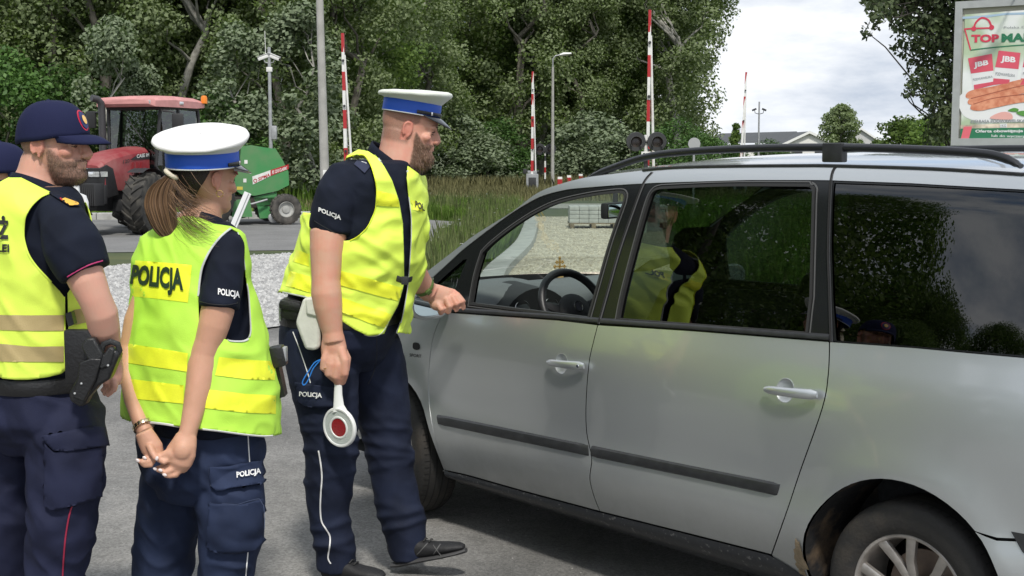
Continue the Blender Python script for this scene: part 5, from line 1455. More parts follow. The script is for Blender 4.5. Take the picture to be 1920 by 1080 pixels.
# --- tractor and baler
def tractor():
 yaw = math.radians(18)
 fwd = Vector((-math.sin(yaw), -math.cos(yaw), 0)); lf = Vector((-fwd.y, fwd.x, 0));
 if lf.x < 0: lf = -lf
 up_ = Vector((0, 0, 1)); gpt = G(268, 441); O = Vector((gpt.x, gpt.y, 0)) - lf * 1.0 + Vector((0, .35, 0))
 def T(x, y, z): return O + fwd * x + lf * y + up_ * z
 R = Matrix((fwd, lf, up_)).transposed()
 TR = mat("tractor_red", (.24, .020, .028), rough=.55, col2=(.34, .13, .12), vscale=2.2, lo=.4, hi=.75); TRF = mat("faded_roof_red", (.58, .27, .26), rough=.55, var=.1, vscale=4); TB = mat("tractor_black", (.022, .022, .024), rough=.6, var=.2); LUG = mat("tractor_tyre", (.03, .029, .027), rough=.85, col2=(.085, .078, .066), vscale=6, lo=.45, hi=.7)
 LGT = mat("headlamp", (.75, .76, .78), rough=.08, metal=.5, coat=1, var=.2, vscale=40)
 t = thing("tractor", "red farm tractor with faded red cab roof and large lugged tyres on the side road", "tractor", O)
 def hull(name, sec, m, parent, sharp=30, n=0):
  """sec: list of closed loops (lists of 3-D points)"""
  g = MB(); k = len(sec[0]); V = [p for s_ in sec for p in s_]; Fc = []
  for i in range(len(sec) - 1):
   for j in range(k): Fc.append([i * k + j, i * k + (j + 1) % k, (i + 1) * k + (j + 1) % k, (i + 1) * k + j])
  Fc += [list(range(k))[::-1], [(len(sec) - 1) * k + j for j in range(k)]]
  g.add(V, Fc); return g.build(name, m, parent, sharp=sharp)
 def hsec(x, w_, zb, zt, cr=.12, rx=.0):
  pts = [(-w_, zb), (-w_, zt - cr * 1.6), (-w_ * .93, zt - cr * .7), (-w_ * .74, zt - cr * .2), (-w_ * .3, zt), (w_ * .3, zt), (w_ * .74, zt - cr * .2), (w_ * .93, zt - cr * .7), (w_, zt - cr * 1.6), (w_, zb)]
  return [T(x + rx * (z - zb), y, z) for y, z in pts]
 hood = hull("hood", [hsec(.70, .36, 1.05, 1.50, .10), hsec(.62, .41, 1.0, 1.60, .13), hsec(.3, .43, .96, 1.72, .15), hsec(-.3, .44, .92, 1.83, .16), hsec(-1.0, .45, .90, 1.90, .16)], TR, t)
 g = MB(); g.add([T(.72, -.37, .95), T(.72, .37, .95), T(.735, .37, 1.42), T(.735, -.37, 1.42), T(.55, -.42, .80), T(.55, .42, .80), T(.58, .43, 1.50), T(.58, -.43, 1.50), T(.2, .446, .86), T(.38, .446, 1.42), T(.2, -.446, .86), T(.38, -.446, 1.42)],
       [(0, 1, 2, 3), (1, 5, 6, 2), (0, 3, 7, 4), (3, 2, 6, 7), (0, 4, 5, 1), (5, 8, 9, 6), (4, 7, 11, 10)]); nose_ = g.build("grille", TB, t, smooth=False)
 for s_ in (-1, 1):
  g = MB(); g.box(T(.735, s_ * .21, 1.30), (.03, .27, .115), R, bev=.012); g.build("headlight", LGT, nose_)
  g = MB(); g.prism([T(.72, s_ * .37, 1.25), T(.58, s_ * .432, 1.25), T(.58, s_ * .432, 1.36), T(.735, s_ * .372, 1.36)], lf * s_ * .012); g.build("headlight", LGT, nose_, smooth=False)
 g = MB(); g.box(T(.745, 0, 1.42), (.01, .14, .012), R); g.build("grille_badge", STEEL, nose_)
 g = MB()
 for k in range(3): g.prism([T(-.28 - k * .16, .452, 1.32), T(-.36 - k * .16, .452, 1.32), T(-.41 - k * .16, .452, 1.55 - k * .0), T(-.33 - k * .16, .452, 1.55)], lf * .012)
 g.build("hood_vent", mat("vent_red", (.25, .012, .018), rough=.6), hood, smooth=False)
 def side_text(s_, x0, x1, z0, z1, m, dz=0):
  V, Fc, (a0, b0, a1, b1) = text_tris(s_, .02)
  mk("hood_lettering", [T(lerp(x0, x1, (a - a0) / (a1 - a0)), .458, lerp(z0, z1, (b_ - b0) / (b1 - b0)) + dz * (a - a0) / (a1 - a0)) for a, b_ in V], Fc, m, hood, smooth=False)
 side_text("120", .02, -.22, 1.52, 1.60, BLKP, .03); side_text("CASE IH", -.5, -.98, 1.64, 1.72, WHT, .04)
 g = MB(); g.prism([T(-.24, .450, 1.60), T(-1.0, .450, 1.62), T(-1.0, .450, 1.76), T(-.50, .450, 1.70)], lf * .005); g.build("hood_stripe", TB, hood, smooth=False)
 # chassis, axle, front linkage
 g = MB(); g.box(T(-.9, 0, .78), (3.2, .5, .42), R, bev=.04); g.box(T(0, 0, .62), (.34, 1.5, .26), R, bev=.05); g.box(T(.45, 0, .72), (.6, .55, .4), R, bev=.04); g.box(T(-2.6, 0, .85), (.6, 1.3, .5), R, bev=.08)
 g.build("chassis", TB, t)
 g = MB()
 for s_ in (-1, 1):
  for k in range(9): g.box(T(1.02, s_ * .33 + (k - 4) * .048, .88), (.34, .030, .46), R, bev=.01)
  g.box(T(.80, s_ * .33, .88), (.1, .42, .40), R, bev=.01)
 g.build("front_weights", mat("weight_black", (.035, .035, .037), rough=.5), t)
 g = MB()
 for s_ in (-1, 1): g.tube([T(.7, s_ * .3, .7), T(1.25, s_ * .38, .62), T(1.35, s_ * .4, .68)], .04, n=8)
 g.build("front_linkage", TB, t)
 # cab
 zr = 2.86; zf = 1.35
 cabm = mat("cab_frame", (.025, .025, .027), rough=.5)
 g = MB()
 fx, rx, yw = -1.02, -2.72, .80
 posts = [((fx + .0, .60, 1.45), (fx - .12, .68, zr - .08)), ((-1.72, yw, 1.1), (-1.74, yw - .05, zr - .08)), ((rx, yw, 1.5), (rx + .1, yw - .08, zr - .08))]
 for a, b_ in posts:
  for s_ in (-1, 1): g.tube([T(a[0], s_ * a[1], a[2]), T(b_[0], s_ * b_[1], b_[2])], .04, n=8)
 for s_ in (-1, 1):
  g.tube([T(fx, s_ * .60, 1.45), T(-1.25, s_ * .76, 1.0), T(-1.72, s_ * yw, .95), T(-2.0, s_ * yw, 1.45), T(rx, s_ * yw, 1.55)], .035, n=8)
  g.tube([T(fx - .1, s_ * .68, zr - .1), T(-1.74, s_ * .77, zr - .08), T(rx + .1, s_ * .72, zr - .1)], .045, n=8)
 g.box(T(-1.9, 0, 1.1), (1.5, 1.45, .1), R); g.box(T(rx + .02, 0, 1.25), (.06, 1.4, .5), R); g.tube([T(fx - .1, -.68, zr - .1), T(fx - .1, .68, zr - .1)], .045, n=8)
 cab = g.build("cab", cabm, t)
 gm = glass_mat("cab_glass", (.38, .44, .40), ior=1.5, boost=.06)
 def pane(pts): mk("cab_glass", pts, [list(range(len(pts)))], gm, cab, smooth=False)
 pane([T(fx, -.60, 1.5), T(fx, .60, 1.5), T(fx - .12, .68, zr - .12), T(fx - .12, -.68, zr - .12)])
 for s_ in (-1, 1):
  pane([T(fx, s_ * .60, 1.45), T(-1.25, s_ * .76, 1.02), T(-1.72, s_ * yw, .97), T(-1.74, s_ * (yw - .05), zr - .12), T(fx - .12, s_ * .68, zr - .12)])
  pane([T(-1.76, s_ * yw, 1.2), T(-2.0, s_ * yw, 1.47), T(rx, s_ * yw, 1.57), T(rx + .1, s_ * (yw - .08), zr - .12), T(-1.78, s_ * (yw - .05), zr - .12)])
 pane([T(rx, -.75, 1.55), T(rx, .75, 1.55), T(rx + .1, .7, zr - .12), T(rx + .1, -.7, zr - .12)])
 def rsec(x, w_, z0, z1):
  return [T(x, y, z) for y, z in [(-w_, z0), (-w_ * 1.0, z0 + (z1 - z0) * .6), (-w_ * .9, z1 - .02), (-w_ * .4, z1), (w_ * .4, z1), (w_ * .9, z1 - .02), (w_, z0 + (z1 - z0) * .6), (w_, z0)]]
 rf = hull("cab_roof", [rsec(-.76, .60, zr - .02, zr + .08), rsec(-.82, .76, zr - .08, zr + .14), rsec(-1.5, .84, zr - .08, zr + .19), rsec(-2.4, .84, zr - .08, zr + .17), rsec(-2.88, .76, zr - .05, zr + .12)], TRF, t)
 for y in (-.58, .58):
  g = MB(); g.box(T(-.785, y, zr + .02), (.03, .16, .08), R, bev=.01); g.build("work_light", LGT, rf)
 g = MB(); g.box(T(-1.74, .845, zr + .02), (.16, .02, .07), R, bev=.005); g.build("work_light", LGT, rf)
 g = MB(); g.lathe(T(-2.80, .80, zr + .05), up_, [(.075, 0), (.075, .13), (.055, .18), (0, .19)], n=20); g.build("beacon", mat("amber", (.75, .22, .02), rough=.25), rf)
 g = MB(); g.tube([T(-1.05, .72, zr - .16), T(-1.1, 1.05, zr - .2), T(-1.1, 1.12, zr - .35)], .018, n=8); g.build("mirror_arm", cabm, cab)
 g = MB(); g.box(T(-1.1, 1.14, zr - .42), (.07, .26, .38), R @ Matrix.Rotation(.35, 3, 'Z'), bev=.03); g.build("cab_mirror", cabm, cab)
 g = MB(); g.tube([T(-1.05, -.72, zr - .16), T(-1.1, -1.05, zr - .2)], .018, n=8); g.box(T(-1.1, -1.12, zr - .35), (.07, .26, .38), R, bev=.03); g.build("cab_mirror", cabm, cab)
 g = MB(); g.tube([T(fx - .02, -.2, 2.62), T(fx + .03, .33, 2.0)], .012, n=6); g.build("wiper", cabm, cab)
 # exhaust, snorkel
 g = MB(); g.tube([T(-.72, -.56, 1.35), T(-.72, -.56, 2.7), T(-.70, -.56, 2.86), T(-.62, -.60, 2.95), T(-.5, -.66, 2.97)], [.085, .08, .078, .075, .075], n=16); g.build("exhaust_pipe", mat("exhaust", (.05, .05, .055), rough=.5), t)
 # interior
 g = MB(); g.box(T(-2.35, 0, 1.4), (.5, .55, .5), R, bev=.08); g.box(T(-2.58, 0, 1.85), (.14, .5, .7), R, bev=.06); g.box(T(-1.2, 0, 1.5), (.2, .5, .5), R, bev=.08)
 g.tube([T(-1.55, .0, 1.78) + (lf * math.cos(a) + (up_ * .9 + fwd * .4) * math.sin(a)) * .19 for a in np.linspace(0, 2 * math.pi, 25)], .016, n=8, cap=False)
 g.build("cab_interior", CABD, cab)
 # wheels
 def tw(x, y, r, w_, steer, s_):
  c = T(x, y, r - .01); ax = (Matrix.Rotation(steer, 3, 'Z') @ lf) * s_; f_ = ax.cross(up_)
  wt = thing("wheel", None, None); wt.parent = t; ORG[wt.name] = ORG[t.name]
  g = MB(); g.lathe(c, ax, [(r * .56, w_ * .42), (r * .62, w_ * .5), (r * .80, w_ * .53), (r * .91, w_ * .48), (r * .945, w_ * .36), (r * .95, 0), (r * .945, -w_ * .36), (r * .91, -w_ * .48), (r * .62, -w_ * .5), (r * .56, -w_ * .42)], n=48, up=up_)
  nl = 18
  for k in range(nl):
   for sd in (-1, 1):
    a0 = 2 * math.pi * (k + (.5 if sd > 0 else 0)) / nl; V = []
    for (tt, rr) in ((0.02, .95), (.5, .952), (.98, .93), (1.06, .86)):
     a = a0 + tt * .30 * (1 if s_ > 0 else -1) * -1
     for da, dr in ((-.035, 0), (-.022, .055), (.022, .055), (.035, 0)):
      d = up_ * math.cos(a + da) + f_ * math.sin(a + da); V.append(c + d * (r * (rr + dr)) + ax * (sd * w_ * .5 * min(tt, 1.03)))
    Fc = []
    for i in range(3):
     for j in range(3): q0 = i * 4 + j; Fc.append([q0, q0 + 1, q0 + 5, q0 + 4])
    Fc += [[0, 1, 2, 3], [12, 13, 14, 15]]; g.add(V, Fc)
  g.build("tyre", LUG, wt, sharp=30)
  g = MB(); g.lathe(c, ax, [(r * .57, w_ * .42), (r * .54, w_ * .40), (r * .50, w_ * .2), (r * .48, 0), (r * .2, w_ * .05), (r * .18, w_ * .22), (0, w_ * .24)], n=36); g.build("rim", mat("tractor_rim", (.42, .42, .41), rough=.5, metal=.3, var=.2), wt)
 tw(0, .97, .68, .44, .10, 1); tw(0, -.97, .68, .44, .10, -1); tw(-2.6, .98, .88, .52, 0, 1); tw(-2.6, -.98, .88, .52, 0, -1)
 for s_ in (-1, 1):
  g = MB(); c = T(0, s_ * .97, .67)
  V, Fc = [], []
  for i in range(9):
   a = lerp(-.5, 1.15, i / 8); d = up_ * math.cos(a) - fwd * math.sin(a)
   for y in (-.2, .2): V.append(c + d * (.76 if y * s_ < 9 else .7) + lf * y)
  for i in range(8): Fc.append([2 * i, 2 * i + 1, 2 * i + 3, 2 * i + 2])
  g.add(V, Fc); g.tube([T(-.1, s_ * .5, .9), T(-.1, s_ * .95, 1.42)], .03, n=6); g.build("front_mudguard", TB, t)
  g = MB(); V, Fc = [], []; c = T(-2.6, s_ * .98, .87)
  for i in range(12):
   a = lerp(-1.0, 1.2, i / 11); d = up_ * math.cos(a) - fwd * math.sin(a)
   for y in (-.27, .27): V.append(c + d * 1.0 + lf * y)
  for i in range(11): Fc.append([2 * i, 2 * i + 1, 2 * i + 3, 2 * i + 2])
  g.add(V, Fc); g.build("rear_mudguard", TR, t)
 # driver
 d = thing("person", "tractor driver in dark clothes sitting behind the cab windscreen", "person", T(-2.2, 0, 1.6))
 SK = mat("far_skin", (.42, .24, .17), rough=.6)
 g = MB(); g.tube([T(-2.3, 0, 1.6), T(-2.28, 0, 1.85), T(-2.25, 0, 2.1), T(-2.24, 0, 2.2), T(-2.22, 0, 2.26)], [(.17, .19), (.15, .20), (.13, .23), (.09, .14), (.05, .055)], n=14, ref=fwd)
 for s_ in (-1, 1): g.tube([T(-2.25, s_ * .2, 2.08), T(-2.12, s_ * .27, 1.85), T(-1.85, s_ * .2, 1.78), T(-1.62, s_ * .14, 1.84)], [.06, .05, .042, .035], n=10)
 for s_ in (-1, 1): g.tube([T(-2.25, s_ * .1, 1.62), T(-1.8, s_ * .14, 1.66), T(-1.7, s_ * .14, 1.3)], [.085, .075, .06], n=10)
 g.build("clothes", mat("driver_jacket", (.03, .04, .06), rough=.9), d)
 g = MB(); g.ball(T(-2.2, 0, 2.37), (.09, .10, .125), R, n=16); g.tube([T(-2.23, 0, 2.2), T(-2.21, 0, 2.3)], .05, n=10); g.ball(T(-2.09, 0, 2.36), (.02, .015, .02), n=8)
 for s_ in (-1, 1): g.ball(T(-1.6, s_ * .14, 1.85), .04, n=8)
 g.build("head", SK, d)
 g = MB(); g.ball(T(-2.215, 0, 2.42), (.1, .10, .09), R, n=14); g.build("hair", mat("far_hair", (.03, .022, .016), rough=.9), d)
 # warning boards on the front linkage
 wb = T(1.05, -.62, .9)
tractor()
def baler():
 Y = 33.0; s = F / Y
 yaw = math.radians(68)                              # heading mostly towards picture left
 fwd = Vector((-math.sin(yaw), -math.cos(yaw), 0)); up_ = Vector((0, 0, 1)); rt = Vector((math.cos(yaw), -math.sin(yaw), 0)) # side facing us
 gp_ = G(536, 421); O = Vector((gp_.x, gp_.y, 0))    # near wheel contact
 def T(x, y, z): return O + fwd * x - rt * y + up_ * z     # y: away from us
 R = Matrix((fwd, -rt, up_)).transposed()
 def XZ(px, py):                                     # picture place on the near side plate
  d = ray(px, py); c0 = Vector((0, 0, HC)); A = T(0, .25, 0); t_ = (A - c0).dot(rt) / d.dot(rt); w_ = c0 + d * t_ - O; return (w_.dot(fwd), w_.z)
 GRN = mat("baler_green", (.055, .25, .08), rough=.6, col2=(.13, .24, .11), vscale=2, lo=.4, hi=.75); GRD_ = mat("baler_dark_green", (.02, .08, .03), rough=.6)
 DUST = mat("dusty_green", (.10, .17, .09), rough=.8, var=.25, vscale=5)
 t = thing("round_baler", "green round baler with white and red side strip towed behind the tractor", "baler", O)
 side_o = [XZ(*p) for p in [(450, 300), (452, 276), (470, 272), (500, 277), (517, 279), (530, 300), (541, 322), (542, 347), (520, 358), (478, 367), (452, 364), (440, 355), (440, 310)]]
 W = 1.55
 V = [T(x, .25, z) for x, z in side_o] + [T(x, .31, z) for x, z in side_o]
 g = MB(); g.prism([T(x, .25, z) for x, z in side_o], rt * -.05); g.build("side_panel", GRN, t, smooth=False)
 g = MB(); g.prism([T(x, .25 + W, z) for x, z in side_o], rt * -.05); g.build("side_panel", GRN, t, smooth=False)
 inn = inset_poly(side_o, .05)
 g = MB(); g.prism([T(x, .31, z) for x, z in inn], rt * -(W - .08)); g.build("bale_chamber", DUST, t, smooth=False)
 pn = None
 def on(name, pts, m, lay, parent=None):
  P2 = [XZ(*p) for p in pts]; g = MB(); g.prism([T(x, .249, z) for x, z in P2], rt * (.004 * lay)); return g.build(name, m, parent or t, smooth=False)
 on("side_strip", [(473, 331), (507, 319), (507, 330), (474, 346)], WHT, 2)
 on("side_strip", [(507, 319), (541, 308), (541, 317), (507, 330)], RED, 2)
 def txt(s_, q, m):
  V2, Fc = text_quad(s_, [XZ(*p) for p in q], .03); mk("strip_lettering", [T(x, .2385, z) for x, z in V2], Fc, m, t, smooth=False)
 txt("SIPMA", [(484, 340), (506, 330.5), (506, 324), (484, 333)], RED); txt("PS 1210 CLASSIC", [(510, 327), (538, 317.5), (538, 312), (510, 320)], WHT)
 g = MB(); c_ = XZ(478.5, 339); g.lathe(T(c_[0], .2385, c_[1]), rt, [(.03, 0), (.045, .003), (.05, 0)], n=18); g.build("strip_logo", RED, t)
 for p_ in ((458, 300), (456, 335)):
  on("notice_sticker", [(p_[0], p_[1]), (p_[0] + 6, p_[1]), (p_[0] + 6, p_[1] + 7), (p_[0], p_[1] + 7)], WHT, 1.5)
 on("notice_sticker", [(444, 350), (455, 350), (455, 356), (444, 356)], mat("sticker_yellow", (.6, .5, .08)), 1.5)
 # green leg and axle
 leg = [XZ(*p) for p in [(476, 370), (520, 360), (519, 380), (520, 408), (488, 410), (484, 390)]]
 g = MB(); g.prism([T(x, .30, z) for x, z in leg], rt * -.1); g.build("axle_bracket", GRN, t, smooth=False)
 g = MB(); g.tube([T(0, .05, .37), T(0, W + .45, .37)], .06, n=10); g.box(T(.55, .25 + W / 2, .55), (1.6, W - .1, .28), R, bev=.03); g.build("axle", mat("machine_dark", (.04, .035, .03), rough=.8), t)
 # pick-up with tines
 a_, b_ = XZ(478, 388), XZ(432, 388)
 g = MB(); c0 = T((a_[0] + b_[0]) / 2 + .05, .3, .40)
 for k in range(24):
  yy = .12 + k * .068
  g.lathe(T(a_[0] + .35, yy, .40), -rt, [(.22, 0), (.235, .008), (.22, .016)], n=16)
 g.tube([T(a_[0] + .35, .10, .40), T(a_[0] + .35, 1.8, .40)], .17, n=16); g.build("pickup_reel", GRD_, t)
 g = MB(); g.prism([T(a_[0] + .10, .10, .2), T(a_[0] + .60, .10, .2), T(a_[0] + .55, .10, .62), T(a_[0] + .15, .10, .62)], rt * .03); g.build("pickup_shield", GRN, t, smooth=False)
 g = MB(); g.tube([T(XZ(500, 374)[0], .18, XZ(500, 374)[1]), T(XZ(470, 382)[0], .1, XZ(470, 382)[1]), T(XZ(440, 379)[0], .1, XZ(440, 379)[1])], .025, n=8); g.build("guard_rail", STEEL, t)
 g = MB(); g.tube([T(1.2, 1.0, .55), T(2.2, 1.0, .5), T(3.1, .95, .5)], .07, n=8); g.build("drawbar", GRN, t)
 q0, q1 = XZ(452, 250), XZ(470, 275)
 g = MB(); g.tube([T(XZ(447, 250)[0], .8, XZ(447, 250)[1] + .1), T(XZ(472, 275)[0], .8, XZ(472, 275)[1])], .02, n=6); g.tube([T(XZ(447, 250)[0], .8, XZ(447, 250)[1] + .1), T(XZ(443, 300)[0], .8, XZ(443, 300)[1])], .02, n=6); g.box(T(XZ(445, 290)[0], .9, XZ(445, 290)[1]), (.1, 1.1, .75), R, bev=.03); g.build("twine_box", GRD_, t)
 for y in (.0, W + .5):
  wt = thing("wheel", None, None); wt.parent = t; ORG[wt.name] = ORG[t.name]
  c = T(0, y, .375); g = MB(); g.lathe(c, rt, [(.19, .10), (.22, .13), (.30, .14), (.355, .115), (.375, .06), (.378, 0), (.375, -.06), (.355, -.115), (.30, -.14), (.19, -.1)], n=40)
  for k in range(26):
   a = 2 * math.pi * k / 26
   for sd in (-1, 1):
    d = up_ * math.cos(a + sd * .06) + fwd * math.sin(a + sd * .06); g.box(c + d * .374 + rt * (sd * .06), (.05, .09, .018), Matrix((d.cross(rt), rt, d)).transposed())
  g.build("tyre", mat("trailer_tyre", (.035, .034, .032), rough=.85, col2=(.11, .10, .09), vscale=6), wt, sharp=40)
  g = MB(); g.lathe(c, rt, [(.195, .105), (.185, .11), (.17, .06), (.10, .045), (.09, .075), (.05, .08), (.0, .08)], n=32); g.build("rim", mat("grey_rim", (.42, .42, .40), rough=.5, metal=.3, var=.15), wt)
 g = MB(); c = T(XZ(509, 409)[0], .06, .17); g.lathe(c, rt, [(0, .05), (.10, .05), (.12, .04), (.12, -.04), (0, -.05)], n=24); g.tube([c, c + up_ * .3 - rt * .1], .025, n=8); g.build("gauge_wheel", STEEL, t)
baler()
# white warning boards behind the officers
def board(px, py0, py1, wpx, Y, label, lean, bottle):
 s = F / Y; c = P(px, py1, Y); t = thing("warning_board", label, "warning board", (c.x, c.y, 0))
 w_ = wpx / s; z0 = HC + (288 - py1) / s; z1 = HC + (288 - py0) / s
 ex = Vector((1, 0, 0)); u_ = Vector((math.sin(lean), 0, math.cos(lean))); rt = Vector((math.cos(lean), 0, -math.sin(lean))); b = Vector((c.x, c.y, z0)); hh = z1 - z0
 if bottle:
  pts = [(-.5, 0), (.5, 0), (.5, .62), (.40, .78), (.12, .84), (.10, 1.0), (-.14, 1.0), (-.14, .84), (-.42, .76), (-.5, .62)]
 else: pts = [(-.5, 0), (.5, 0), (.5, 1), (-.5, 1)]
 g = MB(); g.prism([b + rt * (x * w_) + u_ * (z * hh) for x, z in pts], (0, .03, 0)); bd = g.build("board", mat("board_white", (.78, .79, .80), rough=.5), t, smooth=False)
 if bottle:
  g = MB(); g.prism([b + rt * (x * w_) + u_ * (z * hh) - Vector((0, .004, 0)) for x, z in [(-.42, .66), (.36, .66), (.08, .46), (.0, .46)]], (0, -.003, 0)); g.build("red_mark", RED, bd, smooth=False)
 else:
  g = MB(); g.prism([b + rt * (x * w_) + u_ * (z * hh) - Vector((0, .004, 0)) for x, z in [(.15, 0), (.25, 0), (.25, 1), (.15, 1)]], (0, -.003, 0)); g.build("groove", CABI, bd, smooth=False)
 g = MB(); g.tube([Vector((c.x, c.y + .03, -.01)), b + Vector((0, .03, .1))], .02, n=8); g.build("stand", STEEL, t)
board(145, 348, 432, 42, 11.0, "white board with red mark standing behind the left officer's shoulder", 0, True)
board(437, 355, 425, 13, 14.0, "narrow slanting white board seen past the ponytailed officer's chin", .42, False)
# =================================================================== people
from mathutils import noise as mnoise
DG = bpy.context.evaluated_depsgraph_get
def fuse(name, mb, mats, parent, voxel=.006, it=6, fac=.5, disp=None):
 """melt overlapping closed shapes into one continuous skin"""
 org = ORG[parent.name]
 me = bpy.data.meshes.new("tmp"); me.from_pydata([Vector(v) - org for v in mb.V], [], mb.F); me.update()
 bm = bmesh.new(); bm.from_mesh(me); bmesh.ops.recalc_face_normals(bm, faces=bm.faces[:]); bm.to_mesh(me); bm.free()
 o = bpy.data.objects.new("tmp", me); COL.objects.link(o)
 m1 = o.modifiers.new("r", 'REMESH'); m1.mode = 'VOXEL'; m1.voxel_size = voxel; m1.adaptivity = 0
 if it: m2 = o.modifiers.new("s", 'SMOOTH'); m2.iterations = it; m2.factor = fac
 dg = DG(); dg.update()
 nm = bpy.data.meshes.new_from_object(o.evaluated_get(dg)); nm.name = name
 bpy.data.objects.remove(o); bpy.data.meshes.remove(me)
 nm.materials.clear()
 for m in (mats if isinstance(mats, (list, tuple)) else [mats]): nm.materials.append(m)
 if disp is not None:
  n = len(nm.vertices); co = np.empty(n * 3, np.float32); nm.vertices.foreach_get('co', co); co = co.reshape(-1, 3).astype(float)
  nr = np.array([tuple(v.normal) for v in nm.vertices]); d = np.array([disp(Vector(c) + org) for c in co])
  co += nr * d[:, None]; nm.vertices.foreach_set('co', co.astype(np.float32).ravel())
 nm.polygons.foreach_set('use_smooth', [True] * len(nm.polygons)); nm.update()
 ob = bpy.data.objects.new(name, nm); COL.objects.link(ob); ORG[ob.name] = org; ob.parent = parent
 return ob
def sc(Y): return F / (Y * 1.018)
def limb(mb, pts, n=16, ratio=1.0, ref=(0, 1, 0)):
 """pts: (px, py, Y, radius in picture units[, depth ratio])"""
 mb.tube([P(p[0], p[1], p[2]) for p in pts], [(p[3] / sc(p[2]) * (p[4] if len(p) > 4 else ratio), p[3] / sc(p[2])) for p in pts], n=n, ref=ref)
def sm_rows(rows, n):
 r = spline(rows, n); return r
def trunk_pts(rows, f, k, nt=96, off=0.0, sup=2.3):
 """rows (py, xl, xr, Y[, k]); returns list of rings of world points"""
 f = Vector(f).normalized(); r = Vector((f.y, -f.x, 0)); out_ = []
 for row in rows:
  py, xl, xr, Y = row[:4]; kk = row[4] if len(row) > 4 else k
  a = P(xl, py, Y); b = P(xr, py, Y); c = (a + b) / 2; hw = (b.x - a.x) / 2
  W = hw / math.sqrt(r.x ** 2 + (kk * f.x) ** 2); D = W * kk
  W += off; D += off; ring_ = []
  for i in range(nt):
   th = 2 * math.pi * i / nt; cx, sx = math.cos(th), math.sin(th); e = 2 / sup
   ring_.append(c + f * (D * math.copysign(abs(cx) ** e, cx)) + r * (W * math.copysign(abs(sx) ** e, sx)))
  out_.append(ring_)
 return out_
def add_rings(mb, rings):
 n = len(rings[0]); V = [p for r in rings for p in r]; Fc = []
 for i in range(len(rings) - 1):
  for k in range(n): k2 = (k + 1) % n; Fc.append((i * n + k, i * n + k2, (i + 1) * n + k2, (i + 1) * n + k))
 Fc.append(tuple(range(n))[::-1]); Fc.append(tuple((len(rings) - 1) * n + k for k in range(n))); mb.add(V, Fc)
def folds(amp, fz=26, fh=6, seed=0.0, soft=.5):
 def d(p):
  a = mnoise.noise(Vector((p.x * fh + seed, p.y * fh, (p.z + p.x * .35) * fz * .5))); b = mnoise.noise(Vector((p.x * fh * 2 + seed + 5, p.y * fh * 2, (p.z - p.x * .5) * fz)))
  c = 1 - 3 * abs(mnoise.noise(Vector((p.x * fh * 1.3 + seed + 9, p.y * fh * 1.3, (p.z + p.x * .6 - p.y * .4) * fz * .8)))); return amp * (a * soft + b * (1 - soft) * .7 + .28 * max(c, -.4))
 return d
def near_pt(x, y, lines):
 best = (1e9, 0, 0)
 for ln in lines:
  for i in range(len(ln) - 1):
   ax, ay = ln[i]; bx, by = ln[i + 1]; dx, dy = bx - ax, by - ay; q = dx * dx + dy * dy or 1e-9
   t = max(0, min(1, ((x - ax) * dx + (y - ay) * dy) / q)); qx, qy = ax + dx * t, ay + dy * t; d = math.hypot(x - qx, y - qy)
   if d < best[0]: best = (d, qx, qy)
 return best
def vest(name, rows, f, k, off, keep, m, parent, disp=None, nt=200, sup=2.3, thick=.004, nr=5, snap=()):
 rings = trunk_pts(sm_rows(rows, nr), f, k, nt, off, sup); V = [p for r in rings for p in r]; n = nt
 C0 = [sum((p for p in r), Vector()) / n for r in rings]
 if disp:
  V2 = []
  for i, r in enumerate(rings):
   for p in r: d = (p - C0[i]); d.z = 0; d.normalize(); V2.append(p + d * max(disp(p), -.003))
  V = V2
 Fc = []
 for i in range(len(rings) - 1):
  for q in range(n):
   q2 = (q + 1) % n; fc = (i * n + q, i * n + q2, (i + 1) * n + q2, (i + 1) * n + q)
   c = (V[fc[0]] + V[fc[1]] + V[fc[2]] + V[fc[3]]) / 4; x, y = proj(c)
   near = (c - C0[i]).y < 0
   if keep(x, y, near, c): Fc.append(fc)
 if snap:
  allF = [(i * n + q, i * n + (q + 1) % n, (i + 1) * n + (q + 1) % n, (i + 1) * n + q) for i in range(len(rings) - 1) for q in range(n)]
  bv = BVHTree.FromPolygons([Vector(v) for v in V], allF); cnt = {}
  for fc in Fc:
   for a in range(4):
    e = (fc[a], fc[(a + 1) % 4]); e = (min(e), max(e)); cnt[e] = cnt.get(e, 0) + 1
  bnd = {v for e, c_ in cnt.items() if c_ == 1 for v in e}; eye = Vector((0, 0, HC)); V = list(V)
  for vi in bnd:
   ring_i = vi // n
   if (V[vi] - C0[ring_i]).y > .02: continue
   x, y = proj(V[vi]); d, qx, qy = near_pt(x, y, snap)
   if d < 9:
    dr = ray(qx, qy).normalized(); h = bv.ray_cast(eye, dr)
    if h[0] is not None and (h[0] - V[vi]).length < .05: V[vi] = h[0]
 used = sorted({i for f_ in Fc for i in f_}); mp_ = {i: j for j, i in enumerate(used)}
 o = mk(name, [V[i] for i in used], [[mp_[i] for i in f_] for f_ in Fc], m, parent)
 so = o.modifiers.new("thickness", 'SOLIDIFY'); so.thickness = thick; so.offset = 0
 return o
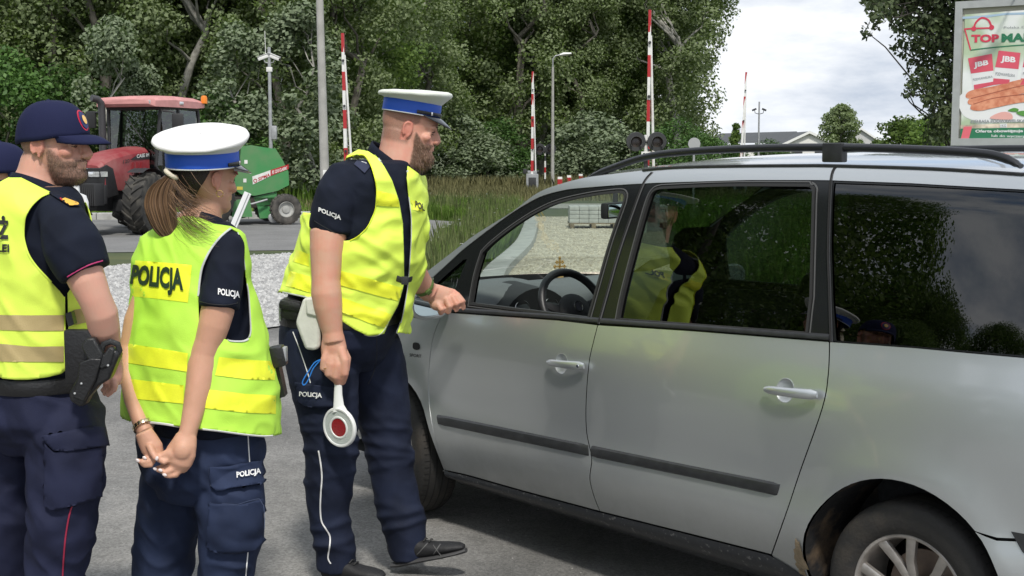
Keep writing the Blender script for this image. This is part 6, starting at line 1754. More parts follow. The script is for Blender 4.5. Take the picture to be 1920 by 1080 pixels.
def decal_line(name, pts, wpx, bvh, m, parent, off=.003, closed=False, n=6, rad=None):
 """a piping or seam laid along picture places on a surface"""
 pp = spline(pts, n, closed); eye = Vector((0, 0, HC)); W_ = []
 for x, y in pp:
  d = ray(x, y).normalized(); h = bvh.ray_cast(eye, d)
  if h[0] is None:
   if W_:
    t = (W_[-1] - eye).length; W_.append(eye + d * t)
   continue
  W_.append(h[0] - d * off)
 if len(W_) < 2: return None
 if closed: W_.append(W_[0])
 g = MB(); r = wpx / 2 / 500
 g.tube(W_, [(r * .5, r)] * len(W_) if rad is None else rad, n=8, ref=(0, -1, 0)); return g.build(name, m, parent)
def skin_mat(name, base, hair, red=(.52, .22, .16)):
 m = bpy.data.materials.new(name); m.use_nodes = True; n, l = m.node_tree.nodes, m.node_tree.links; b = n["Principled BSDF"]
 tcn = n.new("ShaderNodeTexCoord"); t = n.new("ShaderNodeTexNoise"); t.inputs['Scale'].default_value = 22; t.inputs['Detail'].default_value = 9; l.new(tcn.outputs['Object'], t.inputs[0])
 r = n.new("ShaderNodeValToRGB"); r.color_ramp.elements[0].position = .35; r.color_ramp.elements[0].color = (*base, 1); r.color_ramp.elements[1].position = .68; r.color_ramp.elements[1].color = (*red, 1); l.new(t.outputs['Fac'], r.inputs[0])
 at = n.new("ShaderNodeAttribute"); at.attribute_name = "hairy"
 t2 = n.new("ShaderNodeTexNoise"); t2.inputs['Scale'].default_value = 330; t2.inputs['Detail'].default_value = 3; l.new(tcn.outputs['Object'], t2.inputs[0])
 ad = n.new("ShaderNodeMath"); ad.operation = 'MULTIPLY_ADD'; ad.inputs[1].default_value = 1.0; l.new(at.outputs['Fac'], ad.inputs[0])
 sb = n.new("ShaderNodeMath"); sb.operation = 'MULTIPLY_ADD'; sb.inputs[1].default_value = 1.1; sb.inputs[2].default_value = -.55; l.new(t2.outputs['Fac'], sb.inputs[0])
 ml = n.new("ShaderNodeMath"); ml.operation = 'MULTIPLY'; l.new(sb.outputs[0], ml.inputs[0]); l.new(at.outputs['Fac'], ml.inputs[1]); l.new(ml.outputs[0], ad.inputs[2]); ad.use_clamp = True
 mx_ = n.new("ShaderNodeMix"); mx_.data_type = 'RGBA'; l.new(ad.outputs[0], mx_.inputs[0]); l.new(r.outputs[0], mx_.inputs[6]); mx_.inputs[7].default_value = (*hair, 1)
 # flushed areas
 at2 = n.new("ShaderNodeAttribute"); at2.attribute_name = "flush"
 mr_ = n.new("ShaderNodeMix"); mr_.data_type = 'RGBA'; l.new(at2.outputs['Fac'], mr_.inputs[0]); l.new(mx_.outputs[2], mr_.inputs[6]); mr_.inputs[7].default_value = (.50, .13, .10, 1)
 l.new(mr_.outputs[2], b.inputs['Base Color']); b.inputs['Roughness'].default_value = .5; b.inputs['Specular IOR Level'].default_value = .4
 b.inputs['Subsurface Weight'].default_value = .12; b.inputs['Subsurface Radius'].default_value = (.010, .004, .002); b.inputs['Subsurface Scale'].default_value = 1
 bp = n.new("ShaderNodeBump"); bp.inputs['Strength'].default_value = .35; bp.inputs['Distance'].default_value = .002; l.new(t2.outputs['Fac'], bp.inputs['Height']); l.new(bp.outputs[0], b.inputs['Normal'])
 return m
class Head:
 """head frame: x forward, y to the person's right, z up; origin under the chin"""
 def __init__(s, ear, yaw, pitch, roll=0.0, sx=1.0, sy=1.0, sz=1.0, earside=1):
  f = Vector((math.cos(yaw), math.sin(yaw), 0)); r = Vector((f.y, -f.x, 0)); u = Vector((0, 0, 1))
  Rp = Matrix.Rotation(-pitch, 3, r); f, u = Rp @ f, Rp @ u
  Rr = Matrix.Rotation(roll, 3, f); r, u = Rr @ r, Rr @ u
  s.f, s.r, s.u, s.sx, s.sy, s.sz = f, r, u, sx, sy, sz
  s.O = Vector((0, 0, 0)); s.O = Vector(ear) - s.W(-.006, .074 * earside, .108)
 def W(s, x, y, z): return s.O + s.f * (x * s.sx) + s.r * (y * s.sy) + s.u * (z * s.sz)
 def L(s, p): d = Vector(p) - s.O; return (d.dot(s.f) / s.sx, d.dot(s.r) / s.sy, d.dot(s.u) / s.sz)
 def shape(s, g, nose=.0, chin=.0, back=0.0):
  sl_ = [(-.004, .062, .018, .018), (.004, .080, .006, .033), (.018, .090 + chin, -.012, .046), (.034, .088 + chin * .8, -.030, .054), (.046, .083, -.040, .059), (.060, .089, -.052, .0635), (.078, .088, -.070, .068), (.096, .086, -.085, .0715),
      (.112, .080, -.094, .0735), (.124, .084, -.097, .074), (.136, .093, -.099, .074), (.155, .093, -.101, .0755), (.180, .086, -.098, .0750), (.205, .068, -.085, .066), (.222, .042, -.060, .048), (.232, .010, -.028, .022)]
  V, Fc = [], []; n = 40
  for z, xf, xb, hw in sl_:
   xb *= 1 + back
   c = (xf + xb) / 2; a = (xf - xb) / 2
   for k in range(n):
    th = 2 * math.pi * k / n; cx, sx_ = math.cos(th), math.sin(th)
    tp = 1 - .20 * max(0, cx) ** 1.5
    V.append(s.W(c + a * math.copysign(abs(cx) ** .9, cx), hw * tp * math.copysign(abs(sx_) ** .85, sx_), z))
  m_ = len(sl_)
  for i in range(m_ - 1):
   for k in range(n): k2 = (k + 1) % n; Fc.append((i * n + k, i * n + k2, (i + 1) * n + k2, (i + 1) * n + k))
  Fc.append(tuple(range(n))[::-1]); Fc.append(tuple((m_ - 1) * n + k for k in range(n))); g.add(V, Fc)
  Wt = s.W
  g.tube([Wt(.077, 0, .132), Wt(.083, 0, .117), Wt(.094 + nose * .5, 0, .101), Wt(.103 + nose, 0, .087), Wt(.095 + nose * .5, 0, .077)], [(.009, .016), (.0085, .018), (.0105, .018), (.0115, .015), (.008, .012)], n=14, ref=s.r)
  for y in (-1, 1):
   g.ball(Wt(.097 + nose * .4, y * .013, .083), (.012, .008, .009), n=10)
   g.tube([Wt(.083, y * .012, .134), Wt(.086, y * .032, .139), Wt(.070, y * .052, .134)], [.0075, .009, .007], n=8)
   g.ball(Wt(.056, y * .047, .094), (.024, .018, .018), n=12)
   g.ball(Wt(.069, y * .033, .1175), (.015, .0155, .0125), n=12)            # lid bulge
   # ear
   e0 = Wt(-.008, y * .073, .110)
   ax = (s.r * y * .86 - s.f * .5).normalized()
   cp = []
   for a in np.linspace(-.35 * math.pi, 1.25 * math.pi, 14):
    q = 1.0 + .10 * math.sin(a); cp.append(e0 + s.f * (math.cos(a + .15) * .0155 * q) + s.u * (math.sin(a + .15) * .0275 * q * s.sz) + ax * (.010 - .0035 * math.cos(a)))
   g.tube(cp, [.0042] * len(cp), n=8)
   g.ball(e0 + ax * .004 - s.f * .002, (.0125, .0065, .0235), Matrix((s.f, ax, s.u)).transposed(), n=12)
   g.ball(e0 + ax * .007 - s.u * .027 + s.f * .004, (.0065, .0045, .0075), n=8)
   g.ball(e0 + ax * .007 + s.f * .011 - s.u * .004, (.004, .005, .007), n=8)
  g.tube([Wt(.078, -.022, .0595), Wt(.089, -.010, .0625), Wt(.0925, 0, .0618), Wt(.089, .010, .0625), Wt(.078, .022, .0595)], [.003, .0045, .0045, .0045, .003], n=8)
  g.tube([Wt(.078, -.021, .0545), Wt(.087, -.010, .0510), Wt(.0905, 0, .0500), Wt(.087, .010, .0510), Wt(.078, .021, .0545)], [.003, .0052, .0058, .0052, .003], n=8)
 def eyes(s, parent):
  W_ = mat("eye_white", (.62, .58, .55), rough=.2); I = mat("eye_iris", (.05, .04, .03), rough=.1)
  for y in (-1, 1):
   c = s.W(.0700, y * .032, .1165)
   g = MB(); g.ball(c, .0116, n=16); e = g.build("eye", W_, parent)
   d = (s.f + s.r * y * .12).normalized()
   g = MB(); g.lathe(c, d, [(0, .0122), (.0035, .0120), (.0055, .0106)], n=16); g.build("iris", I, e)
   g = MB(); g.tube([s.W(.079, y * .018, .1175), s.W(.0865, y * .030, .1215), s.W(.078, y * .046, .1180)], [.0016, .0022, .0016], n=6); g.tube([s.W(.079, y * .019, .1125), s.W(.083, y * .031, .1095), s.W(.076, y * .045, .1125)], [.001, .0014, .001], n=6); g.build("eyelid", mat("lash_dark", (.05, .03, .025), rough=.7), parent)
def region(ob, hd, fn, name="hairy"):
 """per-point value on the skin from head coordinates"""
 me = ob.data; org = ORG[ob.name]; a = me.attributes.get(name) or me.attributes.new(name, 'FLOAT', 'POINT')
 v = np.zeros(len(me.vertices), np.float32)
 if name == 'hairy' or True: a.data.foreach_get('value', v)
 hu = hd.O
 for i, vt in enumerate(me.vertices):
  p = vt.co + org
  if (p - hu).length > .36: continue
  x, y, z = hd.L(p); v[i] = max(v[i], fn(x, y, z))
 a.data.foreach_set('value', v); return v
def push(ob, vals, amp):
 me = ob.data; nr = [v.normal.copy() for v in me.vertices]
 for i, v in enumerate(me.vertices):
  if vals[i] > .02: v.co += nr[i] * (amp(v.co, vals[i]))
def ss(a, b, x): t = max(0., min(1., (x - a) / (b - a))); return t * t * (3 - 2 * t)
def strands(name, roots, dirs, lens, wid, m, parent, rs, grav=.3, seg=3, curl=.2):
 V, Fc = [], []
 for p, d, L_ in zip(roots, dirs, lens):
  p = Vector(p); d = Vector(d).normalized(); s_ = d.orthogonal().normalized(); s_ = Quaternion(d, rs.uniform(0, 6.28)) @ s_
  k = len(V); q = p.copy()
  for i in range(seg + 1):
   w_ = wid * (1 - i / (seg + .3)); V += [q - s_ * w_, q + s_ * w_]
   d = (d + Vector((rs.normal() * curl, rs.normal() * curl, rs.normal() * curl - grav)) * .5).normalized(); q = q + d * (L_ / seg)
  for i in range(seg): Fc.append([k + 2 * i, k + 2 * i + 1, k + 2 * i + 3, k + 2 * i + 2])
 return mk(name, V, Fc, m, parent)
def hand(g, wrist, dirv, palm_n, L_=.19, curl=(.5, .5, .5, .5), spread=.06, thumb=(.6, .3), side=1, wr=.027):
 """palm, four fingers and a thumb as overlapping tapered chains; palm_n points out of the palm"""
 d = Vector(dirv).normalized(); n = Vector(palm_n); n = (n - d * n.dot(d)).normalized(); s_ = d.cross(n) * side      # s_ towards the thumb
 w = Vector(wrist); pl = L_ * .52
 g.tube([w - d * .03, w + d * .012, w + d * pl * .45, w + d * pl * .8, w + d * pl * 1.0], [(wr * .72, wr), (wr * .68, wr * 1.05), (L_ * .078, L_ * .20), (L_ * .072, L_ * .225), (L_ * .05, L_ * .215)], n=16, ref=n)
 g.ball(w + d * pl * .35 + s_ * L_ * .12 + n * L_ * .04, (L_ * .12,) * 3, n=12)
 g.ball(w + d * pl * .35 - s_ * L_ * .11 + n * L_ * .035, (L_ * .10,) * 3, n=12)
 fl_ = [.43, .48, .445, .35]; of = [.155, .052, -.052, -.15]; tips = []
 for k in range(4):
  a = d + s_ * (of[k] * spread * 8); a.normalize(); p = w + d * (pl * (.96 - .05 * abs(k - 1))) + s_ * (L_ * of[k]); r0 = L_ * (.047 if k < 3 else .040)
  c = curl[k]; pts = [p - a * L_ * .05, p]; rr = [r0 * 1.05, r0 * 1.08]; dd = a.copy()
  for j, fr in enumerate((.45, .30, .25)):
   q = Quaternion(n.cross(a).normalized() * -1, -c * (1.0, 1.15, .75)[j])
   dd = (q @ dd).normalized(); p2 = pts[-1] + dd * (L_ * fl_[k] * fr); pts += [pts[-1].lerp(p2, .5), p2]; rr += [r0 * (.98 - .08 * j), r0 * (.97 - .09 * j)]
  rr[-1] *= .78; g.tube(pts, rr, n=10); g.ball(pts[-1], rr[-1] * 1.0, n=8); tips.append((pts[-1], dd.copy(), rr[-1]))
 t0 = w + d * pl * .28 + s_ * L_ * .13; td = (d * math.cos(thumb[0]) + s_ * math.sin(thumb[0]) + n * thumb[1]).normalized(); r0 = L_ * .056
 p1 = t0 + td * L_ * .20; td2 = (td + n * thumb[1] * .8 + d * .35).normalized(); p2 = p1 + td2 * L_ * .17; td3 = (td2 + d * .2 + n * .1).normalized(); p3 = p2 + td3 * L_ * .13
 g.tube([t0, p1, p2, p3], [r0 * 1.3, r0 * 1.0, r0 * .95, r0 * .72], n=10); g.ball(p3, r0 * .72, n=8); tips.append((p3, td3, r0 * .72))
 return tips, (d, n, s_)
def nails(tips, frame, m, parent, out_=1):
 d, n, s_ = frame
 for (p, dd, r) in tips:
  nn = (-n + dd * n.dot(dd)); nn = nn.normalized() if nn.length > .1 else -n
  g = MB(); g.ball(p + nn * r * .72 + dd * r * .2, (r * .75, r * .62, r * .22), Matrix((dd, dd.cross(nn).normalized(), nn)).transposed(), n=10); g.build("fingernail", m, parent)
NAVY = mat("navy_trousers", (.014, .019, .040), rough=.75, var=.25, vscale=7, bump=.25, bscale=500, spec=.2)
NAVYB = mat("blue_trousers", (.021, .031, .068), rough=.75, var=.22, vscale=7, bump=.25, bscale=500, spec=.2)
NAVYP = mat("navy_trousers_violet", (.015, .018, .043), rough=.75, var=.25, vscale=7, bump=.25, bscale=500, spec=.2)
POLO = mat("navy_polo", (.008, .011, .022), rough=.85, var=.2, vscale=9, bump=.25, bscale=600, spec=.2)
HIVY = mat("hivis_yellow", (.76, .97, .11), rough=.62, var=.06, vscale=6, bump=.12, bscale=350)
HIVL = mat("hivis_lime", (.50, .84, .08), rough=.68, var=.08, vscale=6, bump=.15, bscale=350)
BANDY = mat("reflective_yellow", (.90, .96, .05), rough=.35, bump=.10, bscale=220, var=.04, vscale=30)
BANDT = mat("reflective_tan", (.46, .36, .17), rough=.4, bump=.1, bscale=220, var=.06, vscale=10)
PIPE = mat("piping_grey", (.52, .54, .52), rough=.6)
WLET = mat("white_print", (.78, .78, .78), rough=.6); GLET = mat("green_black_print", (.012, .035, .02), rough=.5); BLET = mat("black_print", (.02, .02, .02), rough=.6)
BLEA = mat("black_leather", (.012, .012, .013), rough=.38, bump=.2, bscale=120); WLEA = mat("white_leather", (.60, .60, .55), rough=.5, var=.06, vscale=20, bump=.15, bscale=60)
BLUEB = mat("cap_blue", (.012, .085, .50), rough=.55, bump=.1, bscale=500); CAPW = mat("cap_white", (.80, .80, .78), rough=.7, bump=.1, bscale=300); CAPWG = mat("cap_white_used", (.70, .73, .66), rough=.7, bump=.1, bscale=200)
CAPN = mat("cap_navy", (.012, .015, .050), rough=.85, bump=.2, bscale=500, spec=.2)
VIS = mat("visor_black", (.010, .012, .016), rough=.12, coat=.6)
def police_cap(hd, parent, top_c, top_r, top_n, band_c, band_r, band_n, band_h, capm, visor=True):
 """flat topped cap: white disc over a blue band, glossy visor and strap"""
 cp = thing("cap", None, None); cp.parent = parent; ORG[cp.name] = ORG[parent.name]
 def ringp(c, n_, fdir, ra, rb, k, N=72):
  n_ = n_.normalized(); f = (fdir - n_ * fdir.dot(n_)).normalized(); s_ = n_.cross(f); th = 2 * math.pi * k / N
  return c + f * (ra * math.cos(th)) + s_ * (rb * math.sin(th))
 N = 72; V, Fc = [], []
 bt = band_c + band_n * band_h
 lay = [(bt, band_n, band_r[0] + .001, band_r[1] + .001), (bt.lerp(top_c, .30), band_n.lerp(top_n, .35), lerp(band_r[0], top_r[0], .36), lerp(band_r[1], top_r[1], .40)), (bt.lerp(top_c, .62), band_n.lerp(top_n, .7), lerp(band_r[0], top_r[0], .78), lerp(band_r[1], top_r[1], .8)),
     (top_c - top_n * .010, top_n, top_r[0] * .985, top_r[1] * .985), (top_c - top_n * .002, top_n, top_r[0] * 1.01, top_r[1] * 1.01), (top_c + top_n * .006, top_n, top_r[0] * .985, top_r[1] * .985), (top_c + top_n * .010, top_n, top_r[0] * .92, top_r[1] * .92),
     (top_c + top_n * .013, top_n, top_r[0] * .6, top_r[1] * .6), (top_c + top_n * .014, top_n, top_r[0] * .02, top_r[1] * .02)]
 for i, (c, n_, ra, rb) in enumerate(lay):
  for k in range(N):
   p = ringp(c, n_, hd.f, ra, rb, k); V.append(p + Vector((0, 0, .002 * mnoise.noise(p * 22))) if 0 < i < 8 else p)
 for i in range(len(lay) - 1):
  for k in range(N): k2 = (k + 1) % N; Fc.append((i * N + k, i * N + k2, (i + 1) * N + k2, (i + 1) * N + k))
 mk("cap_top", V, Fc, capm, cp)
 g = MB(); V, Fc = [], []
 for (h_, e) in ((-.004, 0), (-.002, .002), (.003, .0025), (band_h - .002, .0025), (band_h, .001)):
  for k in range(N): V.append(ringp(band_c + band_n * h_, band_n, hd.f, band_r[0] + e, band_r[1] + e, k))
 for i in range(4):
  for k in range(N): k2 = (k + 1) % N; Fc.append((i * N + k, i * N + k2, (i + 1) * N + k2, (i + 1) * N + k))
 mk("cap_band", V, Fc, BLUEB, cp)
 g = MB(); g.tube([ringp(band_c - band_n * .003, band_n, hd.f, band_r[0] + .002, band_r[1] + .002, k) for k in range(N + 1)], .0022, n=6); g.build("band_edge", PIPE, cp)
 # visor
 V, Fc = [], []; M = 24
 for j in range(5):
  t = j / 4
  for i in range(M + 1):
   a = lerp(-1.12, 1.12, i / M); e = max(0.0, math.cos(a * 1.38)) ** .75
   fr = (hd.f - band_n * hd.f.dot(band_n)).normalized(); s_ = band_n.cross(fr)
   p = band_c - band_n * .002 + fr * ((band_r[0] + .001) * math.cos(a)) + s_ * ((band_r[1] + .001) * math.sin(a)) + (fr * .052 - band_n * .032) * (t * e) - band_n * (.006 * t * t * e)
   V.append(p)
 for j in range(4):
  for i in range(M): k = j * (M + 1) + i; Fc.append([k, k + 1, k + M + 2, k + M + 1])
 o = mk("visor", V, Fc, VIS, cp); so = o.modifiers.new("thickness", 'SOLIDIFY'); so.thickness = .003
 sp_ = []
 for i in range(25):
  a = lerp(-1.35, 1.35, i / 24); fr = (hd.f - band_n * hd.f.dot(band_n)).normalized(); s_ = band_n.cross(fr)
  sp_.append(band_c + band_n * (.008) + fr * ((band_r[0] + .006) * math.cos(a)) + s_ * ((band_r[1] + .005) * math.sin(a)))
 g = MB(); g.tube(sp_, [(.0065, .002)] * 25, n=8, ref=band_n); st = g.build("strap", BLEA, cp)
 g = MB(); g.box(sp_[19], (.008, .008, .014), bev=.002); g.box(sp_[5], (.008, .008, .014), bev=.002); g.build("strap_buckle", CHRO, st)
 return cp
def shoe(t, heel, toe):
 g = MB(); hp, tp = Vector(heel), Vector(toe); d = (tp - hp); L_ = d.length; d.normalize(); r = Vector((d.y, -d.x, 0)).normalized(); u = r.cross(d); u = u if u.z > 0 else -u
 def S(x, y, z): return hp + d * (x * L_) + r * y + u * z
 sec = [(-.03, .020, .055, .10), (.05, .036, .0, .11), (.2, .038, .0, .115), (.32, .038, .0, .11), (.45, .040, .0, .088), (.62, .046, .0, .068), (.80, .046, .0, .056), (.93, .036, .0, .046), (1.0, .018, .008, .034)]
 rings = []
 for (x, hw, zb, zt) in sec:
  rr = []
  for k in range(20):
   a = 2 * math.pi * k / 20; z = (max(zb, .018) + zt) / 2 + (zt - max(zb, .018)) / 2 * math.sin(a); rr.append(S(x, hw * math.copysign(abs(math.cos(a)) ** .7, math.cos(a)), z))
  rings.append(rr)
 add_rings(g, rings)
 sh = fuse("shoe", g, mat("shoe_black", (.016, .016, .018), rough=.6, bump=.3, bscale=300), t, voxel=.0045, it=4)
 g = MB(); pts = [S(x, 0, .010) for x in (-.035, .1, .3, .5, .7, .9, 1.01)]; g.tube(pts, [(.010, .030), (.014, .041), (.013, .040), (.012, .044), (.012, .049), (.011, .042), (.010, .016)], n=16, ref=u); g.build("sole", mat("sole_grey", (.05, .05, .052), rough=.7), sh)
 bs = bvh_of([sh]);
 for k in range(4):
  x = .36 + k * .07; g = MB(); g.tube([S(x, -.022, .098 - k * .007), S(x + .01, 0, .108 - k * .008), S(x, .022, .098 - k * .007)], .003, n=6); g.build("lace", mat("lace_black", (.03, .03, .03)), sh)
 return sh, bs
# ------------------------------------------------------------------ bearded officer by the van
def officer():
 Y = 5.32; f = Vector((.985, -.17, 0))
 t = thing("person", "bearded police officer in white topped cap and yellow vest leaning to the van's open window", "person", (P(650, 900, Y).x, Y, 0))
 SK = skin_mat("skin_officer", (.60, .34, .25), (.15, .085, .055), (.62, .29, .21))
 hd = Head(P(767, 245, Y - .075), .03, math.radians(11), sx=1.06, sz=1.03)
 rows = [(262, 684, 748, Y, 1.0), (285, 672, 758, Y, .75), (305, 640, 776, Y, .62), (340, 608, 786, Y, .66), (400, 590, 791, Y, .78), (450, 574, 791, Y, .86), (500, 560, 787, Y, .95), (550, 545, 768, Y, .98), (600, 542, 744, Y, .95)]
 g = MB(); hd.shape(g, nose=-.001, back=.16)
 limb(g, [(764, 226, Y, 22), (754, 246, Y, 36), (752, 278, Y, 39), (748, 306, Y, 44)], n=24)
 limb(g, [(650, 350, Y - .19, 22), (632, 390, Y - .22, 27), (621, 420, Y - .245, 32), (616, 440, Y - .255, 34.5), (613, 470, Y - .27, 31.5), (612, 500, Y - .28, 28.5), (611, 525, Y - .29, 26.5), (612, 550, Y - .295, 28.5), (615, 575, Y - .295, 27), (619, 600, Y - .295, 23), (623, 622, Y - .295, 19.5), (626, 640, Y - .295, 21)], n=24, ratio=1.05)
 # hanging right hand round the paddle grip
 s_ = sc(Y - .24)
 def H(px, py, dy=0): return P(px, py, Y - .295 + dy)
 g.tube([H(625, 630), H(626, 652), H(626, 672), H(624, 688)], [(.032, .042), (.034, .050), (.030, .048), (.022, .040)], n=18, ref=(0, 1, 0))
 for k, (x0, y0, x1, y1, x2, y2, r) in enumerate([(646, 676, 646, 700, 641, 716, 8.5), (633, 686, 629, 706, 634, 718, 8.5), (620, 684, 616, 701, 626, 709, 8.2), (608, 676, 606, 690, 618, 698, 7.2)]):
  g.tube([H(lerp(626, x0, .6), y0 - 22, -.012), H(x0, y0, -.026), H(x1, y1, -.026), H(x2, y2, -.004), H(x2 + 2, y2 - 3, .016)], [r / s_ * 1.15, r / s_ * 1.05, r / s_, r / s_ * .92, r / s_ * .75], n=10)
 g.tube([H(640, 650, .03), H(652, 672, .035), H(650, 694, .026), H(644, 706, .012)], [.017, .0145, .012, .0095], n=10)
 # far arm reaching to the window
 limb(g, [(752, 360, Y + .20, 22), (762, 420, Y + .25, 24), (765, 480, Y + .26, 27), (775, 508, Y + .30, 24), (787, 528, Y + .35, 22), (800, 544, Y + .39, 19), (808, 550, Y + .40, 19)], n=20)
 w0 = P(806, 549, Y + .40)
 def Q(px, py, dy): return P(px, py, Y + .43 + dy)
 g.tube([Q(802, 545, -.03), Q(816, 552, -.02), Q(832, 560, -.01), Q(846, 566, .0)], [(.030, .038), (.034, .047), (.034, .053), (.028, .050)], n=18, ref=(0, 1, 0))
 g.ball(Q(820, 570, -.03), (.034, .026, .030), n=14); g.ball(Q(838, 549, -.005), (.034, .026, .022), n=14)
 for x0, y0, x1, y1, x2, y2, dy in [(822, 572, 826, 586, 832, 578, -.045), (838, 562, 840, 585, 843, 573, -.04), (849, 558, 856, 581, 850, 566, -.032), (857, 553, 869, 577, 860, 562, -.018)]:
  g.tube([Q(x0 - 6, y0 - 4, dy + .02), Q(x0, y0, dy), Q((x0 + x1) / 2 + 4, (y0 + y1) / 2 + 1, dy - .008), Q(x1, y1, dy), Q(x2, y2 + 2, dy + .014)], [.014, .0145, .0155, .0148, .011], n=12)
 g.tube([Q(836, 546, .01), Q(850, 548, .0), Q(862, 558, -.01), Q(871, 568, -.02)], [.019, .0155, .0135, .0105], n=12)
 rg = trunk_pts([(r[0], r[1] + 14, r[2] - 14, r[3], r[4]) for r in rows[3:]], f, .8, 40); add_rings(g, rg)
 body = fuse("body", g, SK, t, voxel=.0042, it=4)
 # beard, cropped hair
 def beard(x, y, z):
  if z > .135 or x < .012: return 0
  jaw = ss(.075, .058, z + (.03 if x < .03 else 0) * 0 - (0.0) )
  line = .118 - 1.05 * max(0, x - .012) if x < .055 else .073
  a = ss(line + .006, line - .008, z) * ss(.010, .022, x) * ss(-.03, -.015, z)
  mo = ss(.012, .022, x) * (1 if not (x > .076 and abs(y) < .026 and .045 < z < .067) else .15)
  return a * mo
 vb = region(body, hd, beard)
 org = ORG[body.name]
 def amp(co, v):
  x, y, z = hd.L(co + org); low = ss(.06, .0, z); return v * (.003 + .010 * low * ss(.02, .07, x)) * (1 + .6 * mnoise.noise(co * 120))
 push(body, vb, amp)
 def crop(x, y, z):
  return .62 * ss(.004, -.008, x - (.03 * ss(.12, .15, z)) ) * ss(.048, .07, z - .0 * x) * ss(.235, .225, z) * (0 if abs(y) > .0765 and -.03 < x < .012 and .07 < z < .145 else 1)
 region(body, hd, crop)
 region(body, hd, lambda x, y, z: .5 * (ss(.072, .078, abs(y)) * (1 if -.035 < x < .02 and .07 < z < .15 else 0)) + .30 * math.exp(-(((x - .06) / .02) ** 2 + ((z - .088) / .016) ** 2)) + .35 * math.exp(-(((x - .115) / .015) ** 2 + ((z - .088) / .015) ** 2)), "flush")
 hd.eyes(t)
 rs = np.random.RandomState(4); me = body.data; roots, dirs, lens = [], [], []
 cand = [i for i in range(len(me.vertices)) if vb[i] > .45]
 for i in rs.choice(cand, 2000):
  v = me.vertices[int(i)]; x, y, z = hd.L(v.co + org); roots.append(v.co + org); lw = ss(.06, .0, z)
  dirs.append(v.normal * .5 + hd.u * -.9 + hd.f * .12); lens.append(rs.uniform(.006, .012) + .012 * lw)
 strands("beard", roots, dirs, lens, .0006, leaf_mat("beard_hairs", (.07, .042, .028), (.30, .20, .14), transl=.05, rough=.6), t, rs)
 g = MB()
 for y in (-1, 1): g.tube([hd.W(.090, y * .014, .136), hd.W(.092, y * .032, .141), hd.W(.074, y * .052, .135)], [.002, .0032, .0015], n=6)
 g.build("eyebrows", mat("brow_hair", (.12, .07, .045), rough=.9), t)
 # polo
 g = MB(); add_rings(g, trunk_pts(sm_rows([(300, 668, 758, Y, .66)] + rows[2:], 2), f, .8, 60, .004))
 limb(g, [(666, 322, Y - .13, 26), (650, 336, Y - .18, 39), (634, 370, Y - .225, 43), (626, 405, Y - .24, 42), (622, 422, Y - .245, 41), (620, 434, Y - .245, 39)], n=28)
 limb(g, [(740, 318, Y + .14, 30), (752, 345, Y + .20, 40), (760, 410, Y + .24, 36), (764, 440, Y + .25, 34)], n=24)
 polo = fuse("polo_shirt", g, POLO, t, voxel=.006, it=7, disp=folds(.009, 20, 6, 1.0))
 # collar: open ring of cloth
 V, Fc = [], []
 cl_o = [(688, 262), (700, 280), (714, 300), (730, 318), (744, 327)]
 for j in range(2):
  pass
 g = MB(); cpts = []
 for i in range(31):
  a = lerp(-2.72, 2.72, i / 30); ca, sa = math.cos(a + math.pi), math.sin(a + math.pi)
  cen = P(745, 289, Y); z_off = -.015 - .068 * ca
  cpts.append(cen + f * ((.100 if ca < 0 else .082) * ca) + Vector((f.y, -f.x, 0)) * (.096 * sa) + Vector((0, 0, z_off)))
 V = []
 for p in cpts:
  c2 = (p - P(745, 289, Y)); c2.z = 0; c2.normalize(); V += [p, p + c2 * .007 - Vector((0, 0, .012)), p + c2 * .026 - Vector((0, 0, .050))]
 for i in range(30):
  k = i * 3; Fc += [[k, k + 3, k + 4, k + 1], [k + 1, k + 4, k + 5, k + 2]]
 col = mk("collar", V, Fc, POLO, polo); so = col.modifiers.new("thickness", 'SOLIDIFY'); so.thickness = .004
 b_p = bvh_of([polo])
 decal_text("sleeve_lettering", "POLICJA", [(597, 399), (639, 415), (639.5, 404), (598, 388.5)], b_p, WLET, polo, bold=.03)
 decal_line("sleeve_seam", [(589, 414), (605, 424), (630, 437), (656, 447)], 1.2, b_p, BLKP, polo, off=.001)
 # shoulder board
 g = MB();
 e = decal_poly("shoulder_board", [(664, 309), (676, 293), (690, 299), (696, 311), (684, 325)], b_p, mat("board_navy", (.02, .026, .06), rough=.8), polo, off=.006, step=3)
 b_e = bvh_of([e]); decal_line("rank_bar", [(684, 298), (680, 312)], 2.2, b_e, WLET, e, off=.002); decal_line("rank_bar", [(678, 303), (687, 306)], 2.0, b_e, WLET, e, off=.002)
 # vest
 arm = [(683, 292), (694, 308), (702, 332), (706, 358), (703, 394), (689, 425), (671, 443), (656, 451), (636, 452), (586, 440), (588, 400), (590, 364), (601, 333), (622, 309), (647, 296), (668, 290)]
 gap = [(672, 255), (686, 271), (699, 284), (720, 312), (735, 339), (747.5, 376), (755, 419), (757, 480), (757, 520), (756, 537), (746, 572), (729, 603), (714, 640), (740, 640), (752, 605), (758, 578), (764, 542), (767, 511), (771, 450), (771, 410), (766, 364), (763, 333), (764, 318), (766, 290), (730, 250)]
 hemx = [500, 530, 573, 642, 665, 690, 714, 730, 760]; hemy = [545, 548, 557, 603, 618, 630, 627, 622, 625]
 vrows = [(268, 676, 762, Y, .72), (285, 664, 768, Y, .62), (305, 632, 778, Y, .60), (340, 606, 787, Y, .64), (400, 582, 793, Y, .78), (450, 566, 793, Y, .86), (500, 551, 788, Y, .95), (550, 532, 772, Y, 1.0), (600, 526, 764, Y, .98), (640, 520, 758, Y, .95)]
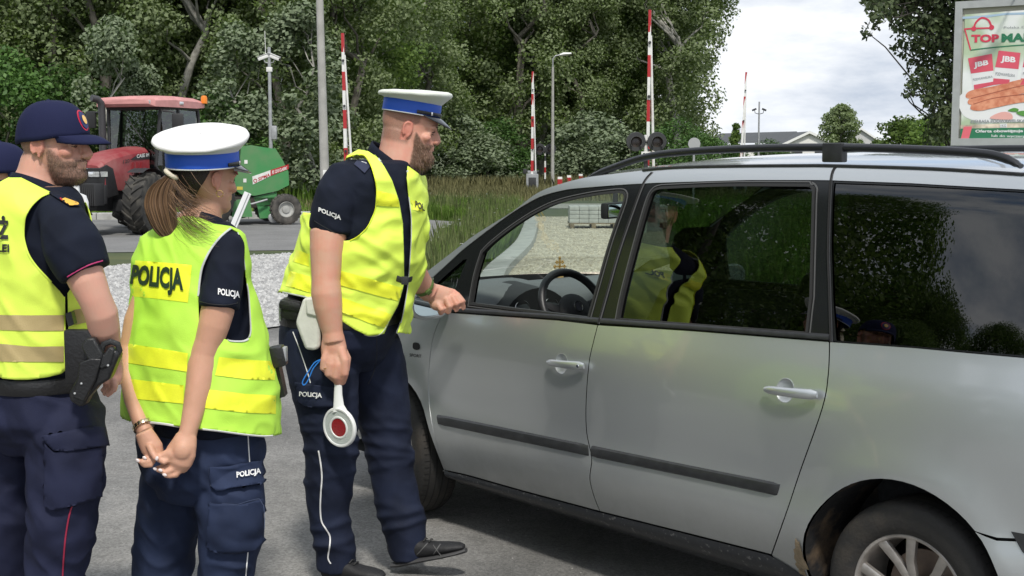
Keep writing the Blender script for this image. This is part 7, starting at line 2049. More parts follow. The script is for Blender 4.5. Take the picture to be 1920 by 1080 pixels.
 def keep(x, y, near, c):
  if in_poly(x, y, gap): return False
  if near and in_poly(x, y, arm): return False
  if not near and in_poly(x, y, [(600, 330), (660, 296), (690, 296), (705, 350), (690, 430), (600, 440)]): return False
  if y > np.interp(x, hemx, hemy): return False
  if y < np.interp(x, [600, 652, 672, 690, 720, 765, 790], [400, 292, 281, 284, 304, 312, 330]): return False
  return True
 vt = vest("hivis_vest", vrows, f, .8, .008, keep, HIVY, t, nr=14, disp=folds(.030, 17, 5, 7.0), nt=260, snap=(arm + arm[:1], gap[:], list(zip(hemx, hemy)), [(600, 400), (652, 292), (672, 281), (690, 284), (720, 304)], [(765, 312), (790, 330)]))
 b_v = bvh_of([vt])
 for nm, q in (("reflective_band", [(556.5, 468), (580, 476), (580, 500), (549, 490)]), ("reflective_band", [(637, 507), (700, 524), (757, 541), (753, 566), (700, 552), (636, 534)]), ("reflective_band", [(545, 508), (582, 519), (583, 549), (536, 536)]), ("reflective_band", [(637, 556), (690, 575), (742, 592), (730, 617), (690, 605), (640, 584)]), ("chest_band", [(706, 357), (745, 366), (748.5, 388), (705, 385)]), ("chest_band", [(767, 374), (789, 380), (793, 397), (769, 393)])):
  decal_poly(nm, q, b_v, BANDY, vt, off=.004, step=4)
 decal_text("vest_lettering", "POL", [(777, 389), (795, 396), (794, 384), (777, 376)], b_v, BLET, vt, bold=.03, off=.007)
 decal_line("vest_piping", [(602, 333), (622, 309), (647, 295.5), (668, 291), (683, 292), (694, 308), (702, 332), (706, 358), (703, 394), (689, 425), (671, 443), (656, 451)], 3.2, b_v, BANDY, vt, off=.004)
 decal_line("vest_piping", [(686, 271), (699, 284), (720, 312), (735, 339), (747.5, 376), (755, 419), (757, 480), (757, 520), (756, 537), (746, 572), (729, 603), (714, 626), (690, 630), (665, 618), (642, 603)], 3.4, b_v, PIPE, vt, off=.004)
 decal_line("vest_piping", [(764, 320), (763, 333), (766, 364), (771, 410), (771, 450), (767, 511), (764, 542), (758, 578), (752, 605)], 4.0, b_v, PIPE, vt, off=.004)
 decal_line("vest_piping", [(530, 548), (550, 552), (573, 557), (583, 560)], 3, b_v, PIPE, vt, off=.004)
 g = MB(); c0 = P(759, 525, Y - .235);
 g.tube([P(744, 522, Y - .24), P(752, 525, Y - .25), P(760, 527, Y - .24), P(772, 523, Y - .20)], [(.012, .003)] * 4, n=8, ref=(0, 0, 1)); g.box(P(759, 526, Y - .25), (.028, .012, .032), bev=.004); g.build("side_buckle", BLKP, vt)
 # trousers
 g = MB(); add_rings(g, trunk_pts([(r[0], r[1], r[2], r[3], r[4]) for r in [(575, 538, 752, Y, .9), (610, 530, 745, Y, .88), (640, 527, 734, Y, .92), (668, 542, 722, Y, 1.15), (692, 572, 700, Y, 1.7)]], f, .85, 60))
 limb(g, [(600, 650, Y - .09, 66), (606, 700, Y - .11, 66), (614, 760, Y - .12, 58), (618, 810, Y - .12, 51), (621, 850, Y - .115, 48), (620, 880, Y - .11, 46.5), (617, 920, Y - .10, 44), (616, 960, Y - .09, 39), (623, 1000, Y - .08, 37), (630, 1030, Y - .07, 38), (631, 1062, Y - .06, 38)], n=30, ratio=1.0)
 limb(g, [(684, 650, Y + .10, 66), (702, 700, Y + .12, 62), (716, 760, Y + .13, 53), (724, 810, Y + .13, 47), (730, 850, Y + .13, 43), (737, 900, Y + .135, 41), (748, 950, Y + .14, 41), (758, 990, Y + .14, 40), (764, 1020, Y + .14, 37), (766, 1046, Y + .14, 34)], n=30)
 def td(p):
  x, y = proj(p); k = ss(690, 850, y); b = 0
  for (yc, sl_, a) in ((742, .15, .5), (775, .2, .7), (800, .1, .9), (826, .2, 1.0), (852, .05, 1.0), (884, -.2, .8), (935, .25, .7), (975, -.2, 1.0), (1003, -.25, 1.2), (1030, .1, .9)):
   d = (y - yc - (x - 680) * sl_ + 8 * mnoise.noise(p * 9)) / 7.5; b += a * math.exp(-d * d)
  return .011 * b * (.4 + .6 * k) * (.55 + .7 * mnoise.noise(p * 6)) + folds(.008, 14, 5, 3.0)(p)
 tr = fuse("trousers", g, NAVY, t, voxel=.0065, it=6, disp=td)
 b_t = bvh_of([tr])
 decal_line("trouser_piping", [(597, 845), (601, 868), (603.5, 895), (601.5, 925), (600.5, 955), (603, 978), (611, 992), (618.5, 1006), (618, 1025), (615, 1046), (620, 1057)], 3.0, b_t, WLET, tr, off=.002)
 decal_line("trouser_piping", [(549, 622), (560, 650), (569, 676), (577, 700), (582, 718)], 2.0, b_t, WLET, tr, off=.002)
 pk = decal_poly("thigh_pocket_flap", [(556, 716), (600, 722), (632, 726), (634, 762), (600, 764), (572, 760), (560, 752)], b_t, NAVY, tr, off=.008, step=5)
 so = pk.modifiers.new("thickness", 'SOLIDIFY'); so.thickness = .006
 b_k = bvh_of([pk]); decal_text("pocket_lettering", "POLICJA", [(563, 745), (604, 748), (604, 736), (563.5, 733.5)], b_k, WLET, pk, bold=.03, off=.012)
 decal_line("fly_seam", [(706, 632), (706, 670), (700, 700), (690, 720)], 1.5, b_t, BLKP, tr, off=.0005)
 g = MB();
 rb = trunk_pts([(578, 533, 750, Y, .9)], f, .9, 64, .006)[0]; g.tube([p + Vector((0, 0, -.03)) for p in rb] + [rb[0] + Vector((0, 0, -.03))], [(.022, .004)] * 65, n=8, ref=(0, 0, 1), cap=False); g.build("belt", BLEA, t)
 sh, bs = shoe(t, P(742, 1062, Y + .13), P(874, 1036, Y + .04))
 for q in ([(808, 1046), (826, 1020)], [(812, 1022), (828, 1044)], [(782, 1040), (802, 1018)]): decal_line("shoe_mark", [q[0], ((q[0][0] + q[1][0]) / 2, (q[0][1] + q[1][1]) / 2), q[1]], 2.2, bs, mat("shoe_mark_grey", (.10, .10, .10)), sh, off=.001)
 shoe(t, P(607, 1092, Y - .06), P(722, 1092, Y - .16))
 # cap
 bn = (Vector((-.155, -.03, 1))).normalized(); fx = hd.f
 c0, c1 = P(727, 204, Y), P(833, 226, Y)
 police_cap(hd, t, P(779, 176, Y), (.146, .150), Vector((.05, -.01, 1)).normalized(), P(771, 212, Y) + Vector((.0, 0, 0)), (.113, .098), Vector((.16, .0, 1)).normalized(), .046, CAPWG)
 # wrist watch and ring
 g = MB(); wc = P(794, 537, Y + .365); wd = (P(806, 549, Y + .40) - P(782, 523, Y + .33)).normalized(); a0 = wd.orthogonal().normalized(); b0 = wd.cross(a0)
 g.tube([wc + (a0 * math.cos(a) + b0 * math.sin(a)) * .046 for a in np.linspace(0, 2 * math.pi, 33)], [(.0095, .002)] * 33, n=8, ref=wd, cap=False); ws_ = g.build("watch_strap", mat("watch_olive", (.10, .16, .04), rough=.6), t)
 vd = (Vector((0, 0, HC)) - wc).normalized(); vd = (vd - wd * vd.dot(wd)).normalized(); g = MB(); g.box(wc + vd * .048, (.012, .024, .022), Matrix((vd, vd.cross(wd), wd)).transposed(), bev=.003); g.build("watch_case", mat("watch_olive", (.1, .16, .04)), ws_)
 g = MB(); rc_ = H(610, 690, -.026); g.tube([rc_ + Vector((.0095 * math.cos(a), .0095 * math.sin(a) - .001, .002 * math.cos(a))) * 1.15 for a in np.linspace(0, 2 * math.pi, 25)], .0018, n=6, cap=False); g.build("ring", mat("gold", (.75, .5, .2), rough=.2, metal=1), t)
 # things on the belt
 h = thing("holster", "white leather pistol holster on the bearded officer's belt", "holster", P(585, 657, Y - .28))
 rs2 = bvh_of([tr, vt])
 o = [(568, 560), (590, 556), (602, 575), (602, 600), (600, 652), (590, 658), (572, 656), (566, 640), (554, 608), (556, 598)]
 g = MB(); g.prism([P(x, y, Y - .305) for x, y in o], (0, .05, 0)); g.build("holster_body", WLEA, h, sharp=25);
 hb = [o_ for o_ in h.children][0]; bv = hb.modifiers.new("edge", 'BEVEL'); bv.width = .012; bv.segments = 3
 g = MB(); g.prism([P(x, y, Y - .315) for x, y in [(572, 560), (592, 556), (600, 574), (600, 596), (574, 590)]], (0, .03, 0)); fp = g.build("holster_flap", WLEA, h, sharp=25); bv = fp.modifiers.new("edge", 'BEVEL'); bv.width = .008; bv.segments = 3
 p = thing("belt_pouch", "black leather handcuff pouch on the back of the bearded officer's belt", "pouch", P(545, 595, Y - .12))
 g = MB(); g.box(P(548, 579, Y - .20), (.085, .07, .085), Matrix.Rotation(.15, 3, 'Y'), bev=.022); pb = g.build("pouch_body", BLEA, p); g = MB(); g.box(P(546, 572, Y - .21), (.09, .07, .04), Matrix.Rotation(.15, 3, 'Y'), bev=.018); g.build("pouch_flap", BLEA, p)
 g = MB(); g.box(P(526, 585, Y - .19), (.010, .03, .07), bev=.003); g.build("pouch_clip", STEEL, p)
 # the signalling paddle
 pd = thing("stop_paddle", "white signalling paddle with red centre held in the bearded officer's hanging hand", "paddle", H(637, 840))
 cc_ = H(637, 801, -.02); tl = Matrix.Rotation(math.radians(-6), 3, 'Y') @ Matrix.Rotation(math.radians(-32), 3, 'Z')
 nrm = tl @ Vector((0, -1, 0)); R = tl
 WPL = mat("paddle_white", (.74, .75, .74), rough=.35, coat=.3); up2 = R @ Vector((0, 0, 1)); sd = R @ Vector((1, 0, 0))
 def disc(name, prof, m, par):
  g = MB(); g.lathe(cc_, nrm, prof, n=56, up=up2); return g.build(name, m, par)
 dk_ = disc("disc", [(0, -.009), (.074, -.009), (.078, -.004), (.078, .004), (.074, .009), (.068, .009), (.066, .006), (.044, .006), (.042, .009), (.037, .009), (.035, .006), (0, .006)], WPL, pd)
 disc("red_reflector", [(0, .0068), (.0352, .0068)], mat("paddle_red", (.30, .006, .012), rough=.2, bump=.6, bscale=260), dk_)
 disc("grey_ring", [(.0445, .0066), (.0658, .0066)], mat("paddle_grey", (.52, .56, .54), rough=.3, bump=.5, bscale=260), dk_)
 g = MB(); g.tube([H(634, 690, -.008), H(634, 715, -.008), H(634, 740, -.012), H(635, 760, -.016), H(637, 771, -.02)], [(.013, .009), (.014, .009), (.016, .009), (.020, .009), (.028, .007)], n=14, ref=(1, 0, 0)); hn = g.build("handle", WPL, pd)
 g = MB(); g.tube([P(a, b, Y - .312) for a, b in spline([(602, 674), (590, 680), (580, 694), (571, 708), (567, 718), (570, 722), (576, 716), (582, 703), (588, 690), (600, 676)], 5)], .0024, n=6); g.build("lanyard", mat("lanyard_blue", (.02, .20, .65), rough=.5), pd)
officer()
# ------------------------------------------------------------------ woman officer with the ponytail
def Z2(x, y): return (x * .2964, 460 + y * .2964)
def Z1(x, y): return (x * .28125, 180 + y * .28125)
def Z3(x, y): return (x * .2964, 760 + y * .2964)
def woman():
 Y = 4.42; f = Vector((.66, .75, 0)).normalized(); r_ = Vector((f.y, -f.x, 0))
 t = thing("person", "ponytailed police officer in white topped cap and lime vest, hands clasped behind the back", "person", (P(370, 900, Y).x, Y, 0))
 SK = skin_mat("skin_woman", (.54, .30, .20), (.03, .018, .012), (.60, .33, .23))
 hd = Head(P(407, 341, Y - .055), math.radians(44), math.radians(4), sx=.98, sy=.96, sz=.94)
 g = MB(); hd.shape(g, nose=-.002)
 limb(g, [(400, 352, Y + .0, 24), (392, 372, Y, 28), (384, 395, Y, 32), (376, 420, Y, 46)], n=24)
 # near arm, turned behind the back
 A = Y - .19
 limb(g, [(428, 480, A + .05, 16), (420, 520, A + .02, 22), (411, 562, A - .008, 30), (408, 582, A - .012, 31), (401, 610, A - .02, 29), (392, 640, A - .02, 27), (384, 664, A - .02, 28), (379, 690, A - .03, 28), (372, 730, A - .05, 24.5), (363, 770, A - .07, 20.5), (354, 805, A - .09, 17), (348, 830, A - .10, 17.5)], n=24)
 # far arm
 B = Y - .02
 limb(g, [(290, 480, B, 14), (272, 545, B, 18), (252, 600, B - .01, 19), (242, 650, B - .02, 17), (240, 700, B - .06, 17), (250, 750, B - .12, 17), (264, 790, B - .17, 16), (274, 812, B - .19, 16.5)], n=20)
 s_ = sc(A - .1); HY = A - .11
 def H(x, y, dy=0): return P(220 + x * .1481, 760 + y * .1481, HY + dy)       # from the enlarged view of the hands
 # near hand: palm open towards us, fingers curling left
 g.tube([H(880, 380, .01), H(850, 480, 0), H(810, 590, 0), H(770, 700, .0), H(740, 790, .01)], [(.022, .033), (.024, .040), (.027, .048), (.026, .046), (.022, .036)], n=20, ref=(0, 1, 0))
 g.ball(H(815, 580, -.018), (.030, .018, .030), n=14); g.ball(H(700, 620, -.012), (.032, .016, .022), n=14)
 for pts, r in (([(800, 800, 0), (740, 880, -.006), (660, 890, -.012), (590, 880, -.016)], .0100), ([(760, 760, 0), (680, 820, -.012), (600, 850, -.018), (545, 820, -.018)], .0100), ([(740, 720, .01), (640, 780, -.005), (560, 830, -.012), (500, 815, -.010)], .0095), ([(730, 700, .015), (620, 740, .004), (540, 790, .0), (480, 800, .002)], .0088)):
  g.tube([H(a, b, c) for a, b, c in pts], [r * 1.15, r * 1.05, r, r * .8], n=10)
 g.tube([H(760, 560, 0), H(660, 600, -.012), (H(560, 640, -.016)), H(520, 650, -.012)], [.018, .014, .012, .009], n=10)
 # far hand crossing from the left
 g.tube([H(330, 330, .01), H(380, 430, .01), H(440, 540, .01), (H(480, 640, .01))], [(.022, .028), (.023, .033), (.024, .036), (.018, .030)], n=18, ref=(0, 1, 0))
 for pts, r in (([(400, 500, -.012), (440, 590, -.022), (490, 670, -.03), (505, 690, -.03)], .0105), ([(470, 640, 0), (400, 720, -.012), (320, 720, -.016), (250, 695, -.012)], .0088), ([(480, 660, .0), (420, 760, -.012), (350, 760, -.014), (300, 740, -.012)], .0088), ([(490, 650, .005), (430, 730, -.008), (370, 700, -.012), (335, 660, -.010)], .0085), ([(470, 600, -.01), (540, 690, -.022), (600, 720, -.026), (635, 700, -.022)], .0100)):
  g.tube([H(a, b, c) for a, b, c in pts], [r * 1.1, r * 1.05, r, r * .78], n=10)
 rows = [(400, 350, 400, Y, .8), (414, 318, 428, Y, .7), (430, 288, 452, Y, .62), (455, 264, 458, Y, .60), (500, 256, 460, Y, .64), (550, 254, 462, Y, .68), (620, 252, 480, Y, .74), (700, 250, 498, Y, .80), (760, 252, 500, Y, .84), (800, 258, 496, Y, .86)]
 add_rings(g, trunk_pts([(a, b + 14, c - 14, d, e) for a, b, c, d, e in rows[1:]], f, .7, 40))
 body = fuse("body", g, SK, t, voxel=.0038, it=3)
 region(body, hd, lambda x, y, z: .35 * (1 if abs(y) > .072 and -.035 < x < .02 and .07 < z < .15 else 0) + .18 * math.exp(-(((x - .06) / .025) ** 2 + ((z - .088) / .02) ** 2)), "flush")
 region(body, hd, lambda x, y, z: 0.0)
 hd.eyes(t)
 NAIL = mat("nail_polish", (.80, .70, .68), rough=.15, coat=.5)
 for x, y, dy, a in ((500, 672, -.040, .4), (345, 665, -.020, -1.0), (258, 698, -.020, -.9), (480, 806, -.012, -1.2), (545, 822, -.028, -1.2), (598, 880, -.026, -1.2)):
  gg = MB(); gg.ball(H(x, y, dy), (.0050, .0022, .0075), Matrix.Rotation(a, 3, 'Y'), n=12); gg.build("fingernail", NAIL, t)
 # hair: cap over the skull, gathered to a tie, long tail
 HB = leaf_mat("brown_hair_strands", (.014, .008, .006), (.085, .045, .024), transl=.03, rough=.42)
 HT = leaf_mat("ponytail_strands", (.035, .020, .012), (.22, .13, .07), transl=.05, rough=.42)
 HD = mat("brown_hair", (.018, .010, .007), rough=.5, bump=.6, bscale=200)
 g = MB(); V, Fc = [], []
 for i in range(15):
  t_ = i / 14
  for k in range(33):
   wd_ = .50 - .22 * ss(.35, .7, t_); a = lerp(wd_ * math.pi, (2 - wd_) * math.pi, k / 32); z = lerp(.034 + .105 * (abs(a - math.pi) / (.5 * math.pi)) ** 2 if wd_ > .3 else .06 + .10 * min(1, abs(a - math.pi) / (.5 * math.pi)) ** 1.6, .233, t_)
   hw = float(np.interp(z, [.03, .08, .11, .155, .2, .222, .233], [.052, .066, .078, .0815, .075, .054, .02])); xb = float(np.interp(z, [.03, .06, .09, .13, .18, .21, .233], [-.050, -.072, -.094, -.108, -.108, -.09, -.035])); xf = float(np.interp(z, [.03, .15, .2, .233], [.02, .03, .05, .0]))
   V.append(hd.W((xf + xb) / 2 + (xf - xb) / 2 * math.cos(a) - .004, hw * math.sin(a), z))
 for i in range(14):
  for k in range(32): q = i * 33 + k; Fc.append([q, q + 1, q + 34, q + 33])
 hair = mk("hair", V, Fc, HD, t); so = hair.modifiers.new("thickness", 'SOLIDIFY'); so.thickness = .008
 rs = np.random.RandomState(8)
 tie = P(322, 327, Y - .085)
 def strand_set(name, items, m, wid, par):
  V, Fc = [], []
  for pts in items:
   pp = [Vector(q) for q in spline([tuple(q) for q in pts], 5)]; k = len(V); n_ = len(pp); tw = rs.uniform(0, 3.14)
   for i, p in enumerate(pp):
    tg = (pp[min(i + 1, n_ - 1)] - pp[max(i - 1, 0)]).normalized(); s_ = tg.cross(Vector((0, 1, 0))); s_ = (s_ if s_.length > .05 else Vector((1, 0, 0))).normalized(); s_ = (s_ * math.cos(tw * .35) + Vector((0, 1, 0)) * math.sin(tw * .35)).normalized()
    w_ = wid * (1 - .75 * (i / n_) ** 2); V += [p - s_ * w_, p + s_ * w_]
   for i in range(n_ - 1): Fc.append([k + 2 * i, k + 2 * i + 1, k + 2 * i + 3, k + 2 * i + 2])
  return mk(name, V, Fc, m, par)
 items = []
 for i in range(900):
  a = rs.uniform(.52, 1.48) * math.pi; z = rs.uniform(.045, .215)
  if rs.rand() < .45: a = rs.uniform(.50, .64) * math.pi if rs.rand() < .8 else a
  z = max(z, .034 + .105 * min(1, abs(a - math.pi) / (.5 * math.pi)) ** 2)
  hw = float(np.interp(z, [.03, .08, .11, .155, .2, .222], [.052, .067, .079, .083, .077, .056])); xb = float(np.interp(z, [.03, .06, .09, .13, .18, .21], [-.052, -.074, -.096, -.110, -.110, -.092]))
  def sp_(a_, z_, e=.003):
   h2 = float(np.interp(z_, [.03, .08, .11, .155, .2, .222], [.054, .069, .081, .085, .079, .058])); x2 = float(np.interp(z_, [.03, .06, .09, .13, .18, .21], [-.054, -.076, -.098, -.112, -.112, -.094]))
   return hd.W((.03 + x2) / 2 + (.03 - x2) / 2 * math.cos(a_) - .004, (h2 + e) * math.sin(a_), z_)
  sgn = 1; aT = 1.02 * math.pi
  pts = [sp_(lerp(a, aT, q), lerp(z, .135, q ** .8), .002 + .003 * rs.rand()) for q in (0, .25, .5, .75, .95)] + [tie + Vector((rs.normal() * .006, rs.normal() * .006, rs.normal() * .008))]
  items.append(pts)
 strand_set("hair_strands", items, HB, .0011, hair)
 tail = [(322, 328, 11), (306, 350, 23), (299, 375, 27), (302, 400, 27), (310, 428, 21), (324, 447, 13), (342, 459, 4)]
 g = MB(); g.tube([P(x, y, Y - .10) for x, y, r in tail[:-1]], [(r / s_ * .58 * q_, r / s_ * .76 * q_) for (x, y, r), q_ in zip(tail, (1, 1, 1, .9, .7, .2))], n=20, ref=(0, 1, 0)); tl = g.build("ponytail", mat("ponytail_hair", (.06, .032, .018), rough=.5, bump=.7, bscale=150), t, sharp=80)
 items = []
 for i in range(3600):
  th = rs.uniform(0, 2 * math.pi); q = rs.uniform(.5, 1.06) ** .6; ln = rs.uniform(.80, 1.25); o1 = rs.normal() * 2.2; o2 = rs.normal() * 2
  pts = []
  for j, (x, y, r) in enumerate(tail):
   if j / 6 > ln: break
   th2 = th + .25 * j / 6; pts.append(P(x + r * q * math.cos(th2) * 1.0 + o1 * (j / 6) ** 2, y + o2 * (j / 6) ** 2, Y - .10 + r / s_ * .66 * q * math.sin(th2)))
  items.append(pts)
 strand_set("ponytail_strands", items, HT, .0009, tl)
 # loose strands over the vest
 items = []
 for i in range(150):
  x0, y0 = 335 + rs.normal() * 12, 372 + rs.normal() * 22; e = rs.uniform(.5, 1); L_ = rs.uniform(30, 75)
  items.append([P(x0, y0, Y - .13), P(x0 + L_ * .25, y0 + L_ * .35, Y - .16), P(x0 + L_ * .6, y0 + L_ * .62, Y - .18 - .02 * e), P(x0 + L_ * .95, y0 + L_ * (.75 + .1 * rs.normal()), Y - .185)])
 strand_set("ponytail_strands", items, HT, .0006, tl)
 g = MB(); dv = (P(306, 350, Y - .1) - P(322, 328, Y - .1)).normalized(); a0 = Vector((0, 1, 0)); b0 = dv.cross(a0)
 g.tube([P(321, 327, Y - .1) + (a0 * .9 * math.cos(a) + b0 * math.sin(a)) * .020 for a in np.linspace(0, 2 * math.pi, 25)], .0075, n=10, cap=False); g.build("hair_tie", mat("hair_tie_cream", (.66, .60, .48), rough=.8, bump=.3, bscale=200), t)
 ec = P(412, 363, Y - .145); g = MB(); g.tube([ec + Vector((.0105 * math.sin(a), .004 * math.cos(a), -.0105 * math.cos(a))) for a in np.linspace(.3, 2 * math.pi - .1, 28)], .0016, n=8); g.build("hoop_earring", mat("gold", (.75, .5, .2)), t)
 # polo
 g = MB(); add_rings(g, trunk_pts(sm_rows(rows[1:], 2), f, .7, 60, .002))
 limb(g, [(424, 446, A + .11, 24), (428, 462, A + .06, 30), (424, 500, A + .02, 34.5), (415, 545, A, 37), (411, 566, A - .01, 37.5), (410, 577, A - .015, 37)], n=28)
 limb(g, [(308, 450, B + .02, 18), (294, 480, B, 21), (282, 530, B, 21), (274, 560, B, 22)], n=24)
 polo = fuse("polo_shirt", g, POLO, t, voxel=.0065, it=5, disp=folds(.009, 20, 6, 2.0))
 b_p = bvh_of([polo])
 decal_line("sleeve_seam", [(374, 565), (395, 570), (425, 572), (446, 568)], 1.3, b_p, BLKP, polo, off=.001)
 decal_text("sleeve_lettering", "POLICJA", [(408.5, 556), (449, 562), (449, 546), (409, 540)], b_p, WLET, polo, bold=.03)
 g = MB(); pts = [(372, 404), (384, 400), (396, 402), (406, 409), (411, 418)]
 cl = []
 for i in range(25):
  a = lerp(-2.6, 2.6, i / 24) + math.pi; c = P(386, 404, Y); p = c + f * (.062 * math.cos(a)) + r_ * (.066 * math.sin(a)) + Vector((0, 0, -.020 * (1 + math.cos(a)) + .004)); cl.append((p, c))
 V = []
 for p, c in cl: d = p - c; d.z = 0; d.normalize(); V += [p + Vector((0, 0, .016)) - d * .006, p + d * .003, p + d * .010 - Vector((0, 0, .028))]
 Fc = []
 for i in range(24): k = i * 3; Fc += [[k, k + 3, k + 4, k + 1], [k + 1, k + 4, k + 5, k + 2]]
 co = mk("collar", V, Fc, POLO, polo); so = co.modifiers.new("thickness", 'SOLIDIFY'); so.thickness = .004
 # vest
 arm = [(433, 428), (421, 437), (408, 450), (396, 466), (386, 484), (378, 505), (374, 530), (372, 555), (373, 600), (385, 640), (402, 636), (418, 635), (432, 639), (446, 640), (458, 639), (466, 634), (470, 620), (468.5, 585), (466, 549), (461, 519), (458, 490), (452, 458), (446, 436)]
 hem = [(225, 780), (241, 789), (300, 794), (345, 801), (400, 807), (460, 815), (495, 818), (512, 817), (530, 812)]
 nk = [(240, 470), (262, 446), (290, 428), (330, 410), (352, 404), (372, 408), (400, 420), (433, 425), (450, 432), (470, 450)]
 vrows = [(404, 332, 404, Y, .70), (416, 306, 432, Y, .62), (430, 276, 450, Y, .58), (455, 258, 460, Y, .58), (490, 248, 466, Y, .62), (530, 246, 472, Y, .66), (600, 243, 488, Y, .72), (650, 241, 500, Y, .76), (700, 240, 510, Y, .80), (750, 239, 516, Y, .82), (800, 239, 520, Y, .84), (830, 240, 521, Y, .84)]
 def keep(x, y, near, c):
  if near and in_poly(x, y, arm): return False
  if not near and in_poly(x, y, [(262, 470), (300, 440), (330, 470), (330, 600), (262, 620)]): return False
  if y > np.interp(x, [h[0] for h in hem], [h[1] for h in hem]): return False
  if y < np.interp(x, [h[0] for h in nk], [h[1] for h in nk]): return False
  return True
 vt = vest("hivis_vest", vrows, f, .7, .008, keep, HIVL, t, nr=12, disp=folds(.019, 13, 5, 11.0), nt=260, snap=(arm + arm[:1], hem, nk), sup=2.2)
 b_v = bvh_of([vt])
 decal_poly("letter_patch", [Z2(858, 96), Z2(960, 103), Z2(1215, 125), Z2(1204, 240), Z2(1190, 362), Z2(1000, 338), Z2(830, 322)], b_v, BANDY, vt, off=.003, step=5)
 decal_text("vest_lettering", "POLICJA", [Z2(822, 282), Z2(1164, 328), Z2(1160, 146), Z2(848, 120)], b_v, GLET, vt, off=.0065, bold=.045)
 for q in ([(806, 620), (1000, 650), (1190, 682), (1185, 800), (1000, 772), (800, 742)], [(1385, 705), (1560, 722), (1736, 735), (1736, 852), (1560, 848), (1360, 822)], [(796, 842), (1000, 865), (1165, 886), (1165, 1002), (1000, 985), (796, 966)], [(1320, 912), (1540, 938), (1742, 950), (1742, 1066), (1540, 1058), (1290, 1028)]):
  decal_poly("reflective_band", [Z2(*a) for a in q], b_v, BANDY, vt, off=.0035, step=5)
 decal_line("vest_piping", arm[:8] , 3.4, b_v, PIPE, vt, off=.003); decal_line("vest_piping", arm[10:] , 3.8, b_v, PIPE, vt, off=.003)
 decal_line("vest_piping", hem[1:-1], 4.0, b_v, WHT, vt, off=.003)
 # trousers
 g = MB(); add_rings(g, trunk_pts([(760, 262, 486, Y, .84), (800, 261, 488, Y, .84), (850, 262, 492, Y, .82), (890, 272, 488, Y, .95), (925, 310, 460, Y, 1.4)], f, .8, 60))
 limb(g, [(422, 880, Y - .07, 62), (432, 930, Y - .10, 62), (434, 980, Y - .11, 59), (430, 1030, Y - .10, 56), (424, 1080, Y - .09, 53), (420, 1140, Y - .08, 46), (418, 1200, Y - .06, 40), (418, 1235, Y - .05, 42)], n=30)
 limb(g, [(325, 880, Y + .04, 60), (322, 930, Y + .05, 60), (316, 980, Y + .05, 59), (308, 1030, Y + .05, 59), (304, 1080, Y + .05, 55), (306, 1140, Y + .06, 46), (308, 1190, Y + .07, 40), (308, 1220, Y + .08, 42)], n=30)
 tr = fuse("trousers", g, NAVYB, t, voxel=.0065, it=5, disp=folds(.021, 15, 6, 5.0))
 b_t = bvh_of([tr])
 for nm, q, o_ in (("pocket_flap", [Z3(1318, 388), (436, 871), Z3(1640, 348), Z3(1665, 460), Z3(1660, 495), Z3(1500, 525), Z3(1375, 545), Z3(1332, 510)], .011), ("cargo_pocket", [Z3(1330, 612), Z3(1500, 628), Z3(1640, 590), Z3(1675, 700), Z3(1660, 850), Z3(1610, 905), Z3(1500, 920), Z3(1340, 915), Z3(1318, 880)], .010)):
  pk = decal_poly(nm, q, b_t, NAVYB, tr, off=o_, step=5); so = pk.modifiers.new("thickness", 'SOLIDIFY'); so.thickness = .008; so.offset = -1
  bk = bvh_of([pk])
  if nm == "pocket_flap":
   decal_text("pocket_lettering", "POLICJA", [Z3(1495, 473), Z3(1640, 447), Z3(1636, 400), Z3(1492, 422)], bk, WLET, pk, bold=.03, off=.014)
   c = P(*Z3(1387, 487), Y - .2); d = ray(*Z3(1387, 487)).normalized(); h = bk.ray_cast(Vector((0, 0, HC)), d)
   if h[0]: g = MB(); g.lathe(h[0], -d, [(0, .004), (.006, .004), (.0085, .002), (.009, 0)], n=20); g.build("snap_button", DKGREY, pk)
  else: decal_line("pocket_pleat", [Z3(1505, 630), Z3(1520, 700), Z3(1512, 820), Z3(1500, 915)], 1.5, bk, BLKP, pk, off=.001)
  decal_line("stitching", q + q[:1], .9, bvh_of([pk]), mat("stitch_blue", (.05, .07, .13)), pk, off=.001, n=2)
 decal_line("trouser_piping", [(465, 815), (466, 835), (468, 866)], 2.0, b_t, WLET, tr, off=.002); decal_line("trouser_piping", [Z3(1570, 918), Z3(1562, 1000), Z3(1555, 1080)], 2.0, b_t, WLET, tr, off=.002)
 shoe(t, Vector((P(400, 1235, Y).x, Y - .10, 0)), Vector((P(400, 1235, Y).x + .20, Y + .10, 0))); shoe(t, Vector((P(290, 1235, Y).x, Y + .02, 0)), Vector((P(290, 1235, Y).x + .19, Y + .22, 0)))
 bn = Vector((.03, .03, 1)).normalized()
 police_cap(hd, t, P(376, 258, Y - .02), (.156, .158), Vector((-.02, -.30, 1)).normalized() , P(380, 310, Y - .02), (.118, .112), Vector((.0, -.10, 1)).normalized(), .045, CAPW)
 # bracelet watch
 g = MB(); wc = P(270, 799, B - .18); wd = (P(274, 812, B - .19) - P(262, 785, B - .16)).normalized(); a0 = wd.orthogonal().normalized(); b0 = wd.cross(a0)
 for k in range(18):
  a = 2 * math.pi * k / 18; dd = a0 * math.cos(a) + b0 * math.sin(a); g.box(wc + dd * .0345, (.004, .0105, .013), Matrix((dd, wd.cross(dd), wd)).transposed(), bev=.001)
 ws_ = g.build("watch_bracelet", mat("watch_steel", (.62, .55, .42), rough=.25, metal=1), t)
 # belt items
 p = thing("belt_pouch", "black pouch and baton holder on the ponytailed officer's right hip", "pouch", P(522, 700, Y + .05))
 g = MB(); g.box(P(520, 668, Y - .0), (.055, .07, .07), Matrix.Rotation(-.2, 3, 'Y'), bev=.012); g.build("pouch_body", BLEA, p)
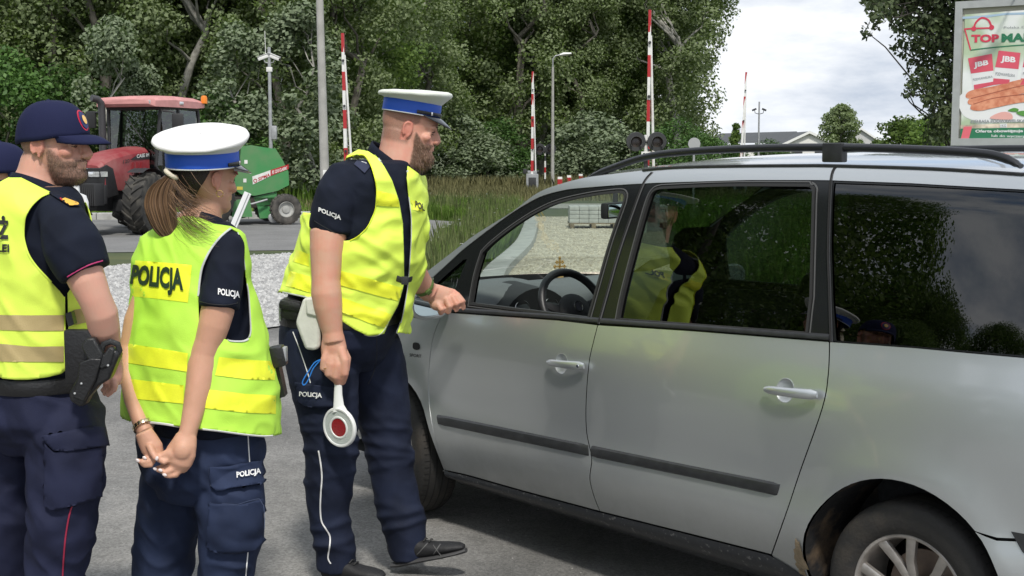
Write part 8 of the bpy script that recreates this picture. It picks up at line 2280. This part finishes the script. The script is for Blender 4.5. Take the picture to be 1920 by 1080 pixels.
 g = MB(); g.box(P(534, 664, Y - .0), (.014, .04, .05), bev=.004); g.build("pouch_clip", STEEL, p)
 g = MB(); g.prism([P(516, 690, Y), P(521, 680, Y), P(534, 744, Y), P(518, 748, Y), P(514, 740, Y)], (0, .06, 0)); g.build("baton_holder", BLEA, p, smooth=False)
woman()
# ------------------------------------------------------------------ guard in the dark cap at the left
def guard():
 Y = 4.12; f = Vector((.80, .60, 0)).normalized(); r_ = Vector((f.y, -f.x, 0))
 t = thing("person", "bearded guard in dark blue baseball cap and yellow vest with tan bands at the left", "person", (P(90, 900, Y).x, Y, 0))
 SK = skin_mat("skin_guard", (.58, .33, .245), (.12, .08, .055), (.62, .32, .24))
 hd = Head(P(75, 277, Y - .07), -.20, math.radians(0), sx=1.06, sy=1.0, sz=1.0)
 g = MB(); hd.shape(g, nose=.004, chin=.002)
 limb(g, [(82, 275, Y, 28), (78, 300, Y, 36), (74, 325, Y, 39), (70, 345, Y, 46)], n=24)
 A = Y - .23
 limb(g, [(112, 410, A + .06, 22), (132, 450, A + .01, 28), (152, 498, A - .01, 37), (165, 530, A - .02, 34), (178, 560, A - .02, 30), (190, 588, A - .01, 30.5), (195, 615, A + .01, 29), (201, 640, A + .04, 25), (207, 662, A + .07, 20), (211, 678, A + .09, 19)], n=24)
 s_ = sc(A)
 def H(x, y, dy=0): return P(x, y, A + .10 + dy)
 g.tube([H(208, 672), H(209, 690), H(209, 706), H(208, 720)], [(.026, .032), (.030, .036), (.028, .036), (.020, .030)], n=16, ref=(0, 1, 0))
 for x, y, dy in ((214, 730, -.02), (207, 736, -.005), (201, 734, .01), (198, 728, .024)): g.tube([H(x - 4, 708, dy), H(x + 2, 722, dy - .006), H(x, y, dy), H(x - 7, y + 6, dy + .004)], [.0115, .0105, .010, .008], n=10)
 g.tube([H(205, 690, -.02), H(198, 706, -.03), H(197, 720, -.028)], [.015, .012, .009], n=10)
 Bq = Y + .20
 limb(g, [(-5, 390, Bq, 40), (-18, 470, Bq, 36), (-24, 540, Bq, 30), (-20, 600, Bq, 28), (-10, 660, Bq - .04, 22), (0, 700, Bq - .06, 20), (4, 730, Bq - .06, 22), (6, 752, Bq - .06, 14)], n=20)
 rows = [(335, 34, 104, Y, .9), (350, 2, 134, Y, .7), (368, -30, 158, Y, .62), (395, -44, 166, Y, .62), (450, -44, 168, Y, .64), (520, -42, 170, Y, .68), (600, -38, 168, Y, .74), (660, -36, 168, Y, .78), (710, -38, 172, Y, .8)]
 add_rings(g, trunk_pts([(a, b + 14, c - 14, d, e) for a, b, c, d, e in rows[1:]], f, .7, 40))
 body = fuse("body", g, SK, t, voxel=.0042, it=3)
 def beard(x, y, z):
  if x < .004: return 0
  line = .120 - 1.0 * max(0, x - .010) if x < .052 else .074
  a = ss(line + .010, line - .012, z) * ss(.004, .018, x) * ss(-.03, -.015, z)
  return .78 * a * (1 if not (x > .076 and abs(y) < .026 and .046 < z < .066) else .1)
 vb = region(body, hd, beard); org = ORG[body.name]
 push(body, vb, lambda co, v: v * .004 * (1 + .5 * mnoise.noise(co * 150)))
 region(body, hd, lambda x, y, z: .60 * ss(.030, .005, x - .1 * max(0, z - .12)) * ss(.070, .10, z) * (0 if abs(y) > .0765 and -.03 < x < .012 and .07 < z < .145 else 1))
 region(body, hd, lambda x, y, z: .4 * (1 if abs(y) > .074 and -.035 < x < .02 and .07 < z < .15 else 0) + .38 * math.exp(-(((x - .058) / .022) ** 2 + ((z - .092) / .016) ** 2)) + .2 * math.exp(-(((x - .115) / .015) ** 2 + ((z - .088) / .015) ** 2)), "flush")
 hd.eyes(t)
 rs = np.random.RandomState(14); me = body.data; roots, dirs, lens = [], [], []
 cand = [i for i in range(len(me.vertices)) if vb[i] > .4]
 for i in rs.choice(cand, 2200):
  v = me.vertices[int(i)]; roots.append(v.co + org); dirs.append(v.normal * .6 - hd.u * .8 + hd.f * .15); lens.append(rs.uniform(.004, .010))
 strands("beard", roots, dirs, lens, .0005, leaf_mat("guard_beard_hairs", (.04, .024, .016), (.16, .10, .07), transl=.05), t, rs)
 g = MB()
 for y in (-1, 1): g.tube([hd.W(.090, y * .014, .134), hd.W(.092, y * .032, .139), hd.W(.074, y * .052, .134)], [.002, .003, .0015], n=6)
 g.build("eyebrows", mat("brow_dark", (.07, .045, .03), rough=.9), t)
 # polo
 g = MB(); add_rings(g, trunk_pts(sm_rows(rows[1:], 2), f, .7, 60, .002))
 limb(g, [(98, 384, A + .13, 26), (110, 400, A + .06, 38), (124, 428, A + .01, 47), (138, 465, A - .01, 53), (152, 496, A - .015, 50), (160, 512, A - .02, 47)], n=30)
 limb(g, [(10, 366, Bq - .06, 34), (-6, 390, Bq, 46), (-16, 450, Bq, 46), (-22, 500, Bq, 42)], n=24)
 polo = fuse("polo_shirt", g, POLO, t, voxel=.007, it=5, disp=folds(.010, 18, 5, 9.0))
 b_p = bvh_of([polo]); decal_line("sleeve_piping", [Z2(425, 200), Z2(500, 155), Z2(575, 120), Z2(650, 97)], 2.0, b_p, mat("piping_magenta", (.42, .03, .14)), polo, off=.002)
 e = decal_poly("shoulder_board", [(88, 361), (96, 355), (140, 374), (150, 388), (130, 388)], b_p, POLO, polo, off=.007, step=3)
 be = bvh_of([e]); decal_poly("rank_stripe", [(114, 374), (122, 371), (147, 380), (149, 386), (124, 385)], be, mat("stripe_gold", (.75, .42, .06)), e, off=.002, step=3); decal_poly("rank_stripe", [(110, 373), (114, 371), (126, 386), (121, 386)], be, RED, e, off=.003, step=2)
 V = []
 for i in range(25):
  a = lerp(-2.6, 2.6, i / 24) + math.pi; c = P(72, 338, Y); p = c + f * (.080 * math.cos(a)) + r_ * (.086 * math.sin(a)) + Vector((0, 0, -.030 * (1 + math.cos(a)) + .012)); d = p - c; d.z = 0; d.normalize(); V += [p + Vector((0, 0, .014)) - d * .006, p + d * .003, p + d * .012 - Vector((0, 0, .030))]
 Fc = []
 for i in range(24): k = i * 3; Fc += [[k, k + 3, k + 4, k + 1], [k + 1, k + 4, k + 5, k + 2]]
 co = mk("collar", V, Fc, POLO, polo); so = co.modifiers.new("thickness", 'SOLIDIFY'); so.thickness = .004
 # vest
 arm = [(93, 362), (77, 369), (62, 382), (52, 396), (46, 411), (44, 439), (47, 458), (54, 478), (68, 499), (92, 525), (112, 546), (121, 558), (127, 550), (133, 541), (140, 530), (165, 515), (200, 500), (205, 420), (170, 380), (130, 362), (110, 358)]
 slit = [(121, 556), (122.5, 600), (123.5, 650), (123.5, 694), (128, 720), (140, 720), (129, 642), (128, 600), (127, 552)]
 hem = [(-60, 704), (0, 707), (6, 710), (30, 712), (53, 712), (90, 707), (114, 701), (123, 694), (124, 642), (129, 641), (150, 637), (175, 631), (190, 628)]
 nk = [(-50, 352), (0, 342), (25, 329), (40, 334), (60, 344), (80, 354), (93, 360), (120, 362), (160, 380)]
 vrows = [(333, 10, 96, Y, .74), (346, -14, 128, Y, .64), (366, -42, 154, Y, .60), (395, -54, 168, Y, .60), (450, -56, 172, Y, .62), (520, -54, 175, Y, .66), (600, -50, 175, Y, .72), (660, -48, 174, Y, .76), (730, -50, 176, Y, .78)]
 def keep(x, y, near, c):
  if near and (in_poly(x, y, arm) or in_poly(x, y, slit)): return False
  if not near and in_poly(x, y, [(-50, 380), (20, 375), (30, 500), (-50, 540)]): return False
  h = 706 if not near else (np.interp(x, [q[0] for q in hem], [q[1] for q in hem]))
  if y > h: return False
  return y > np.interp(x, [q[0] for q in nk], [q[1] for q in nk])
 vt = vest("hivis_vest", vrows, f, .7, .008, keep, HIVY, t, nr=12, disp=folds(.020, 13, 5, 15.0), nt=260, snap=(arm + arm[:1], slit, hem, nk), sup=2.3)
 b_v = bvh_of([vt])
 for q in ([(-140, 440), (0, 440), (200, 442), (402, 440), (402, 540), (200, 540), (0, 535), (-140, 535)], [(462, 408), (520, 398), (578, 388), (578, 482), (520, 492), (478, 502)], [(-140, 615), (0, 622), (200, 640), (402, 638), (402, 736), (200, 736), (20, 735), (-140, 715)]):
  decal_poly("reflective_band", [Z2(*a) for a in q], b_v, BANDT, vt, off=.0035, step=5)
 decal_text("vest_lettering", "STRAŻ", [(-76, 447), (16, 449), (17, 405), (-74, 400)], b_v, BLET, vt, off=.0055, bold=.05)
 decal_text("vest_lettering", "OCHRONY KOLEI", [(-128, 470), (18, 473), (18, 458), (-126, 454)], b_v, BLET, vt, off=.0055, bold=.04)
 decal_line("vest_piping", arm[:12], 3.0, b_v, HIVY, vt, off=.003); decal_line("vest_piping", [(123, 694), (123.5, 650), (122.5, 600), (121, 558)], 2.5, b_v, HIVY, vt, off=.003)
 g = MB(); g.prism([P(x, y, Y - .195) for x, y in [(122, 588), (133, 584), (139, 608), (128, 613)]], (0, .03, 0)); g.build("side_strap", BLKP, vt, smooth=False)
 # trousers
 g = MB(); add_rings(g, trunk_pts([(670, -32, 166, Y, .8), (720, -34, 176, Y, .8), (780, -34, 186, Y, .8), (815, -16, 178, Y, .95), (840, 20, 150, Y, 1.4)], f, .8, 60))
 limb(g, [(112, 780, Y - .06, 74), (122, 830, Y - .09, 74), (124, 880, Y - .10, 68), (122, 940, Y - .10, 64), (116, 1000, Y - .09, 62), (106, 1060, Y - .08, 56), (98, 1130, Y - .07, 50), (92, 1220, Y - .05, 42), (90, 1290, Y - .04, 44)], n=30)
 limb(g, [(20, 780, Y + .06, 68), (16, 840, Y + .08, 68), (10, 920, Y + .08, 64), (4, 1000, Y + .08, 58), (0, 1080, Y + .08, 52), (-2, 1180, Y + .09, 42), (-2, 1270, Y + .1, 44)], n=30)
 tr = fuse("trousers", g, NAVYP, t, voxel=.007, it=5, disp=folds(.023, 14, 6, 21.0))
 b_t = bvh_of([tr])
 for nm, q, o_ in (("pocket_flap", [Z3(270, 195), Z3(400, 170), Z3(640, 138), Z3(666, 250), Z3(560, 262), Z3(440, 290), Z3(345, 275)], .012), ("cargo_pocket", [Z3(290, 235), Z3(345, 290), Z3(640, 262), Z3(626, 572), Z3(450, 630), Z3(330, 660), Z3(292, 630)], .008)):
  pk = decal_poly(nm, q, b_t, NAVYP, tr, off=o_, step=5); so = pk.modifiers.new("thickness", 'SOLIDIFY'); so.thickness = .008; so.offset = -1
 decal_line("trouser_piping", [Z3(455, 635), Z3(435, 710), Z3(415, 830), Z3(403, 960), Z3(396, 1080)], 2.6, b_t, mat("piping_crimson", (.30, .015, .05)), tr, off=.002)
 g = MB(); rb = trunk_pts([(708, -36, 174, Y, .8)], f, .8, 64, .008)[0]; g.tube(rb + [rb[0]], [(.024, .005)] * 65, n=8, ref=(0, 0, 1), cap=False); g.build("belt", BLEA, t)
 shoe(t, Vector((P(80, 1290, Y).x, Y - .08, 0)), Vector((P(80, 1290, Y).x + .22, Y + .08, 0))); shoe(t, Vector((P(-12, 1290, Y).x, Y + .08, 0)), Vector((P(-12, 1290, Y).x + .22, Y + .24, 0)))
 ballcap(hd, t, (.106, .090), .142, True)
 # pistol in its holster
 h = thing("holstered_pistol", "black pistol in an open black holster on the capped guard's hip", "pistol", P(175, 760, Y - .22))
 Yp = Y - .27
 def Q(x, y, dy=0): a, b = Z2(x, y); return P(a, b, Yp + dy)
 def slab(name, pts, th, par, m=BLEA, bev=.005, dy=0):
  g = MB(); g.prism([Q(x, y, dy) for x, y in pts], (0, th, 0)); o = g.build(name, m, par, sharp=30); b_ = o.modifiers.new("edge", 'BEVEL'); b_.width = bev; b_.segments = 2; b_.limit_method = 'ANGLE'; return o
 PLAS = mat("pistol_polymer", (.016, .017, .018), rough=.42, bump=.3, bscale=400)
 slab("grip", [(508, 640), (545, 588), (595, 585), (612, 625), (650, 690), (640, 730), (590, 752), (560, 740)], .03, h, PLAS, .006, -.012)
 slab("slide", [(560, 730), (610, 700), (655, 690), (690, 640), (725, 655), (700, 760), (640, 790)], .03, h, PLAS, .006, -.006)
 slab("holster_body", [(575, 700), (640, 690), (735, 660), (752, 700), (690, 850), (620, 890), (560, 960), (530, 1018), (500, 1025), (440, 985), (432, 940), (480, 850), (520, 760)], .05, h, BLEA, .010, .0)
 slab("holster_strap", [(500, 745), (575, 715), (640, 720), (600, 860), (530, 990), (455, 960), (490, 840)], .012, h, BLEA, .004, -.014)
 g = MB(); g.tube([Q(640, 670, .01), Q(655, 625, .01), Q(700, 608, .01), Q(745, 625, .012), Q(757, 665, .015), Q(740, 700, .015)], [(.009, .005)] * 6, n=8); g.build("thumb_guard", PLAS, h)
 for x, y in ((683, 760), (515, 875), (473, 937)): g = MB(); g.ball(Q(x, y, -.016), .004, n=8); g.build("holster_rivet", STEEL, h)
 g = MB(); g.box(P(150, 668, Y - .235), (.085, .03, .16), bev=.008); g.build("belt_loop", BLEA, h)
def ballcap(hd, t, rr, z0, badge):
 cp = thing("cap", None, None); cp.parent = t; ORG[cp.name] = ORG[t.name]
 V, Fc = [], []; n = 48; m_ = 14
 for i in range(m_ + 1):
  q = i / m_; a = q * math.pi / 2; sc_ = math.cos(a) ** .62; z = z0 + (.108) * math.sin(a) ** .9
  for k in range(n):
   th = 2 * math.pi * k / n; c = math.cos(th)
   V.append(hd.W(-.006 + rr[0] * sc_ * c - .010 * q * (c > 0) * c, rr[1] * sc_ * math.sin(th), z - (.016 * (1 - q) * (1 - c) / 2 * 1.6) + .0) + hd.u * (.0015 * math.cos(6 * th) * (1 - q)))
 for i in range(m_):
  for k in range(n): k2 = (k + 1) % n; Fc.append((i * n + k, i * n + k2, (i + 1) * n + k2, (i + 1) * n + k))
 cr = mk("cap_crown", V, Fc, CAPN, cp); so = cr.modifiers.new("thickness", 'SOLIDIFY'); so.thickness = .003
 for k in range(6):
  th = math.pi / 6 + k * math.pi / 3; g = MB(); kk = int(round(th / (2 * math.pi) * n)) % n; g.tube([V[i * n + kk] for i in range(m_ + 1)], .0012, n=6); g.build("cap_seam", CAPN, cr)
 g = MB(); g.ball(V[m_ * n], .007, n=10); g.build("cap_button", CAPN, cr)
 V, Fc = [], []; M = 20
 for j in range(7):
  q = j / 6
  for i in range(M + 1):
   a = lerp(-1.15, 1.15, i / M); e = max(0, math.cos(a * 1.33)) ** .6
   V.append(hd.W(-.006 + (rr[0] + .001) * math.cos(a) + .072 * q * e, (rr[1] + .001) * math.sin(a) * (1 - .08 * q), z0 + .006 - .026 * q * e - .026 * math.sin(a) ** 2 * (.3 + .7 * q) + .008 * math.sin(math.pi * q)))
 for j in range(6):
  for i in range(M): k = j * (M + 1) + i; Fc.append([k, k + 1, k + M + 2, k + M + 1])
 o = mk("cap_brim", V, Fc, CAPN, cp); so = o.modifiers.new("thickness", 'SOLIDIFY'); so.thickness = .004
 if badge:
  for (ra, m, e) in ((.028, mat("badge_red", (.55, .02, .06), rough=.6), .004), (.023, mat("badge_navy", (.02, .03, .12)), .006), (.012, mat("badge_gold", (.8, .5, .15), rough=.4), .008)):
   V = []; n2 = 24
   for ring_ in (1.0, .0):
    for k in range(n2):
     a = 2 * math.pi * k / n2; y = ra * ring_ * math.cos(a) * .9; z = .052 + ra * ring_ * math.sin(a) * (1.0 if math.sin(a) > 0 else 1.25); q = (z - .0) / .108; aa = math.asin(min(1, max(0, q)) ** (1 / .9)); x = -.006 + (rr[0] - .010 * aa / 1.57) * math.cos(aa) ** .62 * math.sqrt(max(.1, 1 - (y / rr[1]) ** 2)) + e * .8
     V.append(hd.W(x, y, z0 + z + e * .2))
   mk("cap_badge", V, [[k, (k + 1) % n2, n2 + (k + 1) % n2, n2 + k] for k in range(n2)], m, cr)
 return cp
guard()
# ------------------------------------------------------------------ fourth person, cut by the picture edge
def fourth():
 Y = 5.3; f = Vector((.95, .3, 0)).normalized()
 t = thing("person", "person in dark blue cap mostly hidden behind the capped guard at the picture edge", "person", (P(-30, 900, Y).x, Y, 0))
 SK = skin_mat("skin_fourth", (.48, .27, .19), (.20, .13, .07), (.55, .28, .19))
 hd = Head(P(-12, 335, Y - .07), .1, math.radians(8), sx=1.0, sz=1.0)
 g = MB(); hd.shape(g); limb(g, [(-14, 335, Y, 26), (-22, 365, Y, 32), (-30, 395, Y, 48)], n=20)
 for s_, yy in ((-1, Y - .22), (1, Y + .22)):
  limb(g, [(-30, 410, yy, 28), (-36, 480, yy, 26), (-36, 540, yy, 21), (-28, 620, yy, 16), (-26, 650, yy, 18), (-25, 680, yy, 12)], n=16)
 rows = [(392, -70, 10, Y, .7), (410, -84, 22, Y, .62), (480, -86, 26, Y, .7), (560, -84, 24, Y, .8), (660, -84, 24, Y, .8)]
 add_rings(g, trunk_pts([(a, b + 10, c - 10, d, e) for a, b, c, d, e in rows], f, .7, 40)); body = fuse("body", g, SK, t, voxel=.006, it=3)
 region(body, hd, lambda x, y, z: .8 * ss(.02, -.01, x) * ss(.05, .08, z)); hd.eyes(t)
 g = MB(); add_rings(g, trunk_pts(rows, f, .7, 48, .004))
 for yy in (Y - .22, Y + .22): limb(g, [(-34, 408, yy, 36), (-36, 450, yy, 34), (-37, 490, yy, 32)], n=20)
 fuse("polo_shirt", g, POLO, t, voxel=.008, it=5)
 vest("hivis_vest", [(396, -74, 14, Y, .66), (412, -88, 26, Y, .62), (480, -90, 30, Y, .7), (560, -90, 28, Y, .8), (640, -90, 28, Y, .8)], f, .7, .012, lambda x, y, near, c: not in_poly(x, y, [(-70, 405), (0, 405), (0, 500), (-70, 500)]), HIVY, t, nt=120)
 g = MB(); add_rings(g, trunk_pts([(640, -86, 26, Y, .8), (700, -86, 28, Y, .8), (730, -76, 20, Y, .75)], f, .8, 48))
 for yy, dx in ((Y - .09, 0), (Y + .1, -6)): limb(g, [(-30 + dx, 700, yy, 46), (-30 + dx, 820, yy, 40), (-30 + dx, 950, yy, 32), (-30 + dx, 1080, yy, 32)], n=20)
 fuse("trousers", g, NAVYP, t, voxel=.009, it=4, disp=folds(.012, 11, 5, 31.0))
 for yy in (Y - .09, Y + .1): shoe(t, Vector((P(-40, 1090, Y).x, yy, 0)), Vector((P(-40, 1090, Y).x + .25, yy + .05, 0)))
 ballcap(hd, t, (.106, .090), .142, False)
fourth()
